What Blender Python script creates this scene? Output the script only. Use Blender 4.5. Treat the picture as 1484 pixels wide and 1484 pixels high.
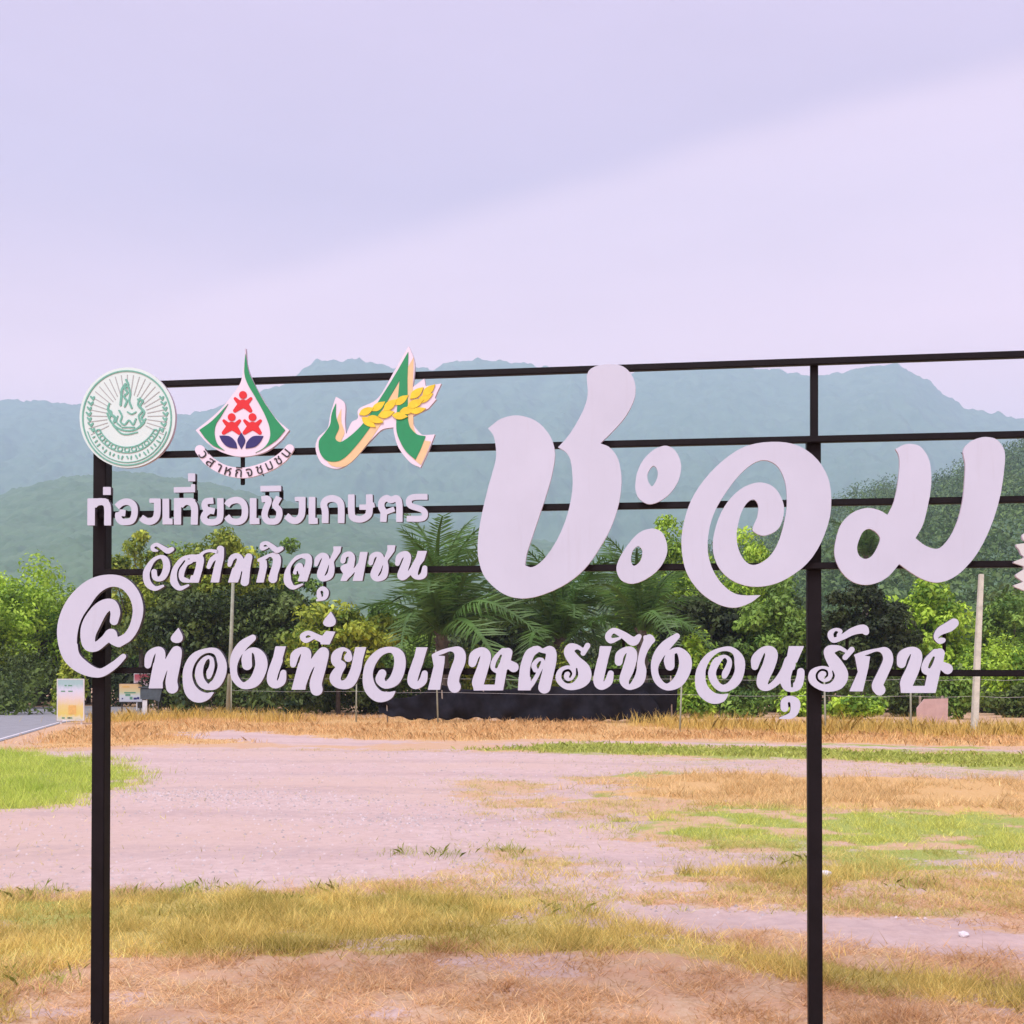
import bpy, bmesh, math, random
import numpy as np
from mathutils import Vector, Matrix
R = math.radians
for o in list(bpy.data.objects): bpy.data.objects.remove(o)
scene = bpy.context.scene
COL = scene.collection

# ------------------------------------------------------------------ camera
FOCAL, HORIZON, EYE = 1650.0, 980.0, 1.6        # photo pixels, photo pixels, metres
cam_d = bpy.data.cameras.new('camera'); cam = bpy.data.objects.new('camera', cam_d); COL.objects.link(cam)
cam.location = (0, 0, EYE); cam.rotation_euler = (R(90), 0, 0)
cam_d.sensor_width = 36; cam_d.lens = 36 * FOCAL / 1484; cam_d.shift_y = (HORIZON - 742) / 1484
cam_d.clip_start = .1; cam_d.clip_end = 14000
scene.camera = cam

# ------------------------------------------------------------------ light
SUN_AZ, SUN_EL = R(208), R(52)                   # behind the camera, a little to the left
sun_d = bpy.data.lights.new('sun', 'SUN'); sun_d.energy = 1.5; sun_d.angle = R(28); sun_d.color = (.98, .95, .97)
sun = bpy.data.objects.new('sun', sun_d); COL.objects.link(sun)
sdir = Vector((math.sin(SUN_AZ) * math.cos(SUN_EL), math.cos(SUN_AZ) * math.cos(SUN_EL), math.sin(SUN_EL)))
sun.rotation_euler = sdir.to_track_quat('Z', 'Y').to_euler()
sun.location = (0, 0, 30)

world = bpy.data.worlds.new('World'); scene.world = world; world.use_nodes = True
wt = world.node_tree; wt.nodes.clear()
def wn(t, **k):
    n = wt.nodes.new(t)
    for a, b in k.items(): setattr(n, a, b)
    return n
sky = wn('ShaderNodeTexSky', sky_type='NISHITA', sun_disc=False, sun_elevation=SUN_EL, sun_rotation=SUN_AZ, air_density=1.2, dust_density=3.0)
skys = wn('ShaderNodeVectorMath', operation='SCALE'); skys.inputs[3].default_value = .07
wt.links.new(sky.outputs[0], skys.inputs[0])
tc = wn('ShaderNodeTexCoord')
sep = wn('ShaderNodeSeparateXYZ'); wt.links.new(tc.outputs['Generated'], sep.inputs[0])
# thin overcast: a bank of paler cloud low on the right, a greyer sheet above, soft streaks in both
nz = wn('ShaderNodeTexNoise'); nz.inputs['Scale'].default_value = 1.6; nz.inputs['Detail'].default_value = 5; nz.inputs['Roughness'].default_value = .55
mp = wn('ShaderNodeMapping'); mp.inputs['Scale'].default_value = (1.0, 1.0, 3.4); mp.inputs['Rotation'].default_value = (0, R(20), 0)
wt.links.new(tc.outputs['Generated'], mp.inputs[0]); wt.links.new(mp.outputs[0], nz.inputs['Vector'])
dot = wn('ShaderNodeVectorMath', operation='DOT_PRODUCT'); dot.inputs[1].default_value = (.2735, .372, -.8875)
wt.links.new(tc.outputs['Generated'], dot.inputs[0])
m1 = wn('ShaderNodeMath', operation='MULTIPLY_ADD'); m1.inputs[1].default_value = .05; wt.links.new(nz.outputs[0], m1.inputs[0]); wt.links.new(dot.outputs['Value'], m1.inputs[2])
mr = wn('ShaderNodeMapRange', interpolation_type='SMOOTHSTEP'); mr.inputs['From Min'].default_value = .010; mr.inputs['From Max'].default_value = .045
wt.links.new(m1.outputs[0], mr.inputs['Value'])
cr_ = wn('ShaderNodeMix', data_type='RGBA')
cr_.inputs['A'].default_value = (.305, .238, .318, 1); cr_.inputs['B'].default_value = (.395, .300, .362, 1)
wt.links.new(mr.outputs[0], cr_.inputs['Factor'])
hzr = wn('ShaderNodeMapRange', interpolation_type='SMOOTHSTEP')
for k_, v_ in zip(('From Min', 'From Max', 'To Min', 'To Max'), (.20, .40, 1, 0)): hzr.inputs[k_].default_value = v_
wt.links.new(sep.outputs['Z'], hzr.inputs['Value'])
cr2 = wn('ShaderNodeMix', data_type='RGBA'); cr2.inputs['B'].default_value = (.60, .39, .42, 1)
wt.links.new(hzr.outputs[0], cr2.inputs['Factor']); wt.links.new(cr_.outputs['Result'], cr2.inputs['A'])
nz2 = wn('ShaderNodeTexNoise'); nz2.inputs['Scale'].default_value = 3.2; nz2.inputs['Detail'].default_value = 6
mp2 = wn('ShaderNodeMapping'); mp2.inputs['Scale'].default_value = (1, 1, 4); mp2.inputs['Rotation'].default_value = (0, R(14), 0)
wt.links.new(tc.outputs['Generated'], mp2.inputs[0]); wt.links.new(mp2.outputs[0], nz2.inputs['Vector'])
mr2 = wn('ShaderNodeMapRange'); mr2.inputs['From Min'].default_value = .3; mr2.inputs['From Max'].default_value = .7; mr2.inputs['To Min'].default_value = .95; mr2.inputs['To Max'].default_value = 1.05
wt.links.new(nz2.outputs[0], mr2.inputs['Value'])
sc2 = wn('ShaderNodeVectorMath', operation='SCALE'); wt.links.new(cr2.outputs['Result'], sc2.inputs[0]); wt.links.new(mr2.outputs[0], sc2.inputs[3])
mixs = wn('ShaderNodeMix', data_type='RGBA'); mixs.inputs['Factor'].default_value = .93
wt.links.new(skys.outputs[0], mixs.inputs['A']); wt.links.new(sc2.outputs[0], mixs.inputs['B'])
bg = wn('ShaderNodeBackground'); bg.inputs[1].default_value = 1.0
wt.links.new(mixs.outputs['Result'], bg.inputs[0])
wo = wn('ShaderNodeOutputWorld'); wt.links.new(bg.outputs[0], wo.inputs[0])

vs = scene.view_settings
vs.view_transform = 'Standard'; vs.look = 'None'; vs.gamma = 1; vs.use_curve_mapping = False; vs.exposure = 1.42
scene.cycles.max_bounces = 6; scene.cycles.transparent_max_bounces = 12; scene.cycles.volume_bounces = 3
scene.cycles.use_denoising = True

# ------------------------------------------------------------------ helpers
def G(px, py):                                   # photo pixel -> point on the flat ground (a surveying aid)
    d = FOCAL * EYE / (py - HORIZON); return ((px - 742) / FOCAL * d, d)
def AT(px, py, d): return Vector(((px - 742) / FOCAL * d, d, EYE + (HORIZON - py) / FOCAL * d))
def tag(o, label=None, cat=None, group=None, kind=None):
    for k, v in (('label', label), ('category', cat), ('group', group), ('kind', kind)):
        if v: o[k] = v
    return o
def empty(name, loc, rz=0):
    o = bpy.data.objects.new(name, None); o.empty_display_size = .2; o.location = loc; o.rotation_euler = (0, 0, rz); COL.objects.link(o); return o
def link(name, me, parent=None, loc=None):
    o = bpy.data.objects.new(name, me); COL.objects.link(o)
    if parent: o.parent = parent
    if loc is not None: o.location = loc
    return o
def mesh_np(name, V, F, mat, col=None, smooth=False):
    """V (n,3); F (m,k) one face size; col (n,3) optional point colours"""
    V = np.asarray(V, np.float32); F = np.asarray(F, np.int32)
    me = bpy.data.meshes.new(name); n, m, k = len(V), len(F), F.shape[1]
    me.vertices.add(n); me.vertices.foreach_set('co', V.ravel())
    me.loops.add(m * k); me.loops.foreach_set('vertex_index', F.ravel())
    me.polygons.add(m); me.polygons.foreach_set('loop_start', np.arange(0, m * k, k, dtype=np.int32)); me.polygons.foreach_set('loop_total', np.full(m, k, np.int32))
    if smooth: me.polygons.foreach_set('use_smooth', np.ones(m, bool))
    me.update(calc_edges=True)
    if col is not None:
        a = me.attributes.new('tint', 'FLOAT_COLOR', 'POINT'); c = np.ones((n, 4), np.float32); c[:, :3] = col; a.data.foreach_set('color', c.ravel())
    if mat: me.materials.append(mat)
    return me
def bm_mesh(name, bm, mat, smooth=False):
    bmesh.ops.recalc_face_normals(bm, faces=bm.faces)
    me = bpy.data.meshes.new(name); bm.to_mesh(me); bm.free()
    for p in me.polygons: p.use_smooth = smooth
    for m in (mat if isinstance(mat, (list, tuple)) else [mat]): me.materials.append(m)
    return me
def bx(bm, c, s, rot=None):
    M = Matrix.Translation(c) @ (rot.to_4x4() if rot else Matrix()) @ Matrix.Diagonal((*s, 1))
    return bmesh.ops.create_cube(bm, size=1, matrix=M)['verts']
def bevel(bm, w): bmesh.ops.bevel(bm, geom=list(bm.edges), offset=w, segments=2, affect='EDGES', clamp_overlap=True)
def tube(bm, pts, rads, n=8):
    rings = []
    pts = [Vector(p) for p in pts]
    for i, p in enumerate(pts):
        t = (pts[min(i + 1, len(pts) - 1)] - pts[max(i - 1, 0)]).normalized()
        a = t.orthogonal().normalized(); b = t.cross(a)
        if rings:
            q = (rings[-1][0].co - pts[i - 1]); q = q - t * q.dot(t)
            if q.length > 1e-6: a = q.normalized(); b = t.cross(a)
        rings.append([bm.verts.new(p + (a * math.cos(2 * math.pi * k / n) + b * math.sin(2 * math.pi * k / n)) * rads[i]) for k in range(n)])
    for r0, r1 in zip(rings, rings[1:]):
        for k in range(n): bm.faces.new((r0[k], r0[(k + 1) % n], r1[(k + 1) % n], r1[k]))
    bm.faces.new(rings[0][::-1]); bm.faces.new(rings[-1])

# value noise (for layout and shapes)
class VN:
    def __init__(s, seed): s.t = np.random.default_rng(seed).random((256, 256))
    def __call__(s, x, y):
        xi = np.floor(x).astype(int); yi = np.floor(y).astype(int); fx = x - xi; fy = y - yi
        fx = fx * fx * (3 - 2 * fx); fy = fy * fy * (3 - 2 * fy); t = s.t
        a = t[xi & 255, yi & 255]; b = t[(xi + 1) & 255, yi & 255]; c = t[xi & 255, (yi + 1) & 255]; d = t[(xi + 1) & 255, (yi + 1) & 255]
        return (a * (1 - fx) + b * fx) * (1 - fy) + (c * (1 - fx) + d * fx) * fy
    def fbm(s, x, y, o=4):
        v = 0; w = .5; tot = 0
        for _ in range(o): v = v + w * s(x, y); tot += w; x = x * 2.03 + 17.3; y = y * 2.03 + 9.1; w *= .5
        return v / tot
vn = VN(7); vn2 = VN(21)

# ------------------------------------------------------------------ materials
MATS = {}
def mat(name, col=(.5, .5, .5), rough=.6, var=0, scale=8, metal=0, spec=None, bump=0, bscale=60, col2=None, attr=None, trans=0):
    if name in MATS: return MATS[name]
    m = bpy.data.materials.new(name); m.use_nodes = True; nt = m.node_tree; b = nt.nodes['Principled BSDF']
    b.inputs['Base Color'].default_value = (*col, 1); b.inputs['Roughness'].default_value = rough; b.inputs['Metallic'].default_value = metal
    if spec is not None: b.inputs['Specular IOR Level'].default_value = spec
    L = nt.links.new; src = None
    tcn = nt.nodes.new('ShaderNodeTexCoord')
    if attr:
        a = nt.nodes.new('ShaderNodeAttribute'); a.attribute_name = attr; src = a.outputs['Color']
    if var or col2:
        n = nt.nodes.new('ShaderNodeTexNoise'); n.inputs['Scale'].default_value = scale; n.inputs['Detail'].default_value = 6; n.inputs['Roughness'].default_value = .62
        L(tcn.outputs['Object'], n.inputs['Vector'])
        mr = nt.nodes.new('ShaderNodeMapRange'); mr.inputs['From Min'].default_value = .32; mr.inputs['From Max'].default_value = .68; L(n.outputs[0], mr.inputs['Value'])
        if col2:
            mx = nt.nodes.new('ShaderNodeMix'); mx.data_type = 'RGBA'; mx.inputs['A'].default_value = (*col, 1); mx.inputs['B'].default_value = (*col2, 1)
            L(mr.outputs[0], mx.inputs['Factor']); src = mx.outputs['Result']
        if var:
            mr.inputs['To Min'].default_value = 1 - var if not col2 else 0; mr.inputs['To Max'].default_value = 1 + var if not col2 else 1
            if not col2:
                s = nt.nodes.new('ShaderNodeVectorMath'); s.operation = 'SCALE'
                if src: L(src, s.inputs[0])
                else: s.inputs[0].default_value = col
                L(mr.outputs[0], s.inputs[3]); src = s.outputs[0]
    if src: L(src, b.inputs['Base Color'])
    if bump:
        n = nt.nodes.new('ShaderNodeTexNoise'); n.inputs['Scale'].default_value = bscale; n.inputs['Detail'].default_value = 5; L(tcn.outputs['Object'], n.inputs['Vector'])
        bp = nt.nodes.new('ShaderNodeBump'); bp.inputs['Strength'].default_value = bump; bp.inputs['Distance'].default_value = .02; L(n.outputs[0], bp.inputs['Height']); L(bp.outputs[0], b.inputs['Normal'])
    if trans:
        t = nt.nodes.new('ShaderNodeBsdfTranslucent'); mx = nt.nodes.new('ShaderNodeMixShader'); mx.inputs[0].default_value = trans
        if src: L(src, t.inputs[0])
        else: t.inputs[0].default_value = (*col, 1)
        L(b.outputs[0], mx.inputs[1]); L(t.outputs[0], mx.inputs[2]); L(mx.outputs[0], nt.nodes['Material Output'].inputs[0])
    MATS[name] = m; return m
M_leaf = mat('leaf', rough=.55, attr='tint', trans=.28, spec=.3)
M_blade = mat('grass_blade', rough=.7, attr='tint', trans=.42, spec=.2)
M_stone = mat('stone', rough=.9, attr='tint')
M_bark = mat('bark', (.10, .085, .07), .9, .35, 6, bump=.4, bscale=30)
M_steel = mat('dark_painted_steel', (.006, .0045, .006), .55, .3, 9, spec=.16, bump=.05, bscale=120)
M_face = mat('letter_face_white', (.465, .495, .595), .5, .035, 3.5)
def grime(m, amt=.10):
    nt = m.node_tree; b = nt.nodes['Principled BSDF']; src = b.inputs['Base Color'].links[0].from_socket
    t = nt.nodes.new('ShaderNodeTexCoord'); mp_ = nt.nodes.new('ShaderNodeMapping'); mp_.inputs['Scale'].default_value = (22, 1, 1.6); n = nt.nodes.new('ShaderNodeTexNoise'); n.inputs['Scale'].default_value = 1.6; n.inputs['Detail'].default_value = 7; n.inputs['Roughness'].default_value = .7
    nt.links.new(t.outputs['Object'], mp_.inputs[0]); nt.links.new(mp_.outputs[0], n.inputs['Vector'])
    r = nt.nodes.new('ShaderNodeMapRange'); r.inputs['From Min'].default_value = .55; r.inputs['From Max'].default_value = .8; r.inputs['To Max'].default_value = amt; nt.links.new(n.outputs[0], r.inputs['Value'])
    x = nt.nodes.new('ShaderNodeMix'); x.data_type = 'RGBA'; x.inputs['B'].default_value = (.25, .22, .2, 1); nt.links.new(r.outputs[0], x.inputs['Factor']); nt.links.new(src, x.inputs['A']); nt.links.new(x.outputs['Result'], b.inputs['Base Color'])
grime(M_face, .16)
M_side = mat('letter_edge_dark', (.035, .03, .04), .6, .2, 20)
M_pale = mat('letter_edge_pale', (.50, .45, .53), .6, .08, 12)

# ------------------------------------------------------------------ ground zones (all on the ground plane, metres)
def poly_d(X, Y, poly):
    d = np.full(X.shape, 1e18); ins = np.zeros(X.shape, bool); n = len(poly)
    for i in range(n):
        ax, ay = poly[i]; bx_, by_ = poly[(i + 1) % n]; ex, ey = bx_ - ax, by_ - ay; L = ex * ex + ey * ey + 1e-12
        wx, wy = X - ax, Y - ay; t = np.clip((wx * ex + wy * ey) / L, 0, 1)
        d = np.minimum(d, (wx - ex * t) ** 2 + (wy - ey * t) ** 2)
        ins ^= ((ay > Y) != (by_ > Y)) & (X < (bx_ - ax) * (Y - ay) / (by_ - ay + 1e-12) + ax)
    return np.where(ins, 1, -1) * np.sqrt(d)
Z = {k: [G(*p) for p in v] for k, v in {
 'dirt': [(-300, 1300), (0, 1297), (300, 1289), (600, 1285), (680, 1262), (700, 1235), (780, 1195), (700, 1160), (650, 1134), (900, 1120), (1200, 1134), (1700, 1150), (1700, 1114), (1300, 1103), (1000, 1096), (700, 1088), (300, 1083), (90, 1087), (-900, 1120)],
 'green_left': [(-900, 1092), (-50, 1082), (60, 1092), (150, 1104), (200, 1122), (165, 1142), (120, 1160), (40, 1172), (-100, 1178), (-900, 1190)],
 'sand_a': [(800, 1318), (900, 1306), (1020, 1318), (1250, 1326), (1484, 1342), (1800, 1352), (1800, 1400), (1400, 1388), (1200, 1372), (1000, 1348)],
 'sand_b': [(1370, 1248), (1484, 1236), (1800, 1240), (1800, 1266), (1420, 1262)],
 'sand_c': [(700, 1175), (860, 1185), (930, 1215), (1010, 1250), (900, 1262), (760, 1232)],
 'green_right': [(925, 1192), (1050, 1172), (1200, 1172), (1484, 1186), (1800, 1192), (1800, 1232), (1300, 1226), (1100, 1216), (950, 1206)],
 'green_far': [(700, 1087), (850, 1078), (1100, 1085), (1300, 1091), (1800, 1104), (1800, 1126), (1484, 1116), (1200, 1099), (950, 1094)],
 'dry_far': [(30, 1086), (110, 1056), (190, 1040), (300, 1036), (700, 1044), (1000, 1046), (1484, 1056), (1900, 1060), (1900, 1092), (1484, 1082), (1000, 1072), (720, 1072), (420, 1074)],
 'pale_strip': [(240, 1064), (340, 1058), (480, 1068), (620, 1076), (500, 1082), (330, 1074)],
 'pale_line': [(690, 1078), (900, 1074), (1200, 1080), (1500, 1088), (1900, 1095), (1900, 1099), (1500, 1091), (1200, 1083), (900, 1077)],
 'brown_mid': [(880, 1136), (1000, 1122), (1484, 1130), (1800, 1140), (1800, 1190), (1484, 1180), (1100, 1170), (900, 1152)],
 'band': [(-400, 1303), (0, 1305), (300, 1293), (600, 1290), (780, 1308), (900, 1338), (1150, 1388), (1484, 1428), (1800, 1445), (1800, 1500), (1484, 1462), (1200, 1425), (1000, 1392), (700, 1372), (400, 1388), (150, 1392), (0, 1410), (-400, 1440)],
 'left_front': [(-400, 1300), (0, 1302), (180, 1300), (190, 1380), (120, 1400), (60, 1430), (-20, 1484), (-400, 1600)],
}.items()}
ZC = {}
def sm(x, a, b):
    t = np.clip((x - a) / (b - a), 0, 1); return t * t * (3 - 2 * t)
def zone(k, X, Y, amp=.12, soft=.05):
    d = np.maximum(Y, 3.)
    if ZC.get('x') is not X: ZC['x'] = X; ZC['n'] = (vn.fbm(X * 1.7 + 3, Y * 1.7 + 11, 4) - .5) + .7 * (vn2.fbm(X * 7 + 3, Y * 5 + 11, 3) - .5)
    n = ZC['n']
    return sm(poly_d(X, Y, Z[k]) + n * d * amp, -d * soft * .5, d * soft * .5)
def masks(X, Y):
    """bare sand, green, straw-yellow, orange-dry in 0..1"""
    bare = np.maximum.reduce([zone('dirt', X, Y, .10, .10), zone('sand_a', X, Y, .16, .12), zone('sand_b', X, Y), zone('sand_c', X, Y, .24, .12), zone('pale_strip', X, Y, .06), zone('pale_line', X, Y, .02)])
    front = vn2.fbm(X * 1.1, Y * 1.9, 4)
    fm = sm(front, .54, .68) * (Y < 7.6) * (Y > 0)
    bare = np.maximum(bare, fm * .62)
    green = np.maximum.reduce([zone('green_left', X, Y, .03, .02), zone('green_right', X, Y, .18, .12) * (.35 + .65 * sm(vn.fbm(X * 2.6, Y * 1.8, 4), .38, .58)), zone('green_far', X, Y, .05), zone('left_front', X, Y, .08) * .55])
    band = zone('band', X, Y, .07)
    dry = np.maximum(zone('dry_far', X, Y, .04), zone('brown_mid', X, Y, .1))
    midz = sm(Y, 7.8, 8.8) * (1 - sm(Y, 26, 30))
    patch = sm(vn2.fbm(X * 1.0 + 40, Y * .9 + 8, 6) * .75 + vn.fbm(X * 6, Y * 4, 3) * .25, .46, .56) * sm(X, -1.5, .5)
    bare = np.maximum(bare, midz * patch * .85 * (1 - band))
    green = np.maximum(green, midz * sm(X, -.5, 1.5) * sm(vn.fbm(X * .8 + 5, Y * .9, 5), .46, .60) * .75 * (1 - dry))
    bare = bare * (1 - .35 * midz * sm(X, .5, 3))
    for k in ('green_left', 'green_right', 'green_far', 'brown_mid', 'dry_far'):
        bare = bare * (1 - zone(k, X, Y, .06) * (.97 if k != 'brown_mid' else .75))
    bare = np.maximum(bare, np.maximum(zone('pale_line', X, Y, .01), zone('pale_strip', X, Y, .06)) * .9)
    return bare, green, band, dry
xs = np.concatenate([-np.geomspace(5500, 45, 30)[:-1], np.arange(-45, 45.01, .22), np.geomspace(45, 5500, 30)[1:]])
ys = np.concatenate([-np.geomspace(280, 6, 14)[:-1], np.arange(-6, 14, .09), np.arange(14, 50, .2), np.geomspace(50, 5600, 34)])
XX, YY = np.meshgrid(xs, ys)
bare, green, band, dry = masks(XX, YY)
zz = (vn.fbm(XX * .8, YY * .8, 3) - .5) * .05 * (np.abs(YY) < 60) + (vn2(XX * 3.1, YY * 3.1) - .5) * .018 * (YY < 40)
zz = zz * (1 - .6 * bare) * (1 - sm(-XX, 9.5, 11.5) * sm(YY, 21, 24))
Vg = np.stack([XX, YY, zz], -1).reshape(-1, 3); ny, nx = XX.shape
ii = np.arange((ny - 1) * (nx - 1)); r_, c_ = ii // (nx - 1), ii % (nx - 1); a_ = r_ * nx + c_
gm = mesh_np('ground', Vg, np.stack([a_, a_ + 1, a_ + nx + 1, a_ + nx], 1), None, smooth=True)
for nm, arr in (('bare', bare), ('green', green), ('band', band), ('dry', dry)):
    at = gm.attributes.new(nm, 'FLOAT', 'POINT'); at.data.foreach_set('value', arr.astype(np.float32).ravel())
def ground_mat():
    m = bpy.data.materials.new('earth_and_grass'); m.use_nodes = True; nt = m.node_tree; b = nt.nodes['Principled BSDF']; L = nt.links.new
    b.inputs['Roughness'].default_value = .95; b.inputs['Specular IOR Level'].default_value = .15
    tcn = nt.nodes.new('ShaderNodeTexCoord')
    def noise(sc, det=8, rough=.65):
        n = nt.nodes.new('ShaderNodeTexNoise'); n.inputs['Scale'].default_value = sc; n.inputs['Detail'].default_value = det; n.inputs['Roughness'].default_value = rough
        L(tcn.outputs['Object'], n.inputs['Vector']); return n.outputs[0]
    def ramp(v, a, b_, to0=0., to1=1.):
        r = nt.nodes.new('ShaderNodeMapRange'); r.interpolation_type = 'SMOOTHSTEP'
        for k, q in zip(('From Min', 'From Max', 'To Min', 'To Max'), (a, b_, to0, to1)): r.inputs[k].default_value = q
        L(v, r.inputs['Value']); return r.outputs[0]
    def math_(op, a, b_):
        n = nt.nodes.new('ShaderNodeMath'); n.operation = op
        for k, q in enumerate((a, b_)):
            if isinstance(q, (int, float)): n.inputs[k].default_value = q
            else: L(q, n.inputs[k])
        return n.outputs[0]
    def mix(f, a, b_):
        n = nt.nodes.new('ShaderNodeMix'); n.data_type = 'RGBA'
        for k, q in (('A', a), ('B', b_)):
            if isinstance(q, tuple): n.inputs[k].default_value = (*q, 1)
            else: L(q, n.inputs[k])
        if isinstance(f, (int, float)): n.inputs['Factor'].default_value = f
        else: L(f, n.inputs['Factor'])
        return n.outputs['Result']
    def attr(nm):
        a = nt.nodes.new('ShaderNodeAttribute'); a.attribute_name = nm; return a.outputs['Fac']
    fine = noise(28, 8, .7); mid = noise(3.2, 8, .68); big = noise(.5, 6); grit = noise(140, 4, .7)
    straw = mix(ramp(fine, .35, .65), (.50, .335, .20), (.62, .455, .31))
    straw = mix(ramp(mid, .38, .62), straw, (.56, .355, .225))
    yg = mix(ramp(fine, .35, .65), (.40, .33, .09), (.52, .43, .15))
    gr = mix(ramp(fine, .35, .65), (.26, .33, .07), (.38, .42, .12))
    dr = mix(ramp(fine, .35, .65), (.55, .34, .13), (.64, .43, .20))
    sand = mix(ramp(mid, .35, .65), (.535, .405, .365), (.60, .465, .43))
    sand = mix(ramp(big, .42, .62, 0, .55), sand, (.55, .40, .36))
    strk = noise(9, 10, .75)
    sand = mix(ramp(strk, .38, .54, .38, 0), sand, (.40, .285, .27))
    sand = mix(ramp(strk, .54, .70, 0, .6), sand, (.66, .54, .54))
    sand = mix(ramp(grit, .62, .74, 0, .35), sand, (.27, .22, .22))
    sand = mix(ramp(grit, .28, .38, .35, 0), sand, (.68, .60, .62))
    drift = noise(.23, 4, .5)
    sand = mix(ramp(drift, .44, .60, 0, .6), sand, (.57, .42, .345))
    wv = nt.nodes.new('ShaderNodeTexWave'); wv.wave_type = 'BANDS'; wv.bands_direction = 'Y'; wv.inputs['Scale'].default_value = .11; wv.inputs['Distortion'].default_value = 7; wv.inputs['Detail'].default_value = 3; wv.inputs['Detail Scale'].default_value = .6
    L(tcn.outputs['Object'], wv.inputs['Vector'])
    sand = mix(math_('MULTIPLY', ramp(wv.outputs['Fac'], .72, .95), ramp(mid, .40, .58, 0, .45)), sand, (.40, .30, .285))
    def edge(nm, amp=.75):
        v = math_('ADD', attr(nm), math_('MULTIPLY', math_('SUBTRACT', fine, .5), amp)); v = math_('ADD', v, math_('MULTIPLY', math_('SUBTRACT', mid, .5), amp)); return ramp(v, .35, .65)
    c = mix(edge('band', 1.2), straw, yg); c = mix(edge('dry', 1.2), c, dr); c = mix(edge('green', 1.2), c, gr); c = mix(edge('bare', 1.35), c, sand)
    L(c, b.inputs['Base Color'])
    bp = nt.nodes.new('ShaderNodeBump'); bp.inputs['Strength'].default_value = .55; bp.inputs['Distance'].default_value = .03
    L(math_('ADD', math_('MULTIPLY', fine, .6), math_('MULTIPLY', grit, .25)), bp.inputs['Height']); L(bp.outputs[0], b.inputs['Normal'])
    return m
gm.materials.append(ground_mat())
ground = tag(link('ground', gm), 'pale pinkish dirt lot with straw and green grass patches', None, None, 'structure')
def gz(x, y):
    return (vn.fbm(x * .8, y * .8, 3) - .5) * .05 * (np.abs(y) < 60) + (vn2(x * 3.1, y * 3.1) - .5) * .018 * (y < 40)

# road at the far left, with a kerbless edge and a painted line
def strip(name, near, far, m, z, lab):
    A = [G(*p) for p in near]; B = [G(*p) for p in far]; n = len(A)
    V = [(x, y, z) for x, y in A] + [(x, y, z) for x, y in B]; F = [(k, k + 1, n + k + 1, n + k) for k in range(n - 1)]
    o = link(name, mesh_np(name, V, F, m)); tag(o, lab, None, None, 'structure'); return o
M_asph = mat('asphalt', (.26, .265, .28), .85, .12, 2.2, bump=.3, bscale=90)
M_line = mat('road_paint', (.62, .6, .62), .7, .12, 6)
NEAR = [(-900, 1150), (-300, 1098), (0, 1075), (50, 1060), (90, 1048), (130, 1042), (215, 1036)]
strip('road', NEAR, [(-900, 1045), (-300, 1032), (0, 1026), (50, 1025), (90, 1024), (130, 1023.5), (215, 1025.5)], M_asph, .012, 'grey asphalt road bending away at the far left')
strip('road_line', [(x, y - (y - 1000) * .030) for x, y in NEAR[:-1]], [(x, y - (y - 1000) * .052) for x, y in NEAR[:-1]], M_line, .017, 'white painted line along the near road edge')

# ------------------------------------------------------------------ far terrain
M_hill = mat('forested_slope', (.06, .13, .06), .95, 0, .02, col2=(.115, .20, .10), bump=.0)
def terrain(name, ridge, d0, d1, z0, p, seed, amp, lab, cols=420, rows=110, fuzz=0, m=None):
    xs_ = np.array([q[0] for q in ridge], float); ys_ = np.array([q[1] for q in ridge], float)
    s = np.linspace(xs_[0], xs_[-1], cols); ry = np.interp(s, xs_, ys_)
    t = np.concatenate([np.linspace(0, 1, rows), np.linspace(1.04, 1.5, 10)])
    S, T = np.meshgrid(s, t); Dd = d0 + (d1 - d0) * T
    RZ = EYE + (HORIZON - np.interp(S, xs_, ys_)) / FOCAL * d1
    X = (S - 742) / FOCAL * (d0 * .35 + Dd * .65) ; n = VN(seed)
    X = (S - 742) / FOCAL * Dd
    up = np.minimum(T, 1) ** p; down = np.clip(1 - (T - 1) * 1.6, 0, 1)
    gul = (np.abs(n.fbm(X / (d1 * .09), Dd / (d1 * .25), 6) - .5) * -2 + .25)
    mask = np.sin(np.pi * np.clip(T, 0, 1)) ** .8
    Zv = z0 + (RZ - z0) * up * down + gul * amp * mask * RZ.mean()
    tree = d1 * .0075 if not fuzz else fuzz
    Zv += (n.fbm(X / tree, Dd / tree, 3) - .5) * tree * (1.1 if fuzz else 1.15) * np.clip(T * 4, 0, 1)
    V = np.stack([X, Dd, Zv], -1).reshape(-1, 3); r, c = len(t), cols
    i = np.arange((r - 1) * (c - 1)); a = (i // (c - 1)) * c + i % (c - 1)
    o = link(name, mesh_np(name, V, np.stack([a, a + 1, a + c + 1, a + c], 1), m or M_hill)); tag(o, lab, None, None, 'structure'); return (s, T, X, Dd, Zv)
ridge_far = [(-900, 640), (-400, 600), (-100, 572), (0, 578), (60, 582), (120, 590), (200, 604), (262, 604), (300, 596), (335, 580), (385, 566), (420, 553), (440, 533), (462, 523), (520, 521), (560, 529), (600, 535), (625, 536), (655, 525), (700, 521), (745, 523), (775, 531), (830, 537), (890, 543), (980, 531), (1060, 532), (1120, 535), (1180, 545), (1220, 541), (1258, 530), (1300, 527), (1332, 545), (1372, 572), (1402, 592), (1440, 600), (1484, 606), (1600, 610), (1900, 585), (2400, 640)]
terrain('mountain', ridge_far, 1500, 3800, 40, 1.35, 3, .24, 'blue hazy mountain ridge along the whole background', cols=1000, rows=200)
ridge_left = [(-900, 770), (-200, 735), (0, 716), (60, 700), (110, 690), (190, 684), (300, 700), (420, 728), (560, 752), (700, 775), (900, 800), (1050, 815), (1250, 830)]
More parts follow.
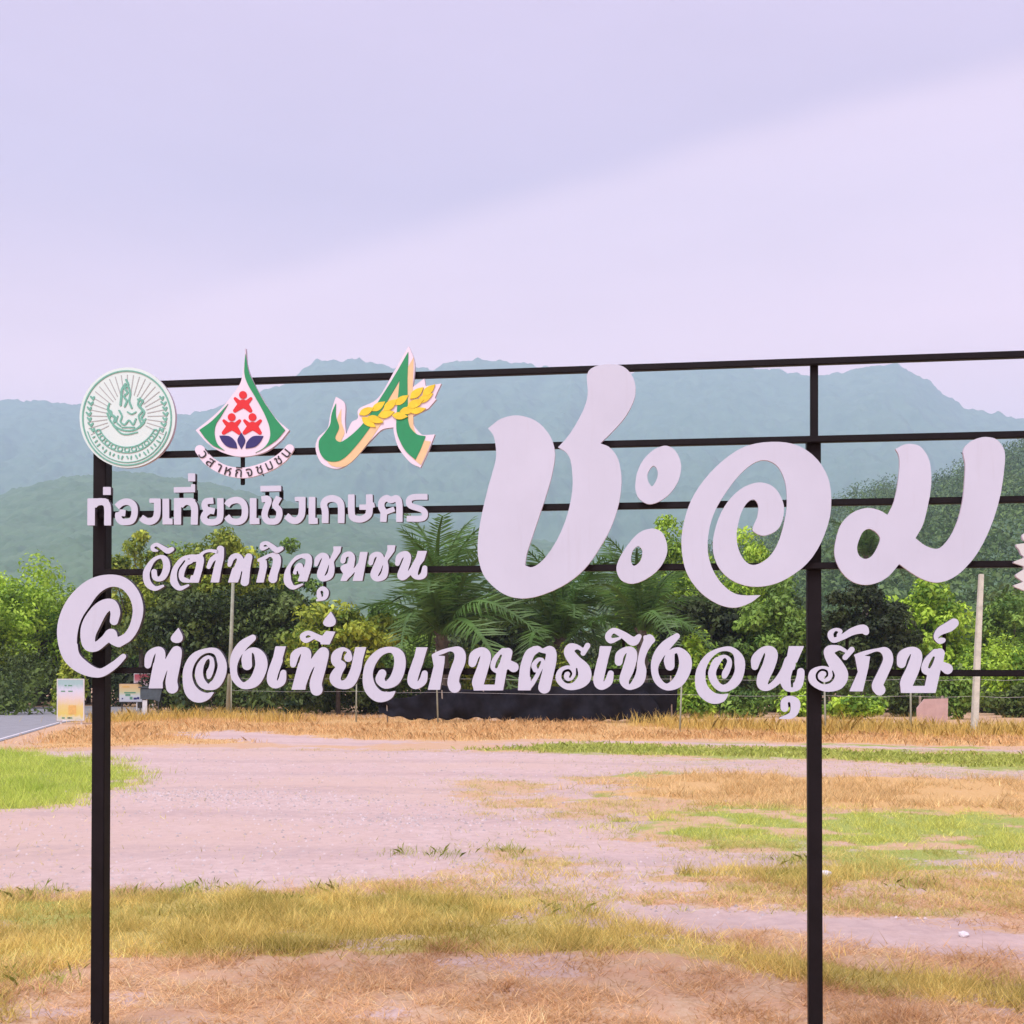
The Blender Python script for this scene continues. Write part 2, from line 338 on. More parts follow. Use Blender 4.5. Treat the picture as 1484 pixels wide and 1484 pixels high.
th_l = terrain('foothill', ridge_left, 420, 1440, 4, 1.2, 5, .16, 'green foothill below the ridge at the left', cols=620, rows=300, fuzz=10)
ridge_right = [(880, 850), (1050, 805), (1180, 762), (1230, 732), (1290, 712), (1340, 712), (1400, 682), (1484, 652), (1700, 570), (2200, 480)]
th_r = terrain('hillside', ridge_right, 125, 560, 1, 1.1, 9, .08, 'dark green wooded hillside rising at the right', cols=220, rows=80)

# ------------------------------------------------------------------ foliage
def unit(rng, n):
    v = rng.normal(size=(n, 3)); return v / np.linalg.norm(v, axis=1)[:, None]
def leaf_cloud(rng, C, Rr, per, size, ca, cb, name, up=.6, asp=.5, hue=.12):
    """C (m,3) clump centres, Rr (m,3) radii, per leaves each"""
    m = len(C); n = m * per; idx = np.repeat(np.arange(m), per)
    u = unit(rng, n); rad = rng.random(n) ** .38
    P = C[idx] + u * Rr[idx] * rad[:, None]
    nrm = u * .8 + unit(rng, n) * .8; nrm[:, 2] += up; nrm /= np.linalg.norm(nrm, axis=1)[:, None]
    t = np.cross(nrm, unit(rng, n)); t /= np.linalg.norm(t, axis=1)[:, None] + 1e-9; t[:, 2] -= .25
    b = np.cross(nrm, t); L = size * (.6 + .8 * rng.random(n))[:, None]
    V = np.empty((n, 4, 3)); V[:, 0] = P - t * L * .5; V[:, 2] = P + t * L * .5 - nrm * L * .12
    V[:, 1] = P + b * L * asp * .5 + nrm * L * .1; V[:, 3] = P - b * L * asp * .5 + nrm * L * .1
    w = np.clip(rng.random(m)[idx] * .75 + rng.random(n) * .5 - .12, 0, 1)[:, None]
    col = np.asarray(ca) * (1 - w) + np.asarray(cb) * w; col = col * (1 + hue * rng.normal(size=(n, 1)))
    return mesh_np(name, V.reshape(-1, 3), np.arange(n * 4).reshape(n, 4), M_leaf, np.repeat(np.clip(col, .005, 1), 4, 0))
TINT = {'bright': ((.08, .20, .02), (.54, .78, .08)), 'yellow': ((.08, .16, .02), (.50, .58, .07)), 'mid': ((.04, .11, .02), (.30, .48, .08)),
        'dark': ((.018, .04, .014), (.15, .22, .05)), 'deep': ((.012, .022, .010), (.085, .125, .034))}
def tree(px, top, d, wpx, tint, lab, seed, base_frac=.32, leaves=12500, leaf=.23, name='tree', lean=0, group=None):
    rng = np.random.default_rng(seed); x = (px - 742) / FOCAL * d; h = EYE + (HORIZON - top) / FOCAL * d; w = wpx * 1.28 / FOCAL * d / 2
    root = empty(name, (x, d, 0)); tag(root, lab, 'tree', group)
    cz0 = h * base_frac; ch = h - cz0
    m = 66; u = unit(rng, m); rr = rng.random(m) ** .42
    C = np.stack([u[:, 0] * w * .78 * rr + lean * .5, u[:, 1] * w * .7 * rr, cz0 + ch * .5 + u[:, 2] * ch * .40 * rr], 1)
    f = .13 + .15 * rng.random((m, 1)); Rr = np.concatenate([w * f * 1.1, w * f * 1.1, np.minimum(w, ch * .6) * f * .85], 1)
    C[0] = (lean * .4, 0, h - Rr[0, 2]); C[:, 2] = np.minimum(C[:, 2], h - Rr[:, 2] * .8)
    ca, cb = TINT[tint]
    link('crown', leaf_cloud(rng, C, Rr, leaves // m, leaf, ca, cb, 'crown'), root)
    bm = bmesh.new(); r0 = max(.09, h * .018); q = [(0, 0, -.1), (lean * .1, .03, h * .2), (lean * .25 + .05, 0, h * .45), (lean * .4, 0, h * .75)]
    tube(bm, q, [r0 * 1.25, r0, r0 * .75, r0 * .3], 8)
    for k in range(1, 12):
        z = h * (.22 + .4 * rng.random()); s = Vector((lean * .25 * z / h * 2, 0, z)); e = Vector(C[k]); mid_ = s.lerp(e, .5) + Vector((0, 0, -.12 * h * rng.random()))
        tube(bm, [s, mid_, e], [r0 * .45, r0 * .28, r0 * .1], 5)
    link('trunk', bm_mesh('trunk', bm, M_bark, True), root)
    return root
def bush(px, top, d, wpx, tint, lab, seed, leaves=2600, leaf=.19, z0=.0, group=None):
    rng = np.random.default_rng(seed); x = (px - 742) / FOCAL * d; h = EYE + (HORIZON - top) / FOCAL * d; w = wpx / FOCAL * d / 2
    root = empty('bush', (x, d, 0)); tag(root, lab, 'bush', group)
    m = 14; u = unit(rng, m); rr = rng.random(m) ** .5
    C = np.stack([u[:, 0] * w * .75 * rr, u[:, 1] * w * .5 * rr, z0 + (h - z0) * (.45 + .38 * u[:, 2] * rr)], 1)
    f = .3 + .15 * rng.random((m, 1)); Rr = np.concatenate([w * f, w * f * .8, (h - z0) * f * .7], 1); C[:, 2] = np.clip(C[:, 2], Rr[:, 2] * .6, h - Rr[:, 2] * .8)
    ca, cb = TINT[tint]; link('foliage', leaf_cloud(rng, C, Rr, leaves // m, leaf, ca, cb, 'foliage'), root)
    bm = bmesh.new()
    for k in range(5): e = Vector(C[k]); tube(bm, [(e.x * .15, e.y * .15, -.05), Vector((e.x * .4, e.y * .4, e.z * .5)), e], [.035, .025, .01], 5)
    link('stem', bm_mesh('stem', bm, M_bark, True), root)
    return root
# big trees of the row behind the lot
for a in (
 (-45, 822, 58, 190, 'bright', 'broad bright green tree cut off by the left picture edge', 1),
 (55, 796, 62, 180, 'bright', 'tall bright green tree left of the at sign, above the road bend', 2),
 (128, 850, 66, 150, 'mid', 'mid green tree directly behind the at sign', 3),
 (205, 768, 57, 130, 'yellow', 'yellow green treetop left, just under the first word of the sign', 4),
 (325, 762, 58, 150, 'yellow', 'yellow green tree rising behind the middle of the left words', 5),
 (268, 832, 52, 170, 'dark', 'dark dense tree right of the at sign', 6),
 (420, 778, 60, 110, 'mid', 'tree with dark green top behind the right end of the second text row', 7),
 (258, 784, 60, 150, 'mid', 'mid green treetop between the two yellow green treetops', 19),
 (378, 790, 61, 140, 'mid', 'mid green tree between the yellow green tree and the dark green top', 20),
 (395, 850, 53, 140, 'dark', 'dark tree with open trunk below the second text row', 8),
 (490, 868, 47, 165, 'yellow', 'low tree with glowing yellow green crown above the third text row', 9),
 (560, 868, 55, 150, 'mid', 'mid green tree left of the feathery palm', 10),
 (735, 850, 58, 140, 'dark', 'dark tree below the bowl of the first big letter', 11),
 (965, 745, 62, 150, 'bright', 'round bright treetop between the small rings and the big spiral letter', 12),
 (1078, 762, 63, 165, 'bright', 'bright treetop seen through the spiral letter', 13),
 (1030, 850, 52, 170, 'deep', 'very dark tree below the tail of the spiral letter', 14),
 (1130, 835, 50, 130, 'mid', 'green leafy tree just left of the right steel post', 15),
 (1250, 838, 49, 150, 'deep', 'dark round tree just right of the right steel post', 16),
 (1340, 835, 52, 140, 'bright', 'bright green tree below the last big letter', 17),
 (1470, 850, 60, 150, 'mid', 'mid green tree at the right picture edge behind the concrete pole', 18),
):
    px, top, d, w, t, lab, s = a; tree(px, top, d, w, t, lab, 100 + s, base_frac=.06 if t in ('bright', 'mid') else .22, group='trees behind the lot')
for a in (
 (30, 930, 56, 170, 'dark', 'dark shrub beside the road below the bright trees', 1), (-80, 940, 52, 150, 'dark', 'dark shrub at the left picture edge by the road', 2),
 (100, 945, 47, 70, 'yellow', 'yellow green shrub above the yellow poster board', 3), (175, 940, 60, 120, 'deep', 'dark shrub behind the small roadside boards', 4),
 (260, 950, 50, 130, 'deep', 'dark shrub under the letters right of the small boards', 5), (345, 960, 50, 110, 'dark', 'dark green shrub at the foot of the thin grey pole', 6),
 (430, 985, 46, 90, 'dark', 'low green shrub above the tall orange grass', 7), (530, 950, 49, 120, 'dark', 'shrub at the left end of the black shade net', 8),
 (600, 930, 50, 120, 'mid', 'leafy shrub beneath the feathery palm', 9), (690, 935, 48, 110, 'yellow', 'pale yellow green shrub above the shade net left half', 10),
 (800, 925, 48, 110, 'yellow', 'bright shrub above the middle of the shade net', 11), (880, 950, 47, 110, 'mid', 'mid green shrub above the right half of the shade net', 12),
 (1010, 905, 46, 90, 'bright', 'fluffy bright green shrub left of the second spiral letter', 13), (1010, 985, 43, 70, 'bright', 'small bright shrub right of the shade net end', 14),
 (1075, 990, 44, 100, 'mid', 'green shrub under the third row near the right post', 15), (1150, 985, 45, 80, 'bright', 'light shrub directly left of the right post foot', 16),
 (1235, 1005, 42, 110, 'bright', 'bright low shrub right of the right post', 17), (1310, 975, 45, 100, 'dark', 'dark shrub left of the pink board', 18),
 (1390, 960, 42, 70, 'mid', 'slim shrub between the pink board and the concrete pole', 19), (1425, 915, 50, 130, 'bright', 'bright rounded shrub behind the concrete pole', 20),
 (1480, 985, 44, 90, 'dark', 'dark shrub at the right picture edge', 21), (1478, 925, 48, 90, 'bright', 'bright shrub top above the wires at the right picture edge', 22),
):
    px, top, d, w, t, lab, s = a; bush(px, top, d, w, t, lab, 300 + s, group='shrubs along the back of the lot')
# palms
M_frond = mat('palm_frond', (.10, .20, .045), .5, .5, 3, trans=.35)
def frond_mesh(rng, L, curl):
    n = 44; V = []; F = []
    pts = [Vector((L * t * (1 - .12 * curl * t), 0, L * (.55 * t - (.40 + .62 * curl) * t * t * (.6 + .4 * t)))) for t in np.linspace(0, 1, n)]
    for i in range(2, n):
        t = i / (n - 1); p = pts[i]; fw = (pts[i] - pts[i - 1]).normalized(); ll = L * .19 * math.sin(math.pi * min(1, .12 + t * .84)) + .06
        for s in (-1, 1):
            for q in (0,):
                pp = p + fw * q * (L / n); side = Vector((.62, s * (.8 + .2 * rng.random()), .05 - .75 * rng.random())).normalized()
                tip = pp + side * ll * (.8 + .35 * rng.random()) + Vector((0, 0, -.12 * ll)); wv = fw * .011
                k = len(V); mdl = pp.lerp(tip, .55) + Vector((0, 0, .03 * ll))
                V += [pp - wv * .5, pp + wv * .5, mdl + wv * .9, tip, mdl - wv * .9]; F.append((k, k + 1, k + 2, k + 3, k + 4))
    k = len(V)
    for i in range(n - 1):
        r = .035 * (1 - i / n) + .006; a, b = pts[i], pts[i + 1]
        kk = len(V); V += [a + Vector((0, r, 0)), a - Vector((0, r, 0)), a - Vector((0, 0, r)), b + Vector((0, r * .97, 0)), b - Vector((0, r * .97, 0)), b - Vector((0, 0, r * .97))]
        F += [(kk, kk + 1, kk + 4, kk + 3), (kk + 1, kk + 2, kk + 5, kk + 4), (kk + 2, kk, kk + 3, kk + 5)]
    me = bpy.data.meshes.new('frond'); me.from_pydata([tuple(v) for v in V], [], F); me.materials.append(M_frond); return me
rngp = random.Random(5)
FR = [frond_mesh(rngp, 1.0, c) for c in (.1, .35, .6, .9, 1.2)]
def palm(px, crown_py, d, length, nf, trunk_r, lab, seed):
    rg = random.Random(seed); x = (px - 742) / FOCAL * d; hz = EYE + (HORIZON - crown_py) / FOCAL * d
    root = empty('palm_tree', (x, d, 0)); tag(root, lab, 'palm', 'oil palms behind the shade net')
    bm = bmesh.new(); tube(bm, [(0, 0, -.1), (.02, 0, hz * .5), (0, 0, hz + .1)], [trunk_r * 1.1, trunk_r, trunk_r * .8], 10)
    for k in range(26):
        a = k * 2.4; z = hz * (.15 + .82 * k / 26); bx(bm, (math.cos(a) * trunk_r * .95, math.sin(a) * trunk_r * .95, z), (.10, .10, .22), Matrix.Rotation(a, 3, 'Z') @ Matrix.Rotation(.5, 3, 'Y'))
    link('trunk', bm_mesh('trunk', bm, M_bark), root)
    for k in range(nf):
        t = k / nf; a = k * 2.399 + rg.random() * .4; pitch = 1.45 - 1.6 * t ** 1.3 + rg.uniform(-.15, .15)
        o = link('frond', FR[min(4, int(t * 4.2))], root, (math.cos(a) * trunk_r * .5, math.sin(a) * trunk_r * .5, hz - .25 * t))
        o.rotation_euler = Matrix((Matrix.Rotation(a, 3, 'Z') @ Matrix.Rotation(-pitch * .8, 3, 'Y') @ Matrix.Rotation(rg.uniform(-.4, .4), 3, 'X'))).to_euler()
        s = length * rg.uniform(.85, 1.12); o.scale = (s, s, s)
palm(640, 908, 47, 5.0, 24, .28, 'tall feathery oil palm left of the first big letter', 1)
palm(812, 915, 49, 4.3, 22, .26, 'oil palm with drooping fronds under the first big letter', 2)
palm(930, 905, 47, 3.7, 20, .25, 'smaller oil palm below the two small rings', 3)
palm(1255, 800, 85, 3.6, 22, .22, 'hazy palm top on the slope right of the spiral letter', 4)

# wooded masses that read as one
def wood(name, rng, C, r, per, leaf, ca, cb, lab):
    Rr = np.stack([r, r, r * .85], 1); o = link(name, leaf_cloud(rng, C, Rr, per, leaf, ca, cb, name, hue=.18)); tag(o, lab, 'woodland', None, 'stuff')
rng = np.random.default_rng(77)
n = 260; px = rng.uniform(-500, 1950, n); d = rng.uniform(68, 92, n); topy = 850 - 25 * np.sin(px * .013) + rng.uniform(-10, 70, n)
r = rng.uniform(1.6, 2.8, n); z = np.maximum(1.2, EYE + (HORIZON - topy) / FOCAL * d - r) * rng.uniform(.35, 1, n)
wood('woodland', rng, np.stack([(px - 742) / FOCAL * d, d, z], 1), r, 130, .62, (.04, .085, .025), (.15, .22, .05), 'distant band of mixed trees behind the row')
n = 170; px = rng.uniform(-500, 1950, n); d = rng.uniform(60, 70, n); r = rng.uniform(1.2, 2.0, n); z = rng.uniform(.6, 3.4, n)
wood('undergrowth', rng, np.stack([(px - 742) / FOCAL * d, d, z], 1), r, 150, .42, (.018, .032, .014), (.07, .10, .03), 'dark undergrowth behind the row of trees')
n = 330; px = rng.uniform(-300, 1800, n); d = rng.uniform(46.5, 54, n); r = rng.uniform(.5, 1.0, n); z = rng.uniform(.15, 1.5, n); k = (px < 60) | (px > 235)
wood('ground_cover', rng, np.stack([(px - 742) / FOCAL * d, d, z], 1)[k], r[k], 90, .24, (.02, .045, .014), (.16, .24, .05), 'low green cover along the foot of the trees')
def scatter_on(th, n, rng, tmin):
    s, T, X, Dd, Zv = th; rows, cols = X.shape; i = rng.integers(0, rows, n); j = rng.integers(0, cols, n); k = T[i, j]; ok = (k >= tmin) & (k <= 1.08)
    return np.stack([X[i, j], Dd[i, j], Zv[i, j]], 1)[ok]
C = scatter_on(th_r, 4200, rng, .0); r = rng.uniform(2.2, 4.4, len(C)) * (.7 + C[:, 1] / 450); C[:, 2] += r * .5; C[:, :2] += rng.normal(size=(len(C), 2)) * 1.5
wood('hillside_wood', rng, C, r, 56, 1.15, (.05, .11, .03), (.16, .26, .07), 'wooded slope of small round trees at the right')

# ------------------------------------------------------------------ grass
def blades(rng, X, Y, H_, W_, lean, ca, cb, name, lab, tri=False, cat='grass', clump=5.):
    n = len(X); a = rng.random(n) * 2 * np.pi; la = rng.random(n) * 2 * np.pi
    H = H_ * (.55 + .75 * rng.random(n)) * (.35 + 1.3 * vn.fbm(X * clump + 31, Y * clump, 2)); W = W_ * (.7 + .6 * rng.random(n)); ln = lean * (.4 + rng.random(n))
    z0 = gz(X, Y) - .006
    ux, uy = np.cos(a) * W * .5, np.sin(a) * W * .5; dx, dy = np.cos(la) * ln * H, np.sin(la) * ln * H
    V = np.empty((n, 5, 3))
    V[:, 0] = np.stack([X - ux, Y - uy, z0], 1); V[:, 1] = np.stack([X + ux, Y + uy, z0], 1)
    mz = z0 + H * .6 / np.sqrt(1 + (ln * .6) ** 2)
    V[:, 2] = np.stack([X + dx * .38 + ux * .8, Y + dy * .38 + uy * .8, mz], 1); V[:, 4] = np.stack([X + dx * .38 - ux * .8, Y + dy * .38 - uy * .8, mz], 1)
    V[:, 3] = np.stack([X + dx, Y + dy, z0 + H / np.sqrt(1 + ln ** 2)], 1)
    if tri: V = V[:, [0, 1, 3]]
    q = V.shape[1]
    w = np.clip(rng.random(n) * .6 + 1.1 * (vn2.fbm(X * 2.3, Y * 2.3, 4) - .5) + .2, 0, 1)[:, None]; col = (np.asarray(ca) * (1 - w) + np.asarray(cb) * w) * (1 + .2 * rng.normal(size=(n, 1)))
    me = mesh_np(name, V.reshape(-1, 3), np.arange(n * q).reshape(n, q), M_blade, np.repeat(np.clip(col, .01, 1), q, 0))
    return tag(link(name, me), lab, cat, None, 'stuff')
rng = np.random.default_rng(11)
def cand(n, d0, d1, wid=.62, pw=1.0):
    t = rng.random(n); d = d0 * (d1 / d0) ** (t ** pw); return (rng.random(n) * 2 - 1) * wid * d, d
SG, SY, SO = ((.46, .25, .10), (.95, .70, .40)), ((.30, .27, .05), (1., .78, .28)), ((.62, .38, .16), (.90, .66, .34))
# dry mown straw of the foreground
X, Y = cand(300000, 4.2, 9.0, .56); b, g_, ba, dr_ = masks(X, Y); k = rng.random(len(X)) < (1 - b * 1.02) * .5 * (.12 + 1.1 * sm(vn.fbm(X * 3, Y * 3, 3), .36, .6)); k &= ba < .8
blades(rng, X[k], Y[k], .07, .0058, 1.6, *SG, 'dry_grass', 'short golden brown straw grass covering the foreground', True)
# yellow green verge across the front
X, Y = cand(200000, 5.2, 9.6, .56); b, g_, ba, dr_ = masks(X, Y); k = rng.random(len(X)) < np.maximum(ba, g_ * 1.2) * (.25 + 1. * sm(vn.fbm(X * 2.2 + 9, Y * 2.2, 3), .38, .6))
blades(rng, X[k], Y[k], .10, .0058, .9, *SY, 'verge_grass', 'yellow green verge of taller grass along the near edge of the dirt', True)
# darker weeds at the edge
cx = [G(*p) for p in ((60, 1298), (160, 1300), (265, 1290), (285, 1284), (330, 1288), (250, 1296), (470, 1290), (795, 1318), (830, 1322), (420, 1300), (40, 1300), (1150, 1250), (1160, 1248), (650, 1240), (745, 1235), (580, 1238), (1300, 1278), (1330, 1284), (20, 1420), (80, 1430))]
X = np.concatenate([rng.normal(x, .05 + .006 * y, 80) for x, y in cx]); Y = np.concatenate([rng.normal(y, .05 + .008 * y, 80) for x, y in cx])
blades(rng, X, Y, .075, .0045, .9, (.28, .36, .07), (.62, .62, .18), 'weed_grass', 'dark green weed tufts at the edge of the dirt')
# lush patch on the left
X, Y = cand(230000, 12.5, 25, .75); k = rng.random(len(X)) < zone('green_left', X, Y, .08, .05) * (X < -3)
blades(rng, X[k], Y[k], .15 * (.5 + .8 * vn.fbm(X[k] * 1.2, Y[k] * 1.2, 3)), .0095, .7, (.36, .50, .07), (.70, .76, .18), 'green_grass', 'lush green grass patch left of the dirt lot', True)
# thin grass of the middle ground, right
X, Y = cand(320000, 7.6, 25, .58); b, g_, ba, dr_ = masks(X, Y); gr_ = zone('green_right', X, Y, .2, .12)
k = rng.random(len(X)) < gr_ * (.08 + .92 * sm(vn.fbm(X * 2.6, Y * 1.8, 4), .40, .60))
blades(rng, X[k], Y[k], .07 * (.4 + vn.fbm(X[k] * 3, Y[k] * 3, 3)), .0085, .9, (.44, .50, .09), (.76, .74, .21), 'meadow_grass', 'fresh green strip of grass in the middle ground at the right', True)
k = (rng.random(len(X)) < (1 - b) * .7 * (.3 + 1.2 * sm(vn2.fbm(X * 3.5, Y * 2.5, 3), .35, .62)) + .012) & (gr_ < .5) & (dr_ < .5) & (zone('green_left', X, Y) < .1)
blades(rng, X[k], Y[k], .06, .007, 1.2, (.36, .38, .08), (.76, .64, .24), 'sparse_grass', 'sparse yellowish grass over the sandy middle ground', True)
k = (rng.random(len(X)) < dr_ * .8 * sm(vn.fbm(X * 1.5 + 7, Y * 1.2, 4), .34, .56))
blades(rng, X[k], Y[k], .11, .012, .9, (.58, .41, .18), (.78, .60, .30), 'tan_grass', 'tan dry grass behind the green strip', True)
# far bands
X, Y = cand(150000, 20, 46, .62); k = rng.random(len(X)) < zone('green_far', X, Y, .05)
blades(rng, X[k], Y[k], .09, .026, .8, (.36, .44, .08), (.60, .62, .18), 'low_grass', 'thin pale green grass line far across the lot')
d_ = zone('dry_far', X, Y, .04); k = (rng.random(len(X)) < d_ * (1 - zone('pale_strip', X, Y, .06)))
blades(rng, X[k], Y[k], .13 * (.25 + 1.3 * sm(vn.fbm(X[k] * .5, Y[k] * .5, 4), .3, .7)), .016, .7, *SO, 'orange_grass', 'tall orange dry grass along the far side of the lot')
cl = [(x, y) for x, y in [(1020, 1056), (1050, 1058), (1085, 1060), (1110, 1060), (1210, 1064), (1240, 1062), (1275, 1064), (1310, 1062), (1350, 1066), (1385, 1068), (1440, 1068), (1460, 1066), (1484, 1066), (1500, 1068), (1225, 1058), (960, 1052), (200, 1044), (250, 1043), (300, 1042), (350, 1044), (400, 1046), (160, 1046)]]
X = np.concatenate([rng.normal(G(*c)[0], .7, 520) for c in cl]); Y = np.concatenate([rng.normal(G(*c)[1], .6, 520) for c in cl])
blades(rng, X, Y, .40, .014, .5, (.56, .42, .10), (.82, .64, .22), 'tall_grass', 'tall yellow dry grass clumps below the trees')

# loose stones on the dirt
X, Y = cand(6000, 7.5, 24, .56); b, g_, ba, dr_ = masks(X, Y); k = b > .6; X, Y = X[k], Y[k]
gc = [(G(265, 1155), 1.0, .5), (G(475, 1163), 1.3, .5), (G(300, 1150), .8, .4), (G(590, 1190), .7, .4)]
X = np.concatenate([X] + [rng.normal(c[0], a, 420) for c, a, b_ in gc]); Y = np.concatenate([Y] + [rng.normal(c[1], b_, 420) for c, a, b_ in gc]); n = len(X)
oc = np.array([(1, 0, 0), (-.4, .9, 0), (-.5, -.8, 0), (.1, .1, .8), (0, 0, -.5)]); fc = np.array([(0, 1, 3), (1, 2, 3), (2, 0, 3)])
a = rng.random(n) * 6.28; sz = (.006 + .012 * rng.random(n) ** 2)[:, None, None] * (1 + .03 * Y)[:, None, None]
P = np.stack([oc[None, :, 0] * np.cos(a)[:, None] - oc[None, :, 1] * np.sin(a)[:, None], oc[None, :, 0] * np.sin(a)[:, None] + oc[None, :, 1] * np.cos(a)[:, None], np.repeat(oc[None, :, 2], n, 0)], -1) * sz
P += np.stack([X, Y, gz(X, Y) * .4], 1)[:, None]
tc_ = np.array((.34, .29, .28)) + (np.array((.62, .52, .52)) - np.array((.34, .29, .28))) * rng.random((n, 1))
tag(link('pebbles', mesh_np('pebbles', P.reshape(-1, 3), (np.arange(n)[:, None, None] * 5 + fc[None]).reshape(-1, 3), M_stone, np.repeat(tc_, 5, 0))), 'loose pebbles strewn over the pale dirt', 'pebbles', None, 'stuff')

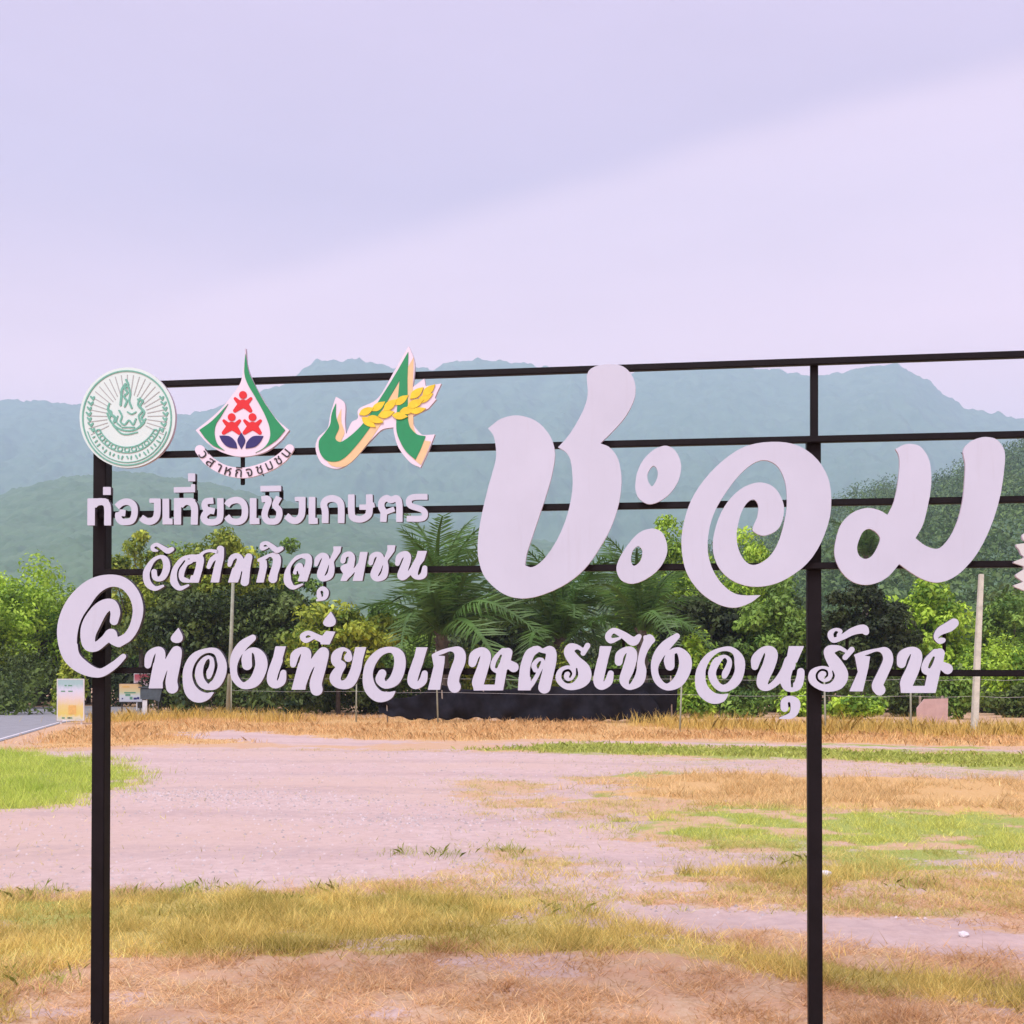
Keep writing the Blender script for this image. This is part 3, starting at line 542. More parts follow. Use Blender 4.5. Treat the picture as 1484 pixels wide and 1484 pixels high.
# ------------------------------------------------------------------ the sign
SIGN_D, PHI = 4.7, math.atan(.143)
sign = empty('roadside_sign', (0, SIGN_D, 0), -PHI)
tag(sign, 'large black steel frame sign with white Thai letters and three emblems', 'sign')
GLYPHS = """1|tho|-7263 9501 36 0 80 -6 62 -28 2 -3 -6 -9 0 -6 18 -24 13 -25 9 -33 6 -39 3 -81 -2 -195 -2 -24 -4 -6 -109 2 -13 3 -2 28 3 210 -6 78 -6 18 -11 11 -13 5 -29 2 -25 -1 -19 -6 -42 -38 -16 8 -3 0 -3 -5 -1 -294 -2 -12 -7 -3 -26 0 -93 2 -10 3 -2 18 2 443 7 5 13 3 170 -3
1|maiek|-7181 9690 11 2 111 -2 16 -3 3 -12 0 -108 -3 -15 -9 -2 -26 1 -92 2 -11 2 -3 6 0 15 0 102
1|o|-6782 9486 55 -2 51 -13 41 -21 35 -29 24 -32 17 -39 9 -48 2 -63 -6 -48 -16 -56 -22 -45 -29 -32 -33 -19 -38 -11 -57 -7 -60 0 -42 6 -35 14 -28 20 -27 30 -19 33 -9 34 -2 42 8 38 7 8 32 5 32 13 11 12 -7 15 -1 3 4 3 37 0 70 -11 4 -4 1 -9 -9 -95 -11 -3 -51 6 -6 -5 4 -15 14 -19 19 -7 58 -2 45 7 12 7 9 14 12 27 6 23 3 33 0 36 -4 30 -6 21 -14 19 -22 14 -32 8 -32 0 -28 -7 -26 -11 -21 -16 -39 -35 -6 -1 -10 8 -59 63 -7 12 3 6 44 38 40 27 52 20
1|ngo|-6334 9473 12 2 173 -4 14 -2 4 -21 2 -149 -3 -66 -8 -62 -13 -39 -20 -35 -30 -32 -43 -28 -45 -15 -47 -5 -44 6 -48 15 -41 24 -47 33 -5 6 6 12 59 79 9 -2 67 -44 19 -7 22 -4 22 1 22 10 17 13 12 17 8 27 6 51 0 137 -2 6 -6 2 -63 2 -11 3 -2 9 0 48
1|e|-6096 9466 12 1 95 -2 9 -1 3 -4 2 -327 1 -6 5 -3 46 -3 8 -5 1 -89 -2 -6 -4 -3 -167 3 -9 3 -2 4 -1 423
1|tho|-5668 9471 107 -3 51 -28 12 -9 -9 -17 24 -30 13 -24 9 -27 7 -39 3 -48 -1 -59 -6 -157 -3 -24 -12 -2 -94 4 -11 1 -5 3 -2 26 8 169 -1 51 -5 42 -8 21 -20 18 -19 7 -25 4 -15 -3 -16 -7 -44 -40 -6 2 -16 12 -3 1 -3 -6 -1 -282 -2 -14 -13 -2 -112 3 -4 3 -1 12 1 434 10 6 16 2
1|ii|-5569 9700 9 2 47 -1 9 -2 4 -3 1 -125 -1 -6 -4 -4 -366 2 -9 0 -5 5 -3 77 2 9 3 3 300 -1 7 2 2 4 2 32
1|maiek|-5622 9889 110 -2 12 -3 3 -7 0 -24 0 -92 -3 -10 -12 -3 -100 3 -9 1 -6 3 -2 122 2 9
1|yo|-5237 9465 47 1 6 -2 4 -3 9 -95 -3 -5 -6 -2 -72 -2 -21 -4 -4 -4 -2 -8 4 -23 4 -7 13 -6 106 -23 6 -3 4 -6 -20 -84 -4 -10 -8 -1 -47 9 -12 0 -38 -28 -17 -19 -2 -9 1 -9 9 -11 22 -9 31 -5 40 -1 38 6 21 9 12 14 5 29 3 54 1 109 -2 110 1 23 4 3 7 1 90 -2 10 -1 4 -6 2 -254 -6 -68 -8 -36 -8 -18 -12 -19 -16 -17 -15 -13 -41 -20 -55 -13 -47 -3 -53 3 -40 8 -35 13 -31 19 -23 23 -16 27 -10 33 -1 36 8 32 14 28 28 33 -23 42 -10 36 0 42 11 38 10 17 12 15 16 13 15 9 38 10
1|wo|-4786 9470 44 -1 46 -10 40 -16 34 -24 29 -33 21 -39 14 -44 7 -48 1 -58 -5 -53 -12 -44 -21 -38 -28 -31 -36 -24 -41 -15 -52 -8 -37 0 -37 5 -34 9 -34 14 -25 15 -21 18 -22 25 -24 32 6 9 76 60 10 -4 31 -38 15 -15 22 -10 27 -7 38 -2 37 7 21 12 17 20 7 21 5 29 1 41 -3 42 -4 23 -8 21 -11 18 -13 13 -22 11 -27 5 -25 0 -31 -6 -25 -8 -18 -9 -10 -9 -22 -31 -9 -5 -12 7 -74 59 2 9 26 35 17 17 20 15 28 13 31 11 37 9
1|e|-4520 9439 10 3 92 -3 10 -1 5 -4 -2 -327 2 -6 4 -3 40 -1 7 -6 2 -85 -2 -9 -4 -2 -62 -2 -80 2 -21 1 -7 5 3 424
1|cho|-4240 9480 37 -3 31 -14 13 -12 11 -12 8 -14 5 -18 2 -30 -5 -35 -51 -116 -10 -35 -6 -32 1 -27 9 -21 15 -18 17 -6 52 -3 29 5 7 5 7 12 13 38 3 35 -4 27 -49 49 -13 19 -8 24 -1 21 3 23 12 32 19 33 39 63 7 4 82 -42 10 -8 -4 -12 -42 -67 -12 -26 3 -9 30 -26 13 -16 16 -29 7 -27 3 -29 0 -30 -4 -29 -15 -50 -22 -40 -28 -29 -31 -17 -37 -8 -46 -2 -52 3 -36 9 -28 14 -25 21 -23 29 -17 33 -8 27 -3 26 0 30 5 29 17 64 39 85 5 17 -5 4 -43 -5 -11 3 -14 97 3 4 7 2
1|i|-4053 9642 79 -2 10 -2 3 -10 1 -71 -1 -9 -3 -4 -349 2 -12 2 -4 3 -2 82 1 6 5 5
1|ngo|-3617 9444 39 0 36 -4 6 -3 1 -4 -2 -222 -7 -64 -10 -38 -17 -35 -24 -32 -29 -28 -30 -18 -31 -11 -36 -3 -34 3 -36 10 -28 13 -27 18 -61 52 -5 9 63 76 9 6 9 -5 61 -50 25 -13 18 -4 15 1 14 8 13 13 18 30 8 32 5 70 1 109 -3 8 -4 2 -52 1 -10 2 -3 9 -1 55 5 5 6 1
1|e|-3478 9438 10 2 91 -3 9 -1 5 -4 -2 -342 2 -5 4 -3 30 -1 6 -6 2 -85 -1 -6 -4 -3 -51 -3 -94 2 -9 2 -4 6 3 435
1|ko|-3088 9461 34 -1 33 -6 36 -11 33 -14 24 -15 20 -18 22 -27 14 -23 8 -21 6 -26 6 -61 1 -79 -4 -151 -1 -21 -4 -5 -98 2 -12 3 -2 26 4 189 -3 58 -5 33 -12 20 -18 15 -36 14 -31 5 -30 -3 -30 -11 -17 -13 -6 -18 0 -20 17 -53 6 -38 2 -76 -4 -125 -4 -3 -12 -1 -87 3 -11 3 -2 18 2 116 -2 56 -4 26 -17 50 -4 26 2 35 8 32 11 23 13 21 18 17 19 14 27 14 30 11 27 7
1|so|-2792 9465 99 0 12 -3 3 -29 -1 -192 2 -58 6 -55 5 -10 15 -9 27 -7 30 -3 21 1 21 5 27 12 21 14 16 19 6 41 -1 6 -6 3 -96 2 -10 3 -2 11 1 70 2 3 6 2 99 -2 8 3 2 32 -3 107 1 21 3 6 9 1 87 -1 14 -3 3 -23 1 -108 6 -4 12 0 5 -5 17 -70 -4 -6 -27 -6 -7 -4 -6 -81 -8 -38 -17 -31 -34 -35 -36 -24 -47 -22 -42 -11 -42 -2 -54 5 -48 14 -33 18 -34 29 -11 16 -8 19 -9 59 -4 81 2 84 -2 18 2 17 -2 91 0 23
1|to|-2137 9442 22 1 18 -4 50 -26 59 21 21 3 18 -2 19 -6 22 -13 16 -14 13 -17 10 -21 9 -29 9 -67 2 -121 -3 -84 1 -52 -1 -23 -2 -3 -12 -2 -83 2 -9 1 -3 4 1 237 -3 50 -8 40 -8 3 -44 -16 -33 -3 -30 7 -35 20 -6 1 -12 -6 -14 -13 -6 -15 -4 -20 3 -29 24 -42 6 -3 6 1 104 37 12 2 7 -10 22 -55 1 -9 -7 -6 -123 -43 -9 -6 -11 -115 -5 -10 -95 6 -9 2 -3 4 8 101 0 38 -6 20 -26 47 -8 26 -3 44 5 43 7 23 11 23 12 17 16 17 21 17 22 13 21 9
1|ro|-1632 9448 104 0 88 -4 12 -1 3 -3 1 -83 -1 -9 -3 -3 -150 4 -59 -3 -27 -4 -18 -5 -9 -9 -2 -11 2 -16 14 -11 40 -14 109 -34 41 -20 30 -23 24 -29 14 -32 4 -35 -6 -37 -13 -29 -21 -24 -23 -16 -30 -9 -41 -6 -41 -2 -186 7 -4 2 -2 9 1 78 3 9 20 1 112 -5 76 0 39 5 8 5 3 6 2 14 -5 11 -9 10 -20 11 -35 14 -109 33 -45 21 -29 26 -12 18 -8 17 -6 38 1 32 11 31 17 26 23 20 30 14 35 10
2|wo|-6131 8497 40 -2 38 -12 35 -22 25 -29 20 -39 14 -51 4 -50 -5 -48 -17 -53 -26 -53 -29 -42 -31 -29 -37 -19 -41 -10 -47 0 -23 4 -18 7 -21 11 -18 15 -14 18 -8 18 -7 30 -5 66 2 12 4 12 16 16 19 8 24 -1 20 -11 10 -11 6 -15 6 -65 3 -15 13 -16 12 1 16 11 13 14 26 51 22 69 3 23 0 27 -4 39 -9 33 -15 30 -14 12 -9 2 -13 -1 -34 -13 -32 -20 -28 -26 -24 -35 -22 -42 -24 -56 -15 -48 -4 -36 2 -35 6 -36 13 -36 15 -27 22 -27 24 -22 26 -15 15 -2 19 1 101 25 10 -2 9 -5 6 -16 -3 -10 -7 -7 -78 -42 -28 -13 -22 -7 -22 -3 -22 0 -26 4 -47 16 -44 25 -35 31 -24 34 -19 48 -12 54 -4 63 6 51 16 47 29 51 48 65 52 54 37 28 45 23 47 17
2|i|-6223 8704 32 2 35 -10 161 -86 12 0 54 20 12 1 13 -3 15 -10 9 -12 3 -15 -2 -15 -13 -16 -56 -37 -32 -10 -31 2 -19 6 -22 12 -123 97 -19 12 -12 2 -13 -3 -16 -9 -4 -5 0 -9 11 -13 55 -27 5 -9 -2 -9 -11 -7 -44 -3 -25 0 -19 4 -21 14 -14 21 -7 27 4 27 9 18 19 18 29 16
2|so|-5247 8582 50 -2 93 -14 12 -7 7 -9 3 -12 -1 -11 -4 -9 -8 -8 -9 -5 -13 -2 -105 26 -22 2 -25 -2 -28 -6 -25 -9 -22 -12 -13 -13 -8 -14 -1 -9 14 -27 7 -27 1 -30 -5 -38 -25 -115 -66 -217 -13 -4 -162 3 -16 -3 -78 7 -25 5 -15 8 -19 15 -16 19 -13 27 -7 32 -1 39 6 42 12 35 17 30 87 111 1 9 -3 6 -5 4 -9 1 -10 -7 -75 -93 -22 -33 -14 -30 -10 -36 -5 -41 1 -36 8 -69 11 -29 18 -36 16 -24 13 -9 12 -2 22 3 103 28 10 -1 8 -6 4 -9 -2 -9 -7 -9 -94 -53 -28 -13 -28 -7 -28 0 -32 7 -29 15 -30 22 -21 20 -20 24 -16 24 -9 21 -6 24 -3 24 4 56 18 84 12 35 15 35 22 36 24 35 50 59 32 29 26 19 25 14 31 12 51 13 75 11 37 0 47 -4 34 5 28 1 41 36 37 20 53 19;-5621 8425 -15 -6 -3 -3 3 -3 24 -4 6 4 1 9 -4 5;-5499 8370 -44 -4 -10 -13 -9 -8 -65 -28 -19 -15 -13 -22 -16 -35 -25 -71 -7 -48 2 -15 6 -5 68 -26 25 -18 7 9 19 60 6 3 28 1 6 3 34 104 16 65 7 57 -4 6
2|aa|-5067 8637 19 2 22 -4 18 -10 14 -16 7 -12 3 -15 0 -76 -3 -59 -7 -54 -39 -167 -39 -210 -4 -6 -9 -3 -134 3 -6 3 1 11 57 242 32 108 1 13 -7 0 -12 -8 -22 -21 -16 -27 -35 -70 -14 -15 -10 -4 -12 -1 -13 3 -9 5 -12 16 -2 20 30 86 21 41 18 23 23 20 89 59 3 8 0 60 4 17 6 12 10 12 12 8
2|ho|-4790 8504 22 3 25 -3 25 -7 25 -12 19 -15 16 -18 11 -17 12 -29 6 4 37 65 13 12 15 9 25 3 24 -6 20 -14 13 -20 5 -21 -1 -21 -33 -152 -28 -268 -7 -18 -10 -14 -14 -12 -19 -9 -30 -4 -29 8 -24 18 -8 12 -7 15 -1 12 32 179 0 6 -7 6 -6 0 -5 -6 -34 -126 -11 -15 -15 -43 -12 -2 -151 1 -10 1 -4 4 3 15 72 220 4 6 15 6 18 20 35 82 12 42 -5 11 -11 5 -15 -6 -18 -16 -11 -11 -8 -15 -33 -79 -13 -13 -19 -4 -12 2 -13 6 -8 10 -5 12 0 11 14 83 14 38 24 29 17 14 22 12
2|ko|-4100 8506 24 1 24 -4 22 -8 19 -13 17 -18 12 -21 9 -24 4 -26 1 -44 -7 -59 -11 -44 -38 -108 -5 -29 -6 -62 -10 -26 -16 -17 -18 -12 -22 -6 -21 0 -21 5 -22 13 -14 16 -10 21 -4 20 3 21 28 96 40 117 7 27 3 26 -1 35 -6 24 -9 11 -12 8 -13 5 -12 2 -18 -7 -66 -44 23 -9 4 -6 8 -103 -60 -261 -4 -4 -9 -1 -108 1 -12 3 -1 12 57 220 0 109 -4 5 -21 6 -10 9 -4 15 4 15 13 12 174 76 62 18
2|i|-4245 8701 38 -2 37 -14 79 -49 61 -45 12 0 55 17 22 -3 12 -8 8 -12 2 -15 -2 -12 -11 -14 -51 -35 -22 -10 -25 -4 -27 4 -30 15 -20 15 -63 58 -10 6 -12 -14 -70 -33 -28 -5 -24 5 -20 16 -11 23 -1 30 9 32 12 20 20 16 27 12;-4244 8637 -15 -4 -9 -6 -2 -13 5 -6 58 -2 10 4 -9 11 -16 12 -10 4
2|jo|-3563 8480 36 1 24 -1 21 -6 18 -9 16 -13 14 -21 10 -24 4 -23 1 -56 -9 -64 -35 -119 -11 -26 -32 -102 -6 -8 -9 -2 -128 2 -20 4 -4 4 0 8 36 93 -2 6 -13 9 -8 9 -10 40 -15 3 -8 -5 -1 -9 3 -29 -6 -9 -9 -4 -16 -3 -15 4 -12 9 -7 13 0 20 36 96 25 29 31 25 12 3 19 -1 15 -4 12 -7 13 -11 9 -15 11 -46 9 13 16 38 8 29 4 38 -3 24 -6 4 -64 19 -33 -9 -22 -13 -33 -15 -31 -24 -36 -44 -25 -44 -11 -35 -4 -43 2 -41 9 -42 1 -47 8 -29 23 -47 12 -19 12 -10 15 -1 22 3 100 27 21 -3 4 -5 0 -9 -7 -8 -76 -43 -57 -27 -22 -5 -21 -2 -21 3 -25 7 -37 20 -35 29 -25 33 -15 35 -7 41 2 50 9 56 17 52 26 53 45 67 57 69 42 41 28 19 27 11 52 11 24 10
2|cho|-3046 8593 127 -1 7 -1 3 -6 -12 -58 -2 -21 -5 -14 -69 -98 -29 -37 -11 -24 -1 -20 10 -64 2 -32 -7 -64 -11 -44 -13 -29 -16 -20 -21 -18 -27 -16 -36 -13 -43 -9 -30 -2 -27 6 -18 9 -15 10 -26 30 -17 35 -4 38 3 27 7 26 73 186 6 20 0 8 -3 1 -9 -8 -25 -36 -37 -81 -10 -9 -16 -5 -12 2 -9 4 -9 9 -5 12 3 70 7 35 9 20 13 17 17 18 22 17 22 13 21 9 18 4 21 1 24 -4 22 -6 18 -9 18 -14 12 -14 10 -18 6 -18 5 -24 3 -5 32 61 34 81 -3 64;-3130 8287 -35 -101 -35 -75 -2 -9 2 -5 13 6 21 19 11 15 8 17 10 35 9 47 2 40 -1 11
2|u|-3246 7918 26 2 30 -9 30 -20 21 -24 12 -23 4 -26 -1 -29 -9 -32 -11 -24 -14 -20 -17 -15 -18 -10 -21 -7 -27 -5 -88 -7 -9 1 -10 10 -1 9 2 6 6 6 16 8 6 6 -14 17 -5 18 2 67 5 29 11 21 22 23 27 18;-3250 7846 -15 -8 -6 -10 20 -61 2 -24 5 -3 12 6 8 12 5 20 1 23 -3 21 -9 17 -8 8
2|mo|-2792 8504 35 -1 18 -6 15 -7 15 -12 13 -14 11 -17 8 -18 7 -32 1 -35 -14 -75 2 -15 -15 -46 0 -6 2 -2 21 22 59 75 27 165 4 11 12 2 105 -2 9 -1 4 -3 -1 -15 -86 -454 -2 -9 -5 -5 -153 1 -12 3 1 12 34 122 1 11 -3 3 -69 -76 -24 -17 -45 -54 -9 -3 -84 1 -15 4 2 11 45 108 -32 48 -11 22 -5 20 3 21 12 17 19 14 45 17 15 3 9 5 12 0 5 3 20 61 6 38 -1 14 -6 4 -15 -3 -18 -9 -7 -11 -10 -53 -8 -20 -8 -9 -12 -7 -12 -3 -12 0 -12 3 -12 8 -9 11 -4 13 -1 14 13 64 15 35 22 23 18 11 21 9
2|cho|-2109 8599 126 -4 6 -1 4 -6 -12 -52 -2 -28 -5 -15 -69 -94 -34 -40 -10 -20 -1 -21 13 -63 3 -32 -5 -75 -12 -55 -12 -26 -16 -23 -20 -18 -27 -15 -36 -12 -38 -7 -36 -1 -27 6 -18 8 -18 11 -15 13 -15 18 -10 18 -7 17 -4 17 0 21 3 20 8 26 84 190 13 35 1 14 -4 3 -9 -3 -15 -14 -11 -14 -8 -20 -16 -64 -7 -14 -15 -13 -20 -4 -15 4 -11 8 -9 11 -3 12 7 78 8 35 7 17 13 17 14 14 18 12 21 10 24 7 24 5 21 0 21 -3 20 -6 18 -9 15 -11 13 -13 10 -15 16 -40 3 -1 9 15 48 109 -3 73 1 5;-2191 8268 -39 -98 -42 -75 -2 -9 3 -6 12 5 18 15 14 17 9 18 12 37 15 64 2 23
2|no|-1588 8494 139 -1 9 -1 4 -3 -2 -14 -44 -141 -68 -82 -32 -98 -8 -43 2 -17 7 -6 11 5 18 16 11 13 6 14 18 75 7 20 8 9 13 8 14 3 14 -2 12 -6 11 -10 6 -12 3 -11 -1 -95 -6 -26 -11 -23 -22 -24 -33 -18 -41 -10 -47 -1 -41 8 -33 15 -23 21 -24 34 -6 -3 -65 -56 -35 -20 -21 -5 -24 -1 -23 4 -20 10 -19 16 -13 21 -6 27 2 28 11 35 89 207 11 34 -2 3 -9 -5 -24 -26 -36 -86 -8 -14 -18 -11 -12 -2 -12 2 -11 5 -10 9 -6 12 -2 11 9 93 7 26 12 23 22 24 30 20 38 16 39 8 29 0 27 -7 23 -15 18 -19 12 -19 7 -24 4 -26 -1 -23 -12 -60 -42 -129 -3 -17 15 17 34 51 75 139 13 18 30 104
3|at|-7089 8168 81 -1 74 -8 70 -15 47 -16 51 -22 57 -36 42 -32 51 -49 45 -55 39 -57 30 -57 26 -66 19 -66 12 -69 4 -68 -7 -75 -13 -69 -25 -83 -29 -77 -29 -59 -41 -67 -47 -59 -41 -42 -45 -33 -140 -74 -19 -7 -19 -2 -32 5 -73 30 -37 20 -34 27 -6 0 -32 -23 -106 -85 -31 -21 -32 -16 -45 -13 -48 -7 -42 2 -44 11 -38 18 -35 27 -27 35 -22 44 -15 54 -9 66 -2 85 5 57 13 60 19 54 22 51 35 60 47 66 67 80 44 42 39 33 42 27 42 22 44 17 39 10 45 7 38 0 32 -3 32 -9 28 -14 23 -18 22 -24 19 -28 18 -36 14 -42 9 -39 2 -33 -2 -27 -6 -33 -37 -116 -14 -18 -16 -12 -19 -7 -22 -3 -26 5 -22 12 -17 18 -10 21 -2 30 15 111 -2 18 -10 30 -6 7 -6 -3 -34 -31 -27 -34 -39 -64 -140 -264 -14 -39 -8 -39 -3 -51 1 -9 5 -5 12 5 29 19 88 74 18 20 39 54 22 22 28 19 26 9 29 4 31 -4 26 -11 22 -16 16 -18 12 -21 7 -24 5 -39 8 -7 10 -1 9 4 54 24 32 18 23 18 28 33 25 36 23 40 18 40 17 48 15 54 11 54 7 71 -3 63 -13 66 -23 66 -30 57 -47 64 -48 48 -25 19 -29 17 -54 20 -60 10 -58 0 -51 -11 -54 -21 -61 -36 -61 -46 -54 -55 -42 -51 -67 -98 -92 -120 -34 -48 -48 -86 -34 -88 -19 -75 -16 -84 -6 -57 -5 -94 2 -12 13 -18 10 -93 10 -36 12 -28 24 -36 35 -39 52 -45 64 -48 51 -35 55 -31 48 -20 41 -9 26 1 29 8 35 16 32 18 147 90 130 101 26 17 25 4 13 -3 12 -6 16 -18 4 -12 1 -12 -4 -15 -7 -12 -95 -104 -40 -39 -31 -27 -50 -37 -93 -62 -67 -35 -42 -16 -28 -8 -29 -5 -48 -4 -83 6 -81 15 -77 22 -74 28 -67 32 -68 41 -62 48 -57 54 -41 48 -31 49 -36 72 -27 76 -25 100 -15 96 -6 79 1 82 9 81 18 85 26 81 34 84 41 84 50 81 42 57 63 73 71 69 74 62 56 41 77 47 61 29 82 30 80 21 80 13
3|tho|-5852 6921 19 1 22 -5 19 -9 19 -14 11 -15 9 -18 6 -17 3 -27 -3 -60 -26 -163 -46 -211 -8 -48 -1 -38 14 -57 4 -32 -4 -30 -13 -28 -19 -21 -25 -16 -28 -10 -28 -2 -28 5 -27 12 -22 18 -17 24 -11 32 -10 69 -2 45 8 65 25 116 2 18 -12 -19 -20 -46 -52 -146 1 -93 -2 -9 -19 -2 -224 -1 -12 2 -3 4 2 12 83 409 3 10 10 7 4 9 21 105 4 39 -1 7 -3 0 -7 -8 -34 -74 -43 -146 -11 -14 -13 -9 -15 -6 -19 -1 -19 4 -19 12 -13 17 -6 21 1 99 3 32 12 45 17 33 23 27 26 23 32 21 37 19 45 16 34 7 32 2 31 -6 23 -9 22 -15 18 -19 15 -25 7 -21 5 -24 1 -39 -3 -50 0 -8 4 0 12 18 52 88 53 74 15 16 18 14 19 9
3|maiek|-5808 7230 5 3 7 -5 60 -105 13 -39 1 -21 -2 -18 -5 -18 -10 -17 -14 -14 -15 -10 -22 -9 -22 -4 -22 -1 -25 3 -38 11 -12 7 -13 12 -11 14 -6 12 -2 15 1 15 9 24 20 30
3|o|-5247 6890 37 2 37 -2 34 -6 34 -13 31 -19 29 -25 27 -32 21 -31 20 -35 22 -47 12 -36 8 -38 4 -48 -1 -38 -6 -47 -11 -47 -11 -36 -19 -44 -23 -45 -20 -32 -24 -30 -24 -25 -22 -16 -28 -17 -34 -13 -41 -9 -93 1 -25 4 -31 10 -28 12 -30 17 -20 16 -22 23 -15 21 -15 26 -23 60 -8 35 -4 33 0 32 3 33 14 62 23 54 38 56 35 38 36 30 38 21 37 12 28 2 34 -11 31 -20 13 -13 6 -10 11 -35 6 -38 3 -48 -3 -32 -10 -45 -20 -65 -27 -59 -16 -19 -25 -12 -15 -3 -10 3 -9 13 -7 18 -7 45 1 56 41 71 16 53 5 45 -10 41 -8 5 -9 -2 -21 -12 -13 -14 -16 -24 -16 -33 -12 -29 -9 -33 -7 -44 -2 -42 3 -41 9 -42 9 -24 19 -30 40 -50 13 -8 9 0 9 4 13 21 38 28 19 24 19 32 25 53 23 69 13 50 3 41 -3 27 -11 38 -7 39 -13 38 -10 18 -12 15 -15 12 -16 9 -25 8 -28 5 -31 0 -31 -5 -28 -8 -31 -15 -29 -17 -28 -21 -45 -47 -38 -54 -26 -49 -21 -60 -12 -63 -1 -53 8 -54 20 -62 24 -47 30 -39 46 -43 40 -25 44 -16 47 -10 28 1 53 11 24 2 22 -1 5 -4 1 -6 -41 -59 -25 -30 -30 -26 -37 -21 -50 -21 -53 -12 -47 -2 -50 7 -34 10 -31 14 -32 20 -25 20 -26 28 -19 26 -16 27 -14 33 -15 47 -10 51 -6 50 -4 63 1 104 7 53 9 39 27 74 37 68 22 33 24 29 49 46 53 33 75 30 87 23
3|ngo|-4489 7108 16 3 18 -2 15 -7 13 -10 9 -13 5 -15 0 -18 -4 -15 -12 -17 -131 -121 -30 -35 -25 -32 3 -1 40 31 31 19 28 10 33 7 40 0 40 -7 34 -13 34 -19 34 -27 29 -30 21 -30 18 -35 14 -43 8 -45 2 -42 -4 -47 -8 -38 -16 -50 -22 -53 -19 -41 -37 -62 -26 -32 -22 -22 -21 -17 -37 -23 -25 -11 -40 -13 -40 -9 -40 -5 -37 -1 -34 3 -30 7 -25 10 -28 14 -31 22 -27 24 -31 33 -22 29 -17 30 -19 53 -12 76 -6 130 6 83 15 65 28 68 24 44 21 32 48 59 44 41 47 32 49 25;-4483 6800 -3 -16 -1 -85 5 -121 -5 -17 -7 -15 -12 -15 -14 -11 -18 -10 -19 -5 -18 -1 -18 3 -19 7 -15 9 -15 14 -10 17 -8 25 -11 76 -1 30 6 47 17 50 -22 -26 -26 -42 -23 -47 -16 -44 -12 -47 -3 -45 2 -50 10 -50 16 -38 29 -47 29 -33 13 -9 12 -6 10 -1 12 3 34 17 37 28 30 31 22 32 22 41 35 91 10 38 2 36 -2 44 -9 70 -7 33 -9 20 -17 17 -7 2
3|e|-4065 6907 10 3 162 -1 9 -1 3 -4 -58 -200 2 -32 -3 -23 -82 -223 -16 -65 -3 -23 1 -12 3 -2 6 5 19 29 10 30 24 88 6 11 12 12 12 7 15 4 15 0 16 -5 12 -8 9 -11 6 -13 2 -15 -1 -88 -3 -29 -10 -38 -16 -30 -28 -29 -42 -26 -48 -19 -25 -5 -21 -2 -31 3 -30 10 -28 15 -24 21 -17 23 -14 30 -8 32 -2 35 4 50 13 62 30 88 56 144 10 20 38 171
3|tho|-3593 6897 39 1 37 -8 30 -16 26 -24 16 -27 9 -29 2 -41 -5 -53 1 -3 3 -1 12 13 43 61 50 61 37 34 15 11 18 9 18 6 18 1 21 -2 20 -6 15 -9 14 -12 13 -17 9 -18 5 -23 2 -18 -7 -61 -52 -213 -48 -166 -16 -70 -2 -26 11 -41 4 -27 -3 -32 -10 -25 -15 -21 -21 -17 -24 -11 -28 -6 -30 3 -27 9 -24 17 -16 19 -10 20 -21 82 -2 53 10 58 20 64 52 143 6 21 -3 3 -9 -8 -24 -36 -22 -41 -21 -46 -50 -129 -2 -12 -8 -14 -2 -12 -8 -15 -10 -70 -4 -8 -13 -2 -212 0 -12 1 -3 3 2 14 115 425 4 9 12 9 3 6 24 99 5 35 -1 6 -3 0 -10 -9 -31 -55 -46 -138 -17 -17 -24 -9 -18 1 -19 8 -12 11 -9 18 -2 12 -1 96 2 30 6 29 10 28 14 22 20 23 26 20 26 16 33 14 39 12
3|ii|-3499 7171 31 0 34 -7 36 -15 79 -37 78 -27 9 5 54 68 10 7 147 -11 9 -2 2 -4 -93 -198 -8 -13 -12 -2 -130 4 -12 2 -3 4 -2 23 -4 6 -106 54 -9 -3 -84 -47 -40 -13 -21 0 -22 5 -21 10 -20 16 -19 24 -14 29 -2 29 7 24 19 23 29 20 40 17;-3489 7095 -21 -9 -19 -17 1 -9 12 -10 12 -1 21 3 37 11 9 5 -7 9 -21 14 -12 5
3|maiek|-3090 7490 7 -4 35 -55 36 -61 6 -18 5 -20 -3 -32 -7 -17 -12 -17 -15 -11 -21 -10 -27 -8 -24 -3 -24 1 -28 5 -30 12 -22 20 -9 21 -1 11 2 15 10 23 22 32 92 109
3|yo|-2912 6889 32 2 36 -8 45 -21 36 -25 15 -18 10 -21 20 -70 2 -17 -3 -20 -7 -15 -12 -14 -16 -12 -18 -6 -18 -2 -18 2 -18 8 -15 11 -12 16 -7 18 -2 20 3 15 6 14 38 52 2 9 -6 6 -13 6 -27 5 -12 -5 -10 -15 -11 -29 -11 -40 -7 -35 -1 -24 6 -8 40 -24 21 -18 12 -20 4 -23 -2 -14 -6 -18 -52 -90 -29 -79 -3 -17 3 -18 9 -17 10 -3 18 4 21 9 17 10 13 13 30 49 37 81 15 41 13 43 67 309 12 4 161 0 12 -1 4 -5 -58 -203 -20 -133 -14 -61 -29 -81 -28 -67 -19 -35 -21 -33 -24 -28 -21 -19 -24 -16 -30 -13 -27 -8 -33 -6 -51 -1 -57 7 -46 13 -41 19 -37 26 -27 30 -20 35 -10 37 -1 27 4 23 6 23 12 27 31 49 46 52 3 6 -29 21 -15 15 -15 23 -11 26 -7 32 -1 32 4 32 8 29 10 21 13 20 17 20 18 15 24 16 27 14 31 12
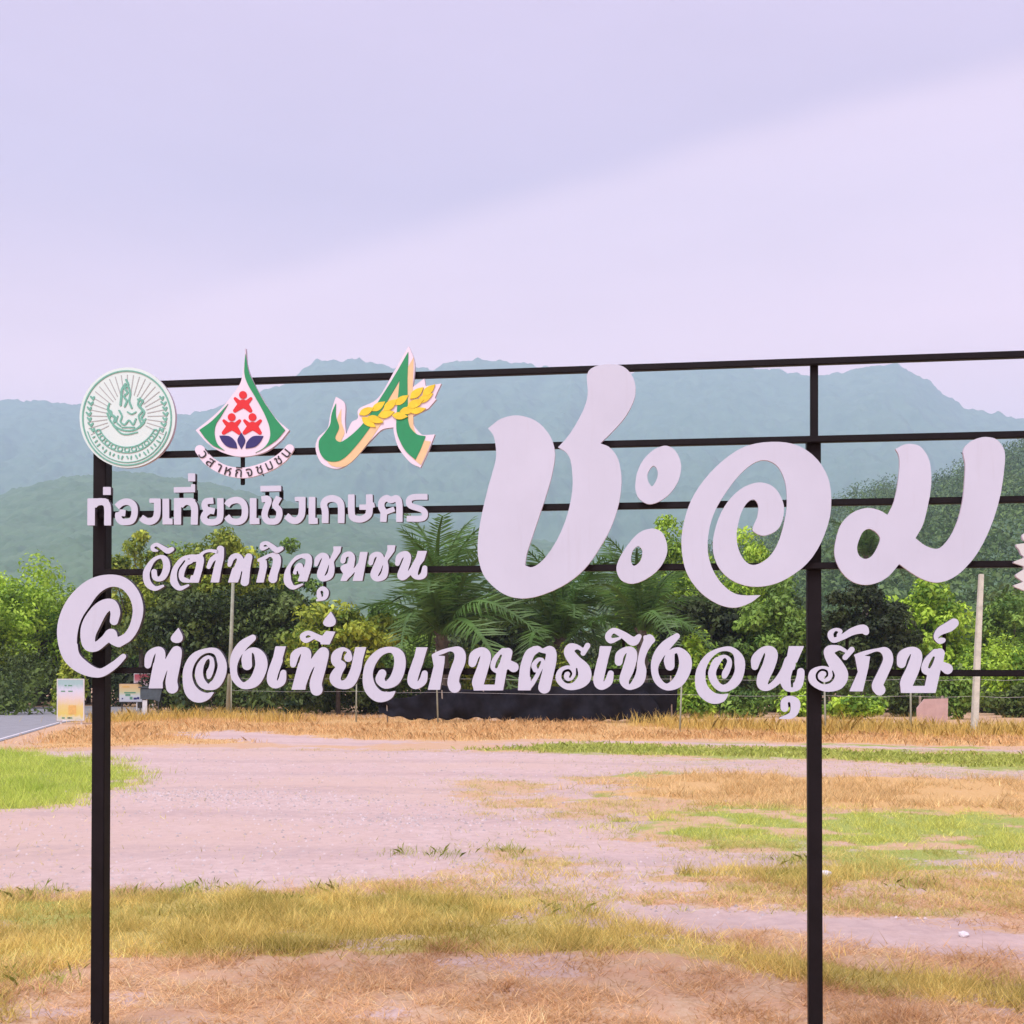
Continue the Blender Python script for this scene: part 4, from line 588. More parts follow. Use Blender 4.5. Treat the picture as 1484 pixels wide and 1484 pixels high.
3|wo|-2086 6895 43 0 38 -4 30 -6 33 -9 29 -13 30 -19 20 -17 22 -25 14 -23 15 -35 13 -60 3 -38 0 -40 -3 -38 -7 -49 -20 -78 -31 -75 -34 -58 -23 -29 -22 -20 -33 -23 -33 -17 -35 -13 -33 -8 -36 -6 -35 -1 -27 3 -27 9 -29 15 -31 23 -29 29 -18 26 -10 23 -5 29 1 26 9 29 43 79 15 17 16 10 17 6 18 1 18 -3 18 -9 15 -13 11 -18 5 -17 -1 -26 -28 -70 1 -14 10 -21 8 -7 9 3 20 16 27 30 24 34 18 37 22 55 13 46 10 50 4 52 -1 49 -8 37 -18 38 -22 22 -12 5 -15 3 -21 -1 -23 -4 -51 -19 -42 -27 -37 -36 -37 -50 -37 -63 -25 -61 -15 -55 -6 -49 3 -47 12 -52 21 -55 21 -38 29 -35 39 -35 32 -21 42 -7 83 -3 27 3 68 13 10 -4 4 -9 -2 -8 -24 -48 -17 -28 -24 -26 -27 -19 -50 -25 -51 -16 -53 -8 -48 3 -27 6 -36 14 -35 20 -33 24 -30 27 -28 31 -24 32 -21 38 -16 38 -10 37 -7 41 -3 38 1 90 5 52 8 49 19 73 14 37 17 35 20 32 25 33 27 31 42 41 62 48 30 18 33 16 35 12 36 8 33 6
3|e|-1614 6882 11 2 165 -1 12 -1 2 -4 -64 -206 -6 -32 -82 -236 -17 -64 -2 -23 4 -1 6 6 27 38 11 26 25 78 8 13 10 10 13 7 15 3 15 -1 11 -5 12 -7 10 -12 6 -14 1 -14 -4 -78 -4 -32 -12 -34 -18 -29 -35 -33 -44 -28 -50 -21 -38 -6 -30 4 -26 9 -27 16 -23 21 -17 23 -13 29 -7 29 -1 29 5 49 17 72 83 234 13 25 34 150
3|ko|-951 6895 33 2 33 -5 26 -10 26 -17 21 -23 18 -28 13 -32 7 -37 0 -60 -10 -60 -20 -58 -64 -145 -16 -61 -4 -32 0 -25 22 -43 6 -32 -3 -29 -12 -28 -24 -26 -30 -17 -18 -4 -17 -2 -18 2 -17 5 -29 16 -21 21 -10 19 -22 60 -5 29 0 31 5 43 9 46 24 84 67 180 9 32 5 34 -1 38 -10 23 -11 11 -13 9 -18 7 -14 2 -18 -1 -20 -6 -82 -34 -71 -22 -12 -6 3 -3 12 -1 85 -6 5 -2 2 -5 -7 -112 -72 -429 -4 -11 -6 -3 -8 0 -177 0 -11 1 -3 4 1 9 98 383 -34 173 0 8 3 9 10 8 83 43 68 28 90 25
3|so|-533 6880 29 2 32 -4 30 -10 28 -17 23 -21 19 -25 14 -31 7 -32 1 -40 -8 -54 -113 -377 0 -6 2 -3 6 -1 165 0 7 1 4 6 24 177 -4 6 -49 26 -23 22 -10 15 -7 17 -5 17 -2 23 3 37 11 37 25 52 29 42 31 34 79 77 11 9 14 6 23 2 26 -6 29 8 29 -2 14 -5 15 -10 12 -11 10 -14 8 -23 0 -23 -26 -117 6 -5 82 -38 20 -15 12 -16 8 -20 3 -20 -2 -20 -9 -22 -15 -19 -20 -14 -23 -8 -26 0 -26 8 -20 13 -32 29 -5 0 -20 -18 -60 -322 -6 -11 -476 -3 -11 1 -4 4 -4 37 -16 43 -6 23 -1 28 4 29 18 60 69 175 36 111 11 40 2 17 -2 4 -6 -4 -28 -40 -34 -94 -10 -20 -20 -18 -27 -9 -20 1 -20 8 -17 15 -11 17 -4 26 7 97 7 32 13 29 15 22 22 22 29 20 32 17 37 15;-186 6760 -9 -7 -34 -56 -23 -41 -13 -28 -9 -29 -10 -48 3 -12 9 -8 14 -1 12 9 29 66 13 17 18 66 19 54 -1 8 -4 6 -5 3
3|to|400 6899 20 3 17 -4 32 -14 31 -25 9 -2 14 4 51 26 23 8 31 4 29 -5 28 -15 23 -21 18 -31 11 -34 4 -31 0 -39 -3 -57 -5 -40 -14 -68 -84 -368 -11 -26 -18 -22 -23 -16 -26 -9 -23 -2 -20 2 -20 7 -17 10 -15 13 -13 17 -9 20 -4 20 2 34 59 218 14 69 -8 -13 -57 -116 -60 -107 -32 -48 -39 -46 -6 -26 -12 -2 -187 0 -8 1 -4 4 12 205 6 20 12 119 10 52 18 68 32 94 16 37 18 32 22 27 18 18 29 19 35 15 22 13 15 4 25 1;446 6798 -56 -40 -19 -20 -23 -46 -25 -74 -22 -88 -5 -65 1 -71 3 -5 8 -3 3 -3 2 -54 1 -6 3 -2 9 10 28 43 47 82 -1 3 -3 2 -26 4 -14 11 -30 63 -5 23 0 22 5 17 15 26 25 31 27 26 23 16 23 8 29 2 28 -6 15 -6 14 -12 8 -11 9 -18 3 0 4 12 12 71 2 23 -1 6 -9 4 -51 10 -46 15;466 6650 -14 -6 -15 -16 -18 -27 -12 -25 3 -17 16 -35 5 -6 6 6 24 49 22 57 2 11 -2 6 -6 3
3|ro|1233 6944 23 2 11 -3 11 -7 8 -9 5 -11 2 -23 -7 -17 -74 -118 -7 -10 -8 -7 -12 -5 -14 -1 -14 5 -11 7 -8 11 -4 14 1 12 6 17 -2 5 -28 22 -17 11 -14 3 -20 -5 -19 -12 -8 -13 4 -8 18 -23 54 -59 22 -20 75 -60 27 -24 29 -32 18 -28 15 -32 8 -25 7 -31 4 -31 -1 -28 -4 -31 -7 -28 -11 -26 -12 -22 -15 -20 -37 -35 -51 -32 -56 -23 -71 -16 -42 -5 -34 -1 -54 6 -29 7 -22 9 -26 14 -28 20 -32 28 -22 25 -18 25 -12 26 -6 22 -3 29 5 42 15 43 21 35 26 26 40 24 48 18 43 7 45 -3 -4 11 -66 102 -15 28 -12 32 -7 28 -1 31 5 31 9 26 20 31 31 27 34 16 35 4 39 -5 48 -16 37 -19 48 -33 9 -4 6 6 31 56 11 11;1066 6536 -6 -4 -2 -7 0 -83 -4 -20 -8 -20 -17 -28 -21 -25 -19 -14 -25 -10 -20 -3 -20 0 -14 4 -15 8 -17 17 -13 20 -6 17 0 20 8 31 12 20 12 8 16 7 15 3 11 -1 8 -5 10 -9 8 -12 4 -11 -3 -11 -16 -34 0 -11 9 -9 8 0 6 2 24 38 7 22 -3 23 -15 28 -13 15 -14 10 -14 6 -15 1 -22 -4 -23 -8 -20 -11 -14 -13 -12 -18 -9 -26 -6 -28 0 -26 5 -19 9 -20 14 -20 19 -20 20 -14 20 -8 25 -3 28 1 29 7 23 10 21 16 20 20 38 53 6 37 -1 34 -12 68 -6 8
3|e|1451 6891 12 2 166 -4 9 -1 4 -6 -60 -216 -3 -23 -55 -242 -13 -67 0 -20 3 -1 8 10 20 30 38 110 6 11 10 10 11 7 14 3 14 0 11 -4 12 -7 10 -11 5 -12 3 -14 -6 -84 -5 -31 -11 -37 -16 -28 -28 -30 -43 -29 -47 -22 -20 -5 -20 -3 -28 2 -25 9 -23 13 -22 20 -15 20 -12 25 -8 28 -4 31 2 48 12 82 54 228 16 37 20 160
3|cho|2232 7078 18 3 20 -2 17 -7 16 -10 14 -15 22 -34 6 -14 1 -14 -3 -14 -5 -11 -42 -42 -63 -97 -26 -59 -22 -67 -8 -42 -1 -31 4 -23 20 -70 4 -22 1 -28 -7 -76 -6 -30 -11 -34 -21 -45 -24 -31 -32 -28 -35 -20 -50 -21 -59 -15 -39 -2 -36 9 -22 11 -26 16 -22 21 -19 23 -12 20 -9 22 -5 23 -3 31 3 28 7 34 39 115 48 157 17 62 3 25 -2 3 -3 0 -11 -11 -17 -26 -16 -28 -6 -22 -11 -67 -9 -23 -9 -11 -13 -11 -14 -6 -14 -2 -22 3 -20 10 -14 15 -9 19 -2 17 2 76 4 25 8 25 9 20 15 20 18 17 22 17 27 16 35 17 31 10 28 6 28 3 22 -1 22 -5 21 -8 18 -11 17 -15 14 -17 12 -22 9 -28 4 -42 -3 -45 -7 -42 -22 -84 -29 -92 -16 -37 -48 -90 -10 -22 -2 -20 1 -22 5 -14 6 -1 11 11 17 23 39 65 17 36 16 48 15 62 9 120 14 79 18 81 17 59 53 134 0 11 -6 34 2 14 8 11 9 7 12 2 16 -1
3|i|1657 7186 21 2 26 -2 28 -6 39 -15 103 -50 101 -62 25 -12 10 2 40 28 21 11 16 4 14 -2 13 -9 10 -13 4 -14 -2 -16 -32 -70 -18 -28 -15 -15 -14 -10 -33 -13 -22 -2 -23 3 -22 7 -20 10 -32 23 -71 66 -22 16 -3 0 -11 -14 -110 -60 -36 -10 -17 -1 -17 4 -17 7 -15 11 -14 14 -12 17 -9 19 -5 20 -2 20 2 19 5 18 9 19 14 20 18 19 37 30 20 9;1675 7096 -8 -4 -12 -10 -18 -28 -2 -14 10 -16 11 -3 22 2 82 13 8 3 0 3 -5 5 -45 32 -28 15
3|ngo|2678 7094 14 2 14 -1 11 -5 11 -8 8 -11 5 -14 1 -14 -3 -14 -8 -13 -129 -153 -24 -34 1 -2 3 1 36 20 33 13 33 7 30 2 28 -4 27 -10 34 -17 30 -21 32 -29 23 -27 15 -23 16 -34 10 -33 6 -39 1 -47 -4 -39 -8 -37 -14 -47 -20 -50 -19 -38 -21 -37 -23 -35 -26 -32 -20 -20 -28 -23 -25 -15 -33 -16 -36 -13 -36 -9 -36 -5 -33 -1 -31 3 -30 8 -30 12 -28 16 -28 19 -25 21 -24 25 -19 25 -18 31 -13 31 -11 33 -8 34 -8 48 -4 44 -1 48 3 48 5 33 17 67 25 65 23 42 19 29 45 57 41 42 45 36 49 33;2687 6773 -20 -6 -5 -4 -3 -7 -2 -22 0 -176 -10 -28 -10 -14 -11 -10 -14 -8 -17 -5 -16 -1 -14 2 -16 6 -14 8 -11 11 -10 14 -23 70 -6 42 1 22 4 23 19 53 -5 -2 -17 -20 -27 -40 -38 -69 -19 -45 -9 -37 0 -36 7 -47 14 -42 18 -37 28 -39 29 -30 28 -17 11 -2 8 1 28 12 30 23 33 33 21 28 20 33 20 42 17 45 13 42 7 30 3 34 -1 39 -7 56 -10 44 -11 25 -5 5
3|o|3485 6880 38 0 30 -4 30 -9 38 -19 39 -27 29 -25 34 -39 21 -31 13 -25 12 -33 7 -36 3 -36 -1 -36 -4 -44 -8 -53 -11 -44 -13 -41 -12 -32 -15 -29 -20 -31 -20 -25 -23 -22 -34 -27 -30 -20 -57 -28 -27 -9 -14 -3 -63 -2 -30 2 -27 8 -33 18 -25 19 -23 22 -22 25 -19 25 -16 28 -15 30 -11 28 -8 31 -6 47 0 25 3 17 15 53 23 58 5 21 9 17 30 45 16 18 17 13 13 2 58 30 43 12 19 2 20 -1 35 -12 19 -12 17 -13 13 -14 12 -17 8 -22 4 -25 0 -34 -4 -36 -26 -77 -16 -42 -33 -55 -12 -14 -12 -8 -14 -4 -13 0 -14 4 -7 5 -6 11 -6 28 2 28 7 36 39 66 26 58 11 34 2 17 -5 19 -19 22 -14 6 -9 -3 -17 -14 -18 -22 -27 -42 -29 -50 -21 -44 -12 -33 -6 -34 2 -33 9 -37 16 -39 22 -35 22 -25 33 -18 16 -2 30 10 14 7 18 14 20 20 22 25 21 30 18 31 14 30 15 44 6 42 0 39 -6 50 -1 69 -4 28 -7 25 -8 19 -10 14 -15 14 -18 11 -22 10 -27 7 -27 3 -28 0 -27 -3 -27 -8 -22 -8 -25 -13 -52 -39 -42 -43 -34 -48 -30 -57 -21 -58 -8 -34 -4 -33 0 -95 4 -39 12 -41 21 -48 26 -35 44 -41 46 -31 38 -12 61 -8 30 0 68 9 11 -2 3 -7 -26 -58 -16 -27 -24 -26 -27 -18 -47 -18 -49 -9 -49 0 -47 9 -33 13 -33 16 -30 20 -38 30 -28 27 -22 27 -15 24 -16 31 -12 33 -9 36 -7 45 -3 47 0 56 3 45 6 36 10 44 11 34 19 43 42 76 46 62 27 29 28 26 31 22 31 18 66 30 47 16 54 15 38 9
3|no|4115 6887 36 1 33 -5 28 -10 26 -17 20 -19 18 -28 11 -30 5 -39 -4 -52 -19 -74 -40 -113 -79 -166 -16 -52 0 -9 7 -4 16 8 24 19 28 27 32 35 48 67 44 75 23 52 41 122 13 21 22 19 3 6 27 157 7 3 19 0 196 -1 8 -1 4 -2 -3 -14 -101 -236 -5 -6 -19 -8 1 -33 -4 -22 -18 -52 -19 -8 -7 -11 -22 -83 -8 -44 0 -47 6 -80 4 -8 6 -4 8 -1 5 2 8 11 3 58 15 11 7 11 28 88 5 22 7 61 7 19 9 11 11 9 13 6 13 2 14 -1 13 -4 11 -7 10 -11 8 -13 4 -14 1 -66 -2 -36 -12 -68 -10 -42 -15 -35 -18 -28 -20 -19 -18 -12 -25 -11 -51 -12 -29 -3 -30 1 -43 8 -32 17 -27 25 -20 31 -21 49 -5 6 -8 -4 -59 -49 -43 -29 -46 -25 -40 -13 -44 -3 -40 7 -19 8 -17 11 -16 13 -12 14 -17 31 -10 38 -1 42 6 47 10 41 12 33 55 116 15 36 28 97 9 38 1 22 -4 9 -5 5 -5 -2 -7 -9 -60 -140 -33 -89 -11 -16 -19 -12 -19 -4 -21 5 -17 11 -11 16 -5 17 -7 75 0 27 3 22 10 36 18 33 32 39 36 34 38 30 35 21 35 14
3|u|4468 6089 20 0 27 -4 25 -6 21 -8 21 -12 17 -12 13 -14 12 -18 10 -19 5 -19 3 -42 -8 -52 -17 -51 -19 -37 -24 -30 -26 -23 -25 -13 -29 -8 -35 -4 -143 1 -5 4 -2 6 1 5 4 6 29 15 65 26 37 18 23 16 11 16 9 42 2 57 -4 35 -6 15 -8 10 -5 2 -8 -3 -11 -9 -3 -6 10 -77 -1 -14 -4 -13 -6 -11 -10 -11 -10 -8 -13 -6 -19 -2 -19 4 -16 9 -12 13 -7 14 -4 14 -3 63 1 30 5 25 9 21 13 18 22 18 27 14 29 10
3|ro|5134 6897 71 -3 34 -6 25 -8 31 -16 53 -37 16 -20 5 4 40 47 18 8 19 0 16 -8 10 -11 7 -16 0 -17 -3 -11 -6 -11 -106 -122 -13 -10 -14 -4 -16 1 -16 9 -10 15 -3 16 1 11 4 11 36 46 2 9 -24 9 -43 23 -18 4 -16 -3 -21 -9 -27 -14 -13 -10 0 -5 5 -9 64 -71 31 -38 56 -82 26 -47 17 -41 9 -41 1 -44 -7 -41 -7 -24 -13 -30 -27 -44 -31 -34 -22 -18 -20 -13 -50 -21 -54 -12 -69 -6 -56 3 -50 12 -51 20 -62 35 -45 35 -29 34 -17 36 -9 38 1 44 11 41 9 19 13 19 13 14 19 14 40 22 51 16 53 9 45 -3 27 -5 35 -10 7 1 -3 11 -42 85 -22 55 -15 57 -2 22 1 19 5 22 9 20 11 16 16 15 19 13 21 8 21 5;4965 6517 -21 -8 -26 -19 -21 -25 -14 -25 -5 -25 1 -30 7 -27 12 -22 19 -21 27 -21 26 -14 27 -7 29 -2 32 5 32 10 24 14 21 20 19 24 13 27 7 23 1 16 -3 19 -24 58 -5 3 -5 1 -6 -7 1 -14 9 -44 0 -19 -11 -30 -19 -31 -19 -18 -27 -13 -32 -7 -32 0 -21 6 -21 12 -20 15 -15 17 -8 16 -4 20 0 21 5 17 10 16 12 14 14 12 14 7 13 2 16 -1 19 -5 14 -7 5 -5 6 -11 2 -14 0 -16 -6 -14 -28 -25 -6 -8 -1 -8 3 -6 11 -4 8 3 26 20 17 17 5 11 3 14 -1 33 -4 16 -7 14 -10 10 -11 7 -18 8 -22 5 -18 2
3|hanakat|5574 7216 35 2 29 -7 26 -15 19 -22 11 -27 6 -49 -3 -14 -6 -12 -9 -10 -12 -8 -16 -4 -18 2 -16 8 -19 14 -8 2 -52 -5 -53 -11 -51 -17 -98 -50 -103 -45 -37 -13 -27 -5 -29 2 -15 5 -14 9 -24 24 -19 35 -8 25 -3 25 2 22 6 19 10 16 16 17 20 13 24 12 32 10 29 3 40 -6 29 -12 17 -16 7 -19 -3 -19 -14 -25 1 -2 2 0 30 17 82 60 37 22 77 31 39 12;5188 7117 -10 -5 -10 -11 -11 -17 -6 -13 0 -14 4 -22 5 -14 7 -5 24 6 17 10 -6 14 -1 11 24 43 -3 6 -10 6 -13 5
3|ko|5913 6861 30 0 29 -7 24 -13 23 -22 20 -27 15 -32 11 -41 4 -38 -1 -33 -4 -32 -16 -57 -21 -53 -107 -241 1 -8 14 -19 8 -16 7 -28 0 -16 -3 -17 -6 -16 -8 -14 -22 -21 -12 -8 -16 -5 -29 -3 -29 9 -13 7 -13 12 -33 42 -13 24 -9 30 -2 22 1 22 5 24 8 25 16 38 44 87 69 147 19 45 9 34 2 25 -4 24 -6 22 -12 22 -11 13 -15 12 -18 8 -21 4 -24 -2 -26 -7 -87 -36 -55 -19 1 -3 11 -2 64 -9 3 -2 1 -6 -25 -172 -85 -370 -5 -3 -8 -1 -177 0 -13 2 -2 4 4 11 123 289 -43 238 -14 22 0 8 3 6 8 6 79 32 72 24 84 19 118 22
3|so|6334 6863 36 0 31 -5 29 -10 28 -18 19 -19 16 -25 10 -27 6 -38 0 -24 -4 -41 -11 -59 -10 -38 -26 -87 -14 -38 -76 -174 -2 -8 2 -2 5 -2 164 0 8 2 2 3 30 151 1 11 -5 4 -23 9 -16 9 -13 11 -12 13 -9 16 -6 19 -2 41 7 43 17 46 25 46 29 38 99 103 11 8 10 5 18 3 24 -4 28 11 16 2 13 -2 15 -5 13 -8 13 -13 9 -14 7 -19 1 -22 -20 -116 -1 -11 7 -4 85 -31 23 -15 14 -17 9 -19 4 -22 -2 -21 -10 -27 -17 -21 -23 -14 -26 -5 -21 2 -21 9 -20 16 -37 35 -5 3 -2 -2 -71 -342 -5 -12 -23 -3 -485 -1 -10 1 -5 3 -8 89 -6 41 1 25 5 29 9 30 13 33 60 122 23 54 39 112 11 40 4 25 -2 5 -3 2 -8 -7 -36 -65 -10 -25 -20 -73 -9 -19 -9 -11 -12 -10 -13 -6 -14 -3 -20 1 -21 9 -18 15 -11 19 -5 21 -2 68 1 28 3 24 9 27 15 28 17 21 25 21 28 18 37 16 39 12;6675 6710 -9 -8 -28 -52 -26 -54 -16 -54 2 -11 9 -8 13 -1 10 9 28 49 17 41 23 73 -2 8 -6 7 -8 3
3|thanthakhat|6967 7303 20 2 20 -5 18 -10 14 -14 10 -19 4 -22 -2 -22 -7 -19 -10 -13 -40 -41 -38 -30 -42 -20 -103 -36 -29 -17 -25 -19 -11 -14 0 -6 5 -7 5 0 8 11 8 3 39 -1 19 -3 12 -6 10 -10 5 -13 0 -14 -5 -13 -10 -13 -16 -11 -20 -9 -18 -5 -19 0 -13 3 -15 7 -23 19 -20 23 -13 21 -7 22 -2 24 5 30 11 30 14 30 28 37 35 30 92 56 87 56
4|cho|1530 11490 110 -1 61 -6 53 -11 34 -10 40 -18 47 -33 27 -25 40 -47 24 -35 25 -48 24 -68 12 -61 3 -40 -5 -101 -7 -40 -20 -67 -50 -113 -65 -112 -75 -99 -83 -92 -112 -114 -152 -141 1 -7 90 -33 41 -22 54 -50 41 -50 31 -48 29 -62 22 -75 22 -122 8 -87 2 -95 -9 -135 -14 -100 -19 -101 -35 -134 -32 -101 -55 -141 -64 -134 -75 -133 -136 -215 -92 -127 -70 -80 -75 -71 -84 -70 -120 -84 -102 -59 -144 -68 -150 -57 -89 -27 -83 -20 -117 -16 -89 -1 -117 15 -69 19 -42 15 -78 38 -40 24 -71 53 -79 69 -88 97 -44 69 -38 90 -38 138 -16 96 -5 110 5 130 13 137 26 165 39 191 53 225 49 191 99 334 18 81 9 62 2 54 -6 96 -12 90 -13 62 -16 48 -18 35 -69 85 -2 6 154 117 62 33 63 21 69 17 76 9 69 -1 82 -13 76 -21 83 -32 68 -38 67 -50 58 -57 72 -90 42 -70 33 -75 28 -103 9 -75 2 -48 -13 -135 -45 -224 -41 -148 -86 -271 -262 -765 -23 -82 -14 -81 -12 -96 62 -27 34 -8 34 5 42 17 40 24 42 32 52 48 43 47 86 115 87 141 77 155 68 169 45 141 44 190 23 141 9 150 -3 101 -8 102 -11 89 -13 68 -9 34 -17 41 -44 63 -19 19 -27 20 -91 53 117 119 76 93 82 126 63 107 53 99 37 81 36 100 14 60 9 68 1 81 -13 136 -3 68 5 34 18 46 17 26 27 25 61 31 61 17
4|a|2485 10135 42 -1 20 -4 40 -15 27 -16 33 -27 33 -37 40 -67 30 -82 13 -80 0 -34 -5 -60 -19 -87 -32 -86 -53 -93 -58 -72 -42 -42 -43 -36 -77 -51 -46 -22 -47 -17 -47 -11 -26 -2 -20 0 -40 9 -60 31 -54 44 -30 42 -22 54 -15 58 -4 57 12 135 15 73 37 100 37 73 36 53 58 66 70 62 53 35 73 34;2308 9813 -31 -28 -27 -40 -26 -53 -6 -34 5 -53 18 -58 27 -46 13 -13 13 -4 14 6 11 11 33 53 26 60 11 60 -2 47 -18 48 -15 21 -20 20 -13 5
4|a|2276 8796 33 1 47 -8 40 -14 26 -15 27 -22 20 -24 24 -42 15 -34 18 -54 12 -54 4 -80 -5 -47 -13 -54 -33 -80 -29 -51 -33 -49 -60 -68 -80 -66 -107 -67 -100 -43 -80 -18 -47 -1 -47 6 -67 24 -41 26 -19 21 -21 29 -25 52 -15 61 -1 47 7 42 18 52 33 74 50 87 58 87 83 106 67 71 54 42 66 35 61 19;2055 8512 -33 -23 -32 -38 -17 -33 -14 -60 -5 -61 5 -40 18 -41 11 -13 14 -7 13 1 27 13 31 25 23 26 20 34 19 67 5 54 -2 20 -9 27 -18 27 -22 19 -20 7
4|o|4193 10149 121 -4 103 -13 84 -19 45 -14 84 -35 45 -24 70 -45 77 -62 85 -88 60 -80 64 -114 36 -86 25 -86 22 -132 8 -132 -4 -138 -18 -144 -36 -144 -57 -164 -48 -111 -55 -104 -81 -124 -84 -98 -77 -72 -123 -91 -103 -64 -90 -45 -52 -22 -92 -29 -102 -21 -85 -9 -52 -1 -91 5 -78 14 -45 12 -74 26 -44 19 -65 36 -39 26 -57 48 -52 54 -46 60 -38 67 -37 96 -19 79 -9 80 -2 80 7 86 23 120 28 99 34 100 40 92 49 91 54 80 60 72 37 39 65 58 65 45 46 26 71 30 78 22 72 9 39 -2 65 -13 58 -22 37 -21 47 -36 26 -27 41 -59 34 -66 28 -74 14 -60 3 -33 1 -39 -5 -60 -10 -59 -13 -53 -30 -72 -17 -30 -26 -32 -42 -36 -75 -38 -78 -21 -45 0 -26 6 -46 18 -58 38 -17 17 -5 13 1 27 16 53 53 118 17 86 4 66 -3 40 -11 33 -19 34 -23 23 -20 9 -26 -1 -32 -14 -28 -21 -30 -32 -27 -39 -26 -47 -23 -52 -21 -60 -37 -152 -13 -79 -5 -67 5 -106 12 -67 17 -63 21 -57 34 -67 34 -47 28 -30 39 -28 33 -14 39 -7 39 3 45 14 53 25 51 33 33 25 40 39 42 53 34 52 33 60 49 117 48 165 42 204 15 118 4 93 -2 126 -11 119 -16 79 -35 107 -32 67 -36 57 -42 44 -55 39 -46 20 -32 10 -59 8 -52 -5 -58 -18 -59 -29 -78 -53 -65 -56 -61 -60 -64 -72 -67 -85 -95 -134 -66 -102 -53 -92 -43 -86 -33 -79 -27 -79 -24 -87 -17 -86 -13 -93 -7 -87 2 -133 10 -81 18 -80 32 -100 32 -74 36 -67 61 -90 49 -58 69 -66 52 -40 48 -29 31 -14 45 -14 53 -8 97 -8 189 4 10 -4 -95 -77 -52 -35 -84 -39 -92 -31 -65 -11 -65 0 -72 11 -66 17 -72 28 -105 57 -105 74 -66 58 -66 70 -79 104 -52 86 -38 81 -31 94 -22 101 -19 140 -7 141 3 94 16 127 30 140 28 106 36 106 41 100 51 99 79 125 68 92 99 118 108 110 84 74 118 91 90 60 86 48 91 38 59 17 104 22 104 13
4|mo|7407 10128 46 3 56 -6 55 -12 37 -16 30 -22 32 -32 30 -40 26 -46 19 -58 7 -52 1 -39 -5 -102 -24 -232 -33 -218 -49 -211 -64 -212 -61 -160 -44 -103 -49 -102 -74 -134 -50 -75 -49 -65 -102 -116 -53 -51 -49 -41 -81 -52 -56 -27 -56 -19 -56 -13 -55 -7 -57 4 -49 10 -75 26 -75 33 -69 41 -88 59 -163 126 -111 -139 -37 -39 -40 -34 -57 -38 -46 -24 -68 -25 -56 -15 -57 -8 -51 -1 -57 7 -51 13 -51 18 -50 27 -48 36 -43 39 -60 73 -47 80 -38 92 -21 93 -3 72 10 98 32 151 30 98 24 52 31 52 42 51 40 41 44 37 51 31 51 23 51 16 57 11 50 5 51 -4 44 -9 92 -30 34 -19 83 -55 66 129 33 90 40 176 28 188 15 182 -2 104 -9 53 -8 33 -12 26 -34 53 2 3 88 50 31 12 44 11 63 3 87 -17 33 -13 23 -14 44 -42 49 -71 35 -72 17 -53 12 -58 14 -131 2 -71 -3 -104 -17 -162 -40 -207 -37 -162 -21 -71 -19 -51 -23 -49 -80 -138 100 -87 61 -39 56 -25 44 -15 37 -6 32 1 43 14 50 37 49 56 48 68 42 77 38 83 36 97 32 109 32 148 19 116 11 117 15 213 4 103 -1 71 -6 52 -20 91 -5 46 2 25 9 33 13 25 23 30 34 33 34 25 74 35 55 17;5669 8726 -26 -13 -23 -18 -18 -20 -17 -26 -20 -45 -27 -72 -13 -45 -6 -40 -1 -32 5 -40 6 -27 13 -28 18 -24 25 -20 27 -14 25 -7 25 1 39 12 37 25 25 26 34 52 36 71 28 72 9 45 -2 27 -14 32 -21 30 -38 37 -32 22 -37 19 -26 5
5|ornament|8013 8461 19 1 249 -6 10 -2 3 -3 1 -721 -1 -10 -3 -5 -266 14 -135 59 -7 6 -8 13 0 6 5 2 118 44 9 5 2 3 -7 8 -93 71 -4 8 0 16 1 6 4 5 108 74 3 7 0 43 -4 5 -5 2 -132 45 -5 5 -1 10 1 6 5 5 132 50 9 6 0 14 -1 8 -36 27 -31 78 -37 41 -4 11 0 26 4 6
5|ornament_dot|8047 8623 23 -2 13 -5 10 -7 15 -19 7 -22 -1 -24 -9 -21 -17 -17 -23 -9 -23 2 -13 5 -10 7 -15 18 -8 23 1 24 5 13 6 11 17 15
10|seal_disc|-6803 11758 60 0 38 -2 67 -8 35 -6 69 -17 35 -10 60 -22 67 -29 60 -33 31 -20 57 -39 28 -23 48 -42 53 -55 42 -50 21 -29 39 -60 32 -57 16 -34 14 -33 22 -60 19 -66 14 -69 8 -66 2 -36 0 -68 -6 -65 -5 -36 -6 -35 -15 -62 -21 -65 -28 -65 -29 -55 -18 -31 -39 -57 -40 -48 -25 -28 -25 -25 -47 -42 -56 -43 -58 -36 -57 -30 -31 -14 -35 -15 -60 -20 -70 -18 -70 -11 -63 -6 -35 -1 -73 2 -67 7 -35 5 -35 8 -64 16 -67 23 -35 15 -60 29 -64 37 -55 37 -28 22 -54 47 -27 26 -44 49 -45 57 -20 28 -35 58 -33 64 -15 34 -23 61 -19 70 -14 69 -8 67 -2 33 0 72 5 64 5 36 14 68 10 36 20 60 28 65 30 56 19 32 41 59 39 47 24 26 27 26 48 42 57 43 58 36 31 16 58 27 67 25 36 11 60 14 70 11
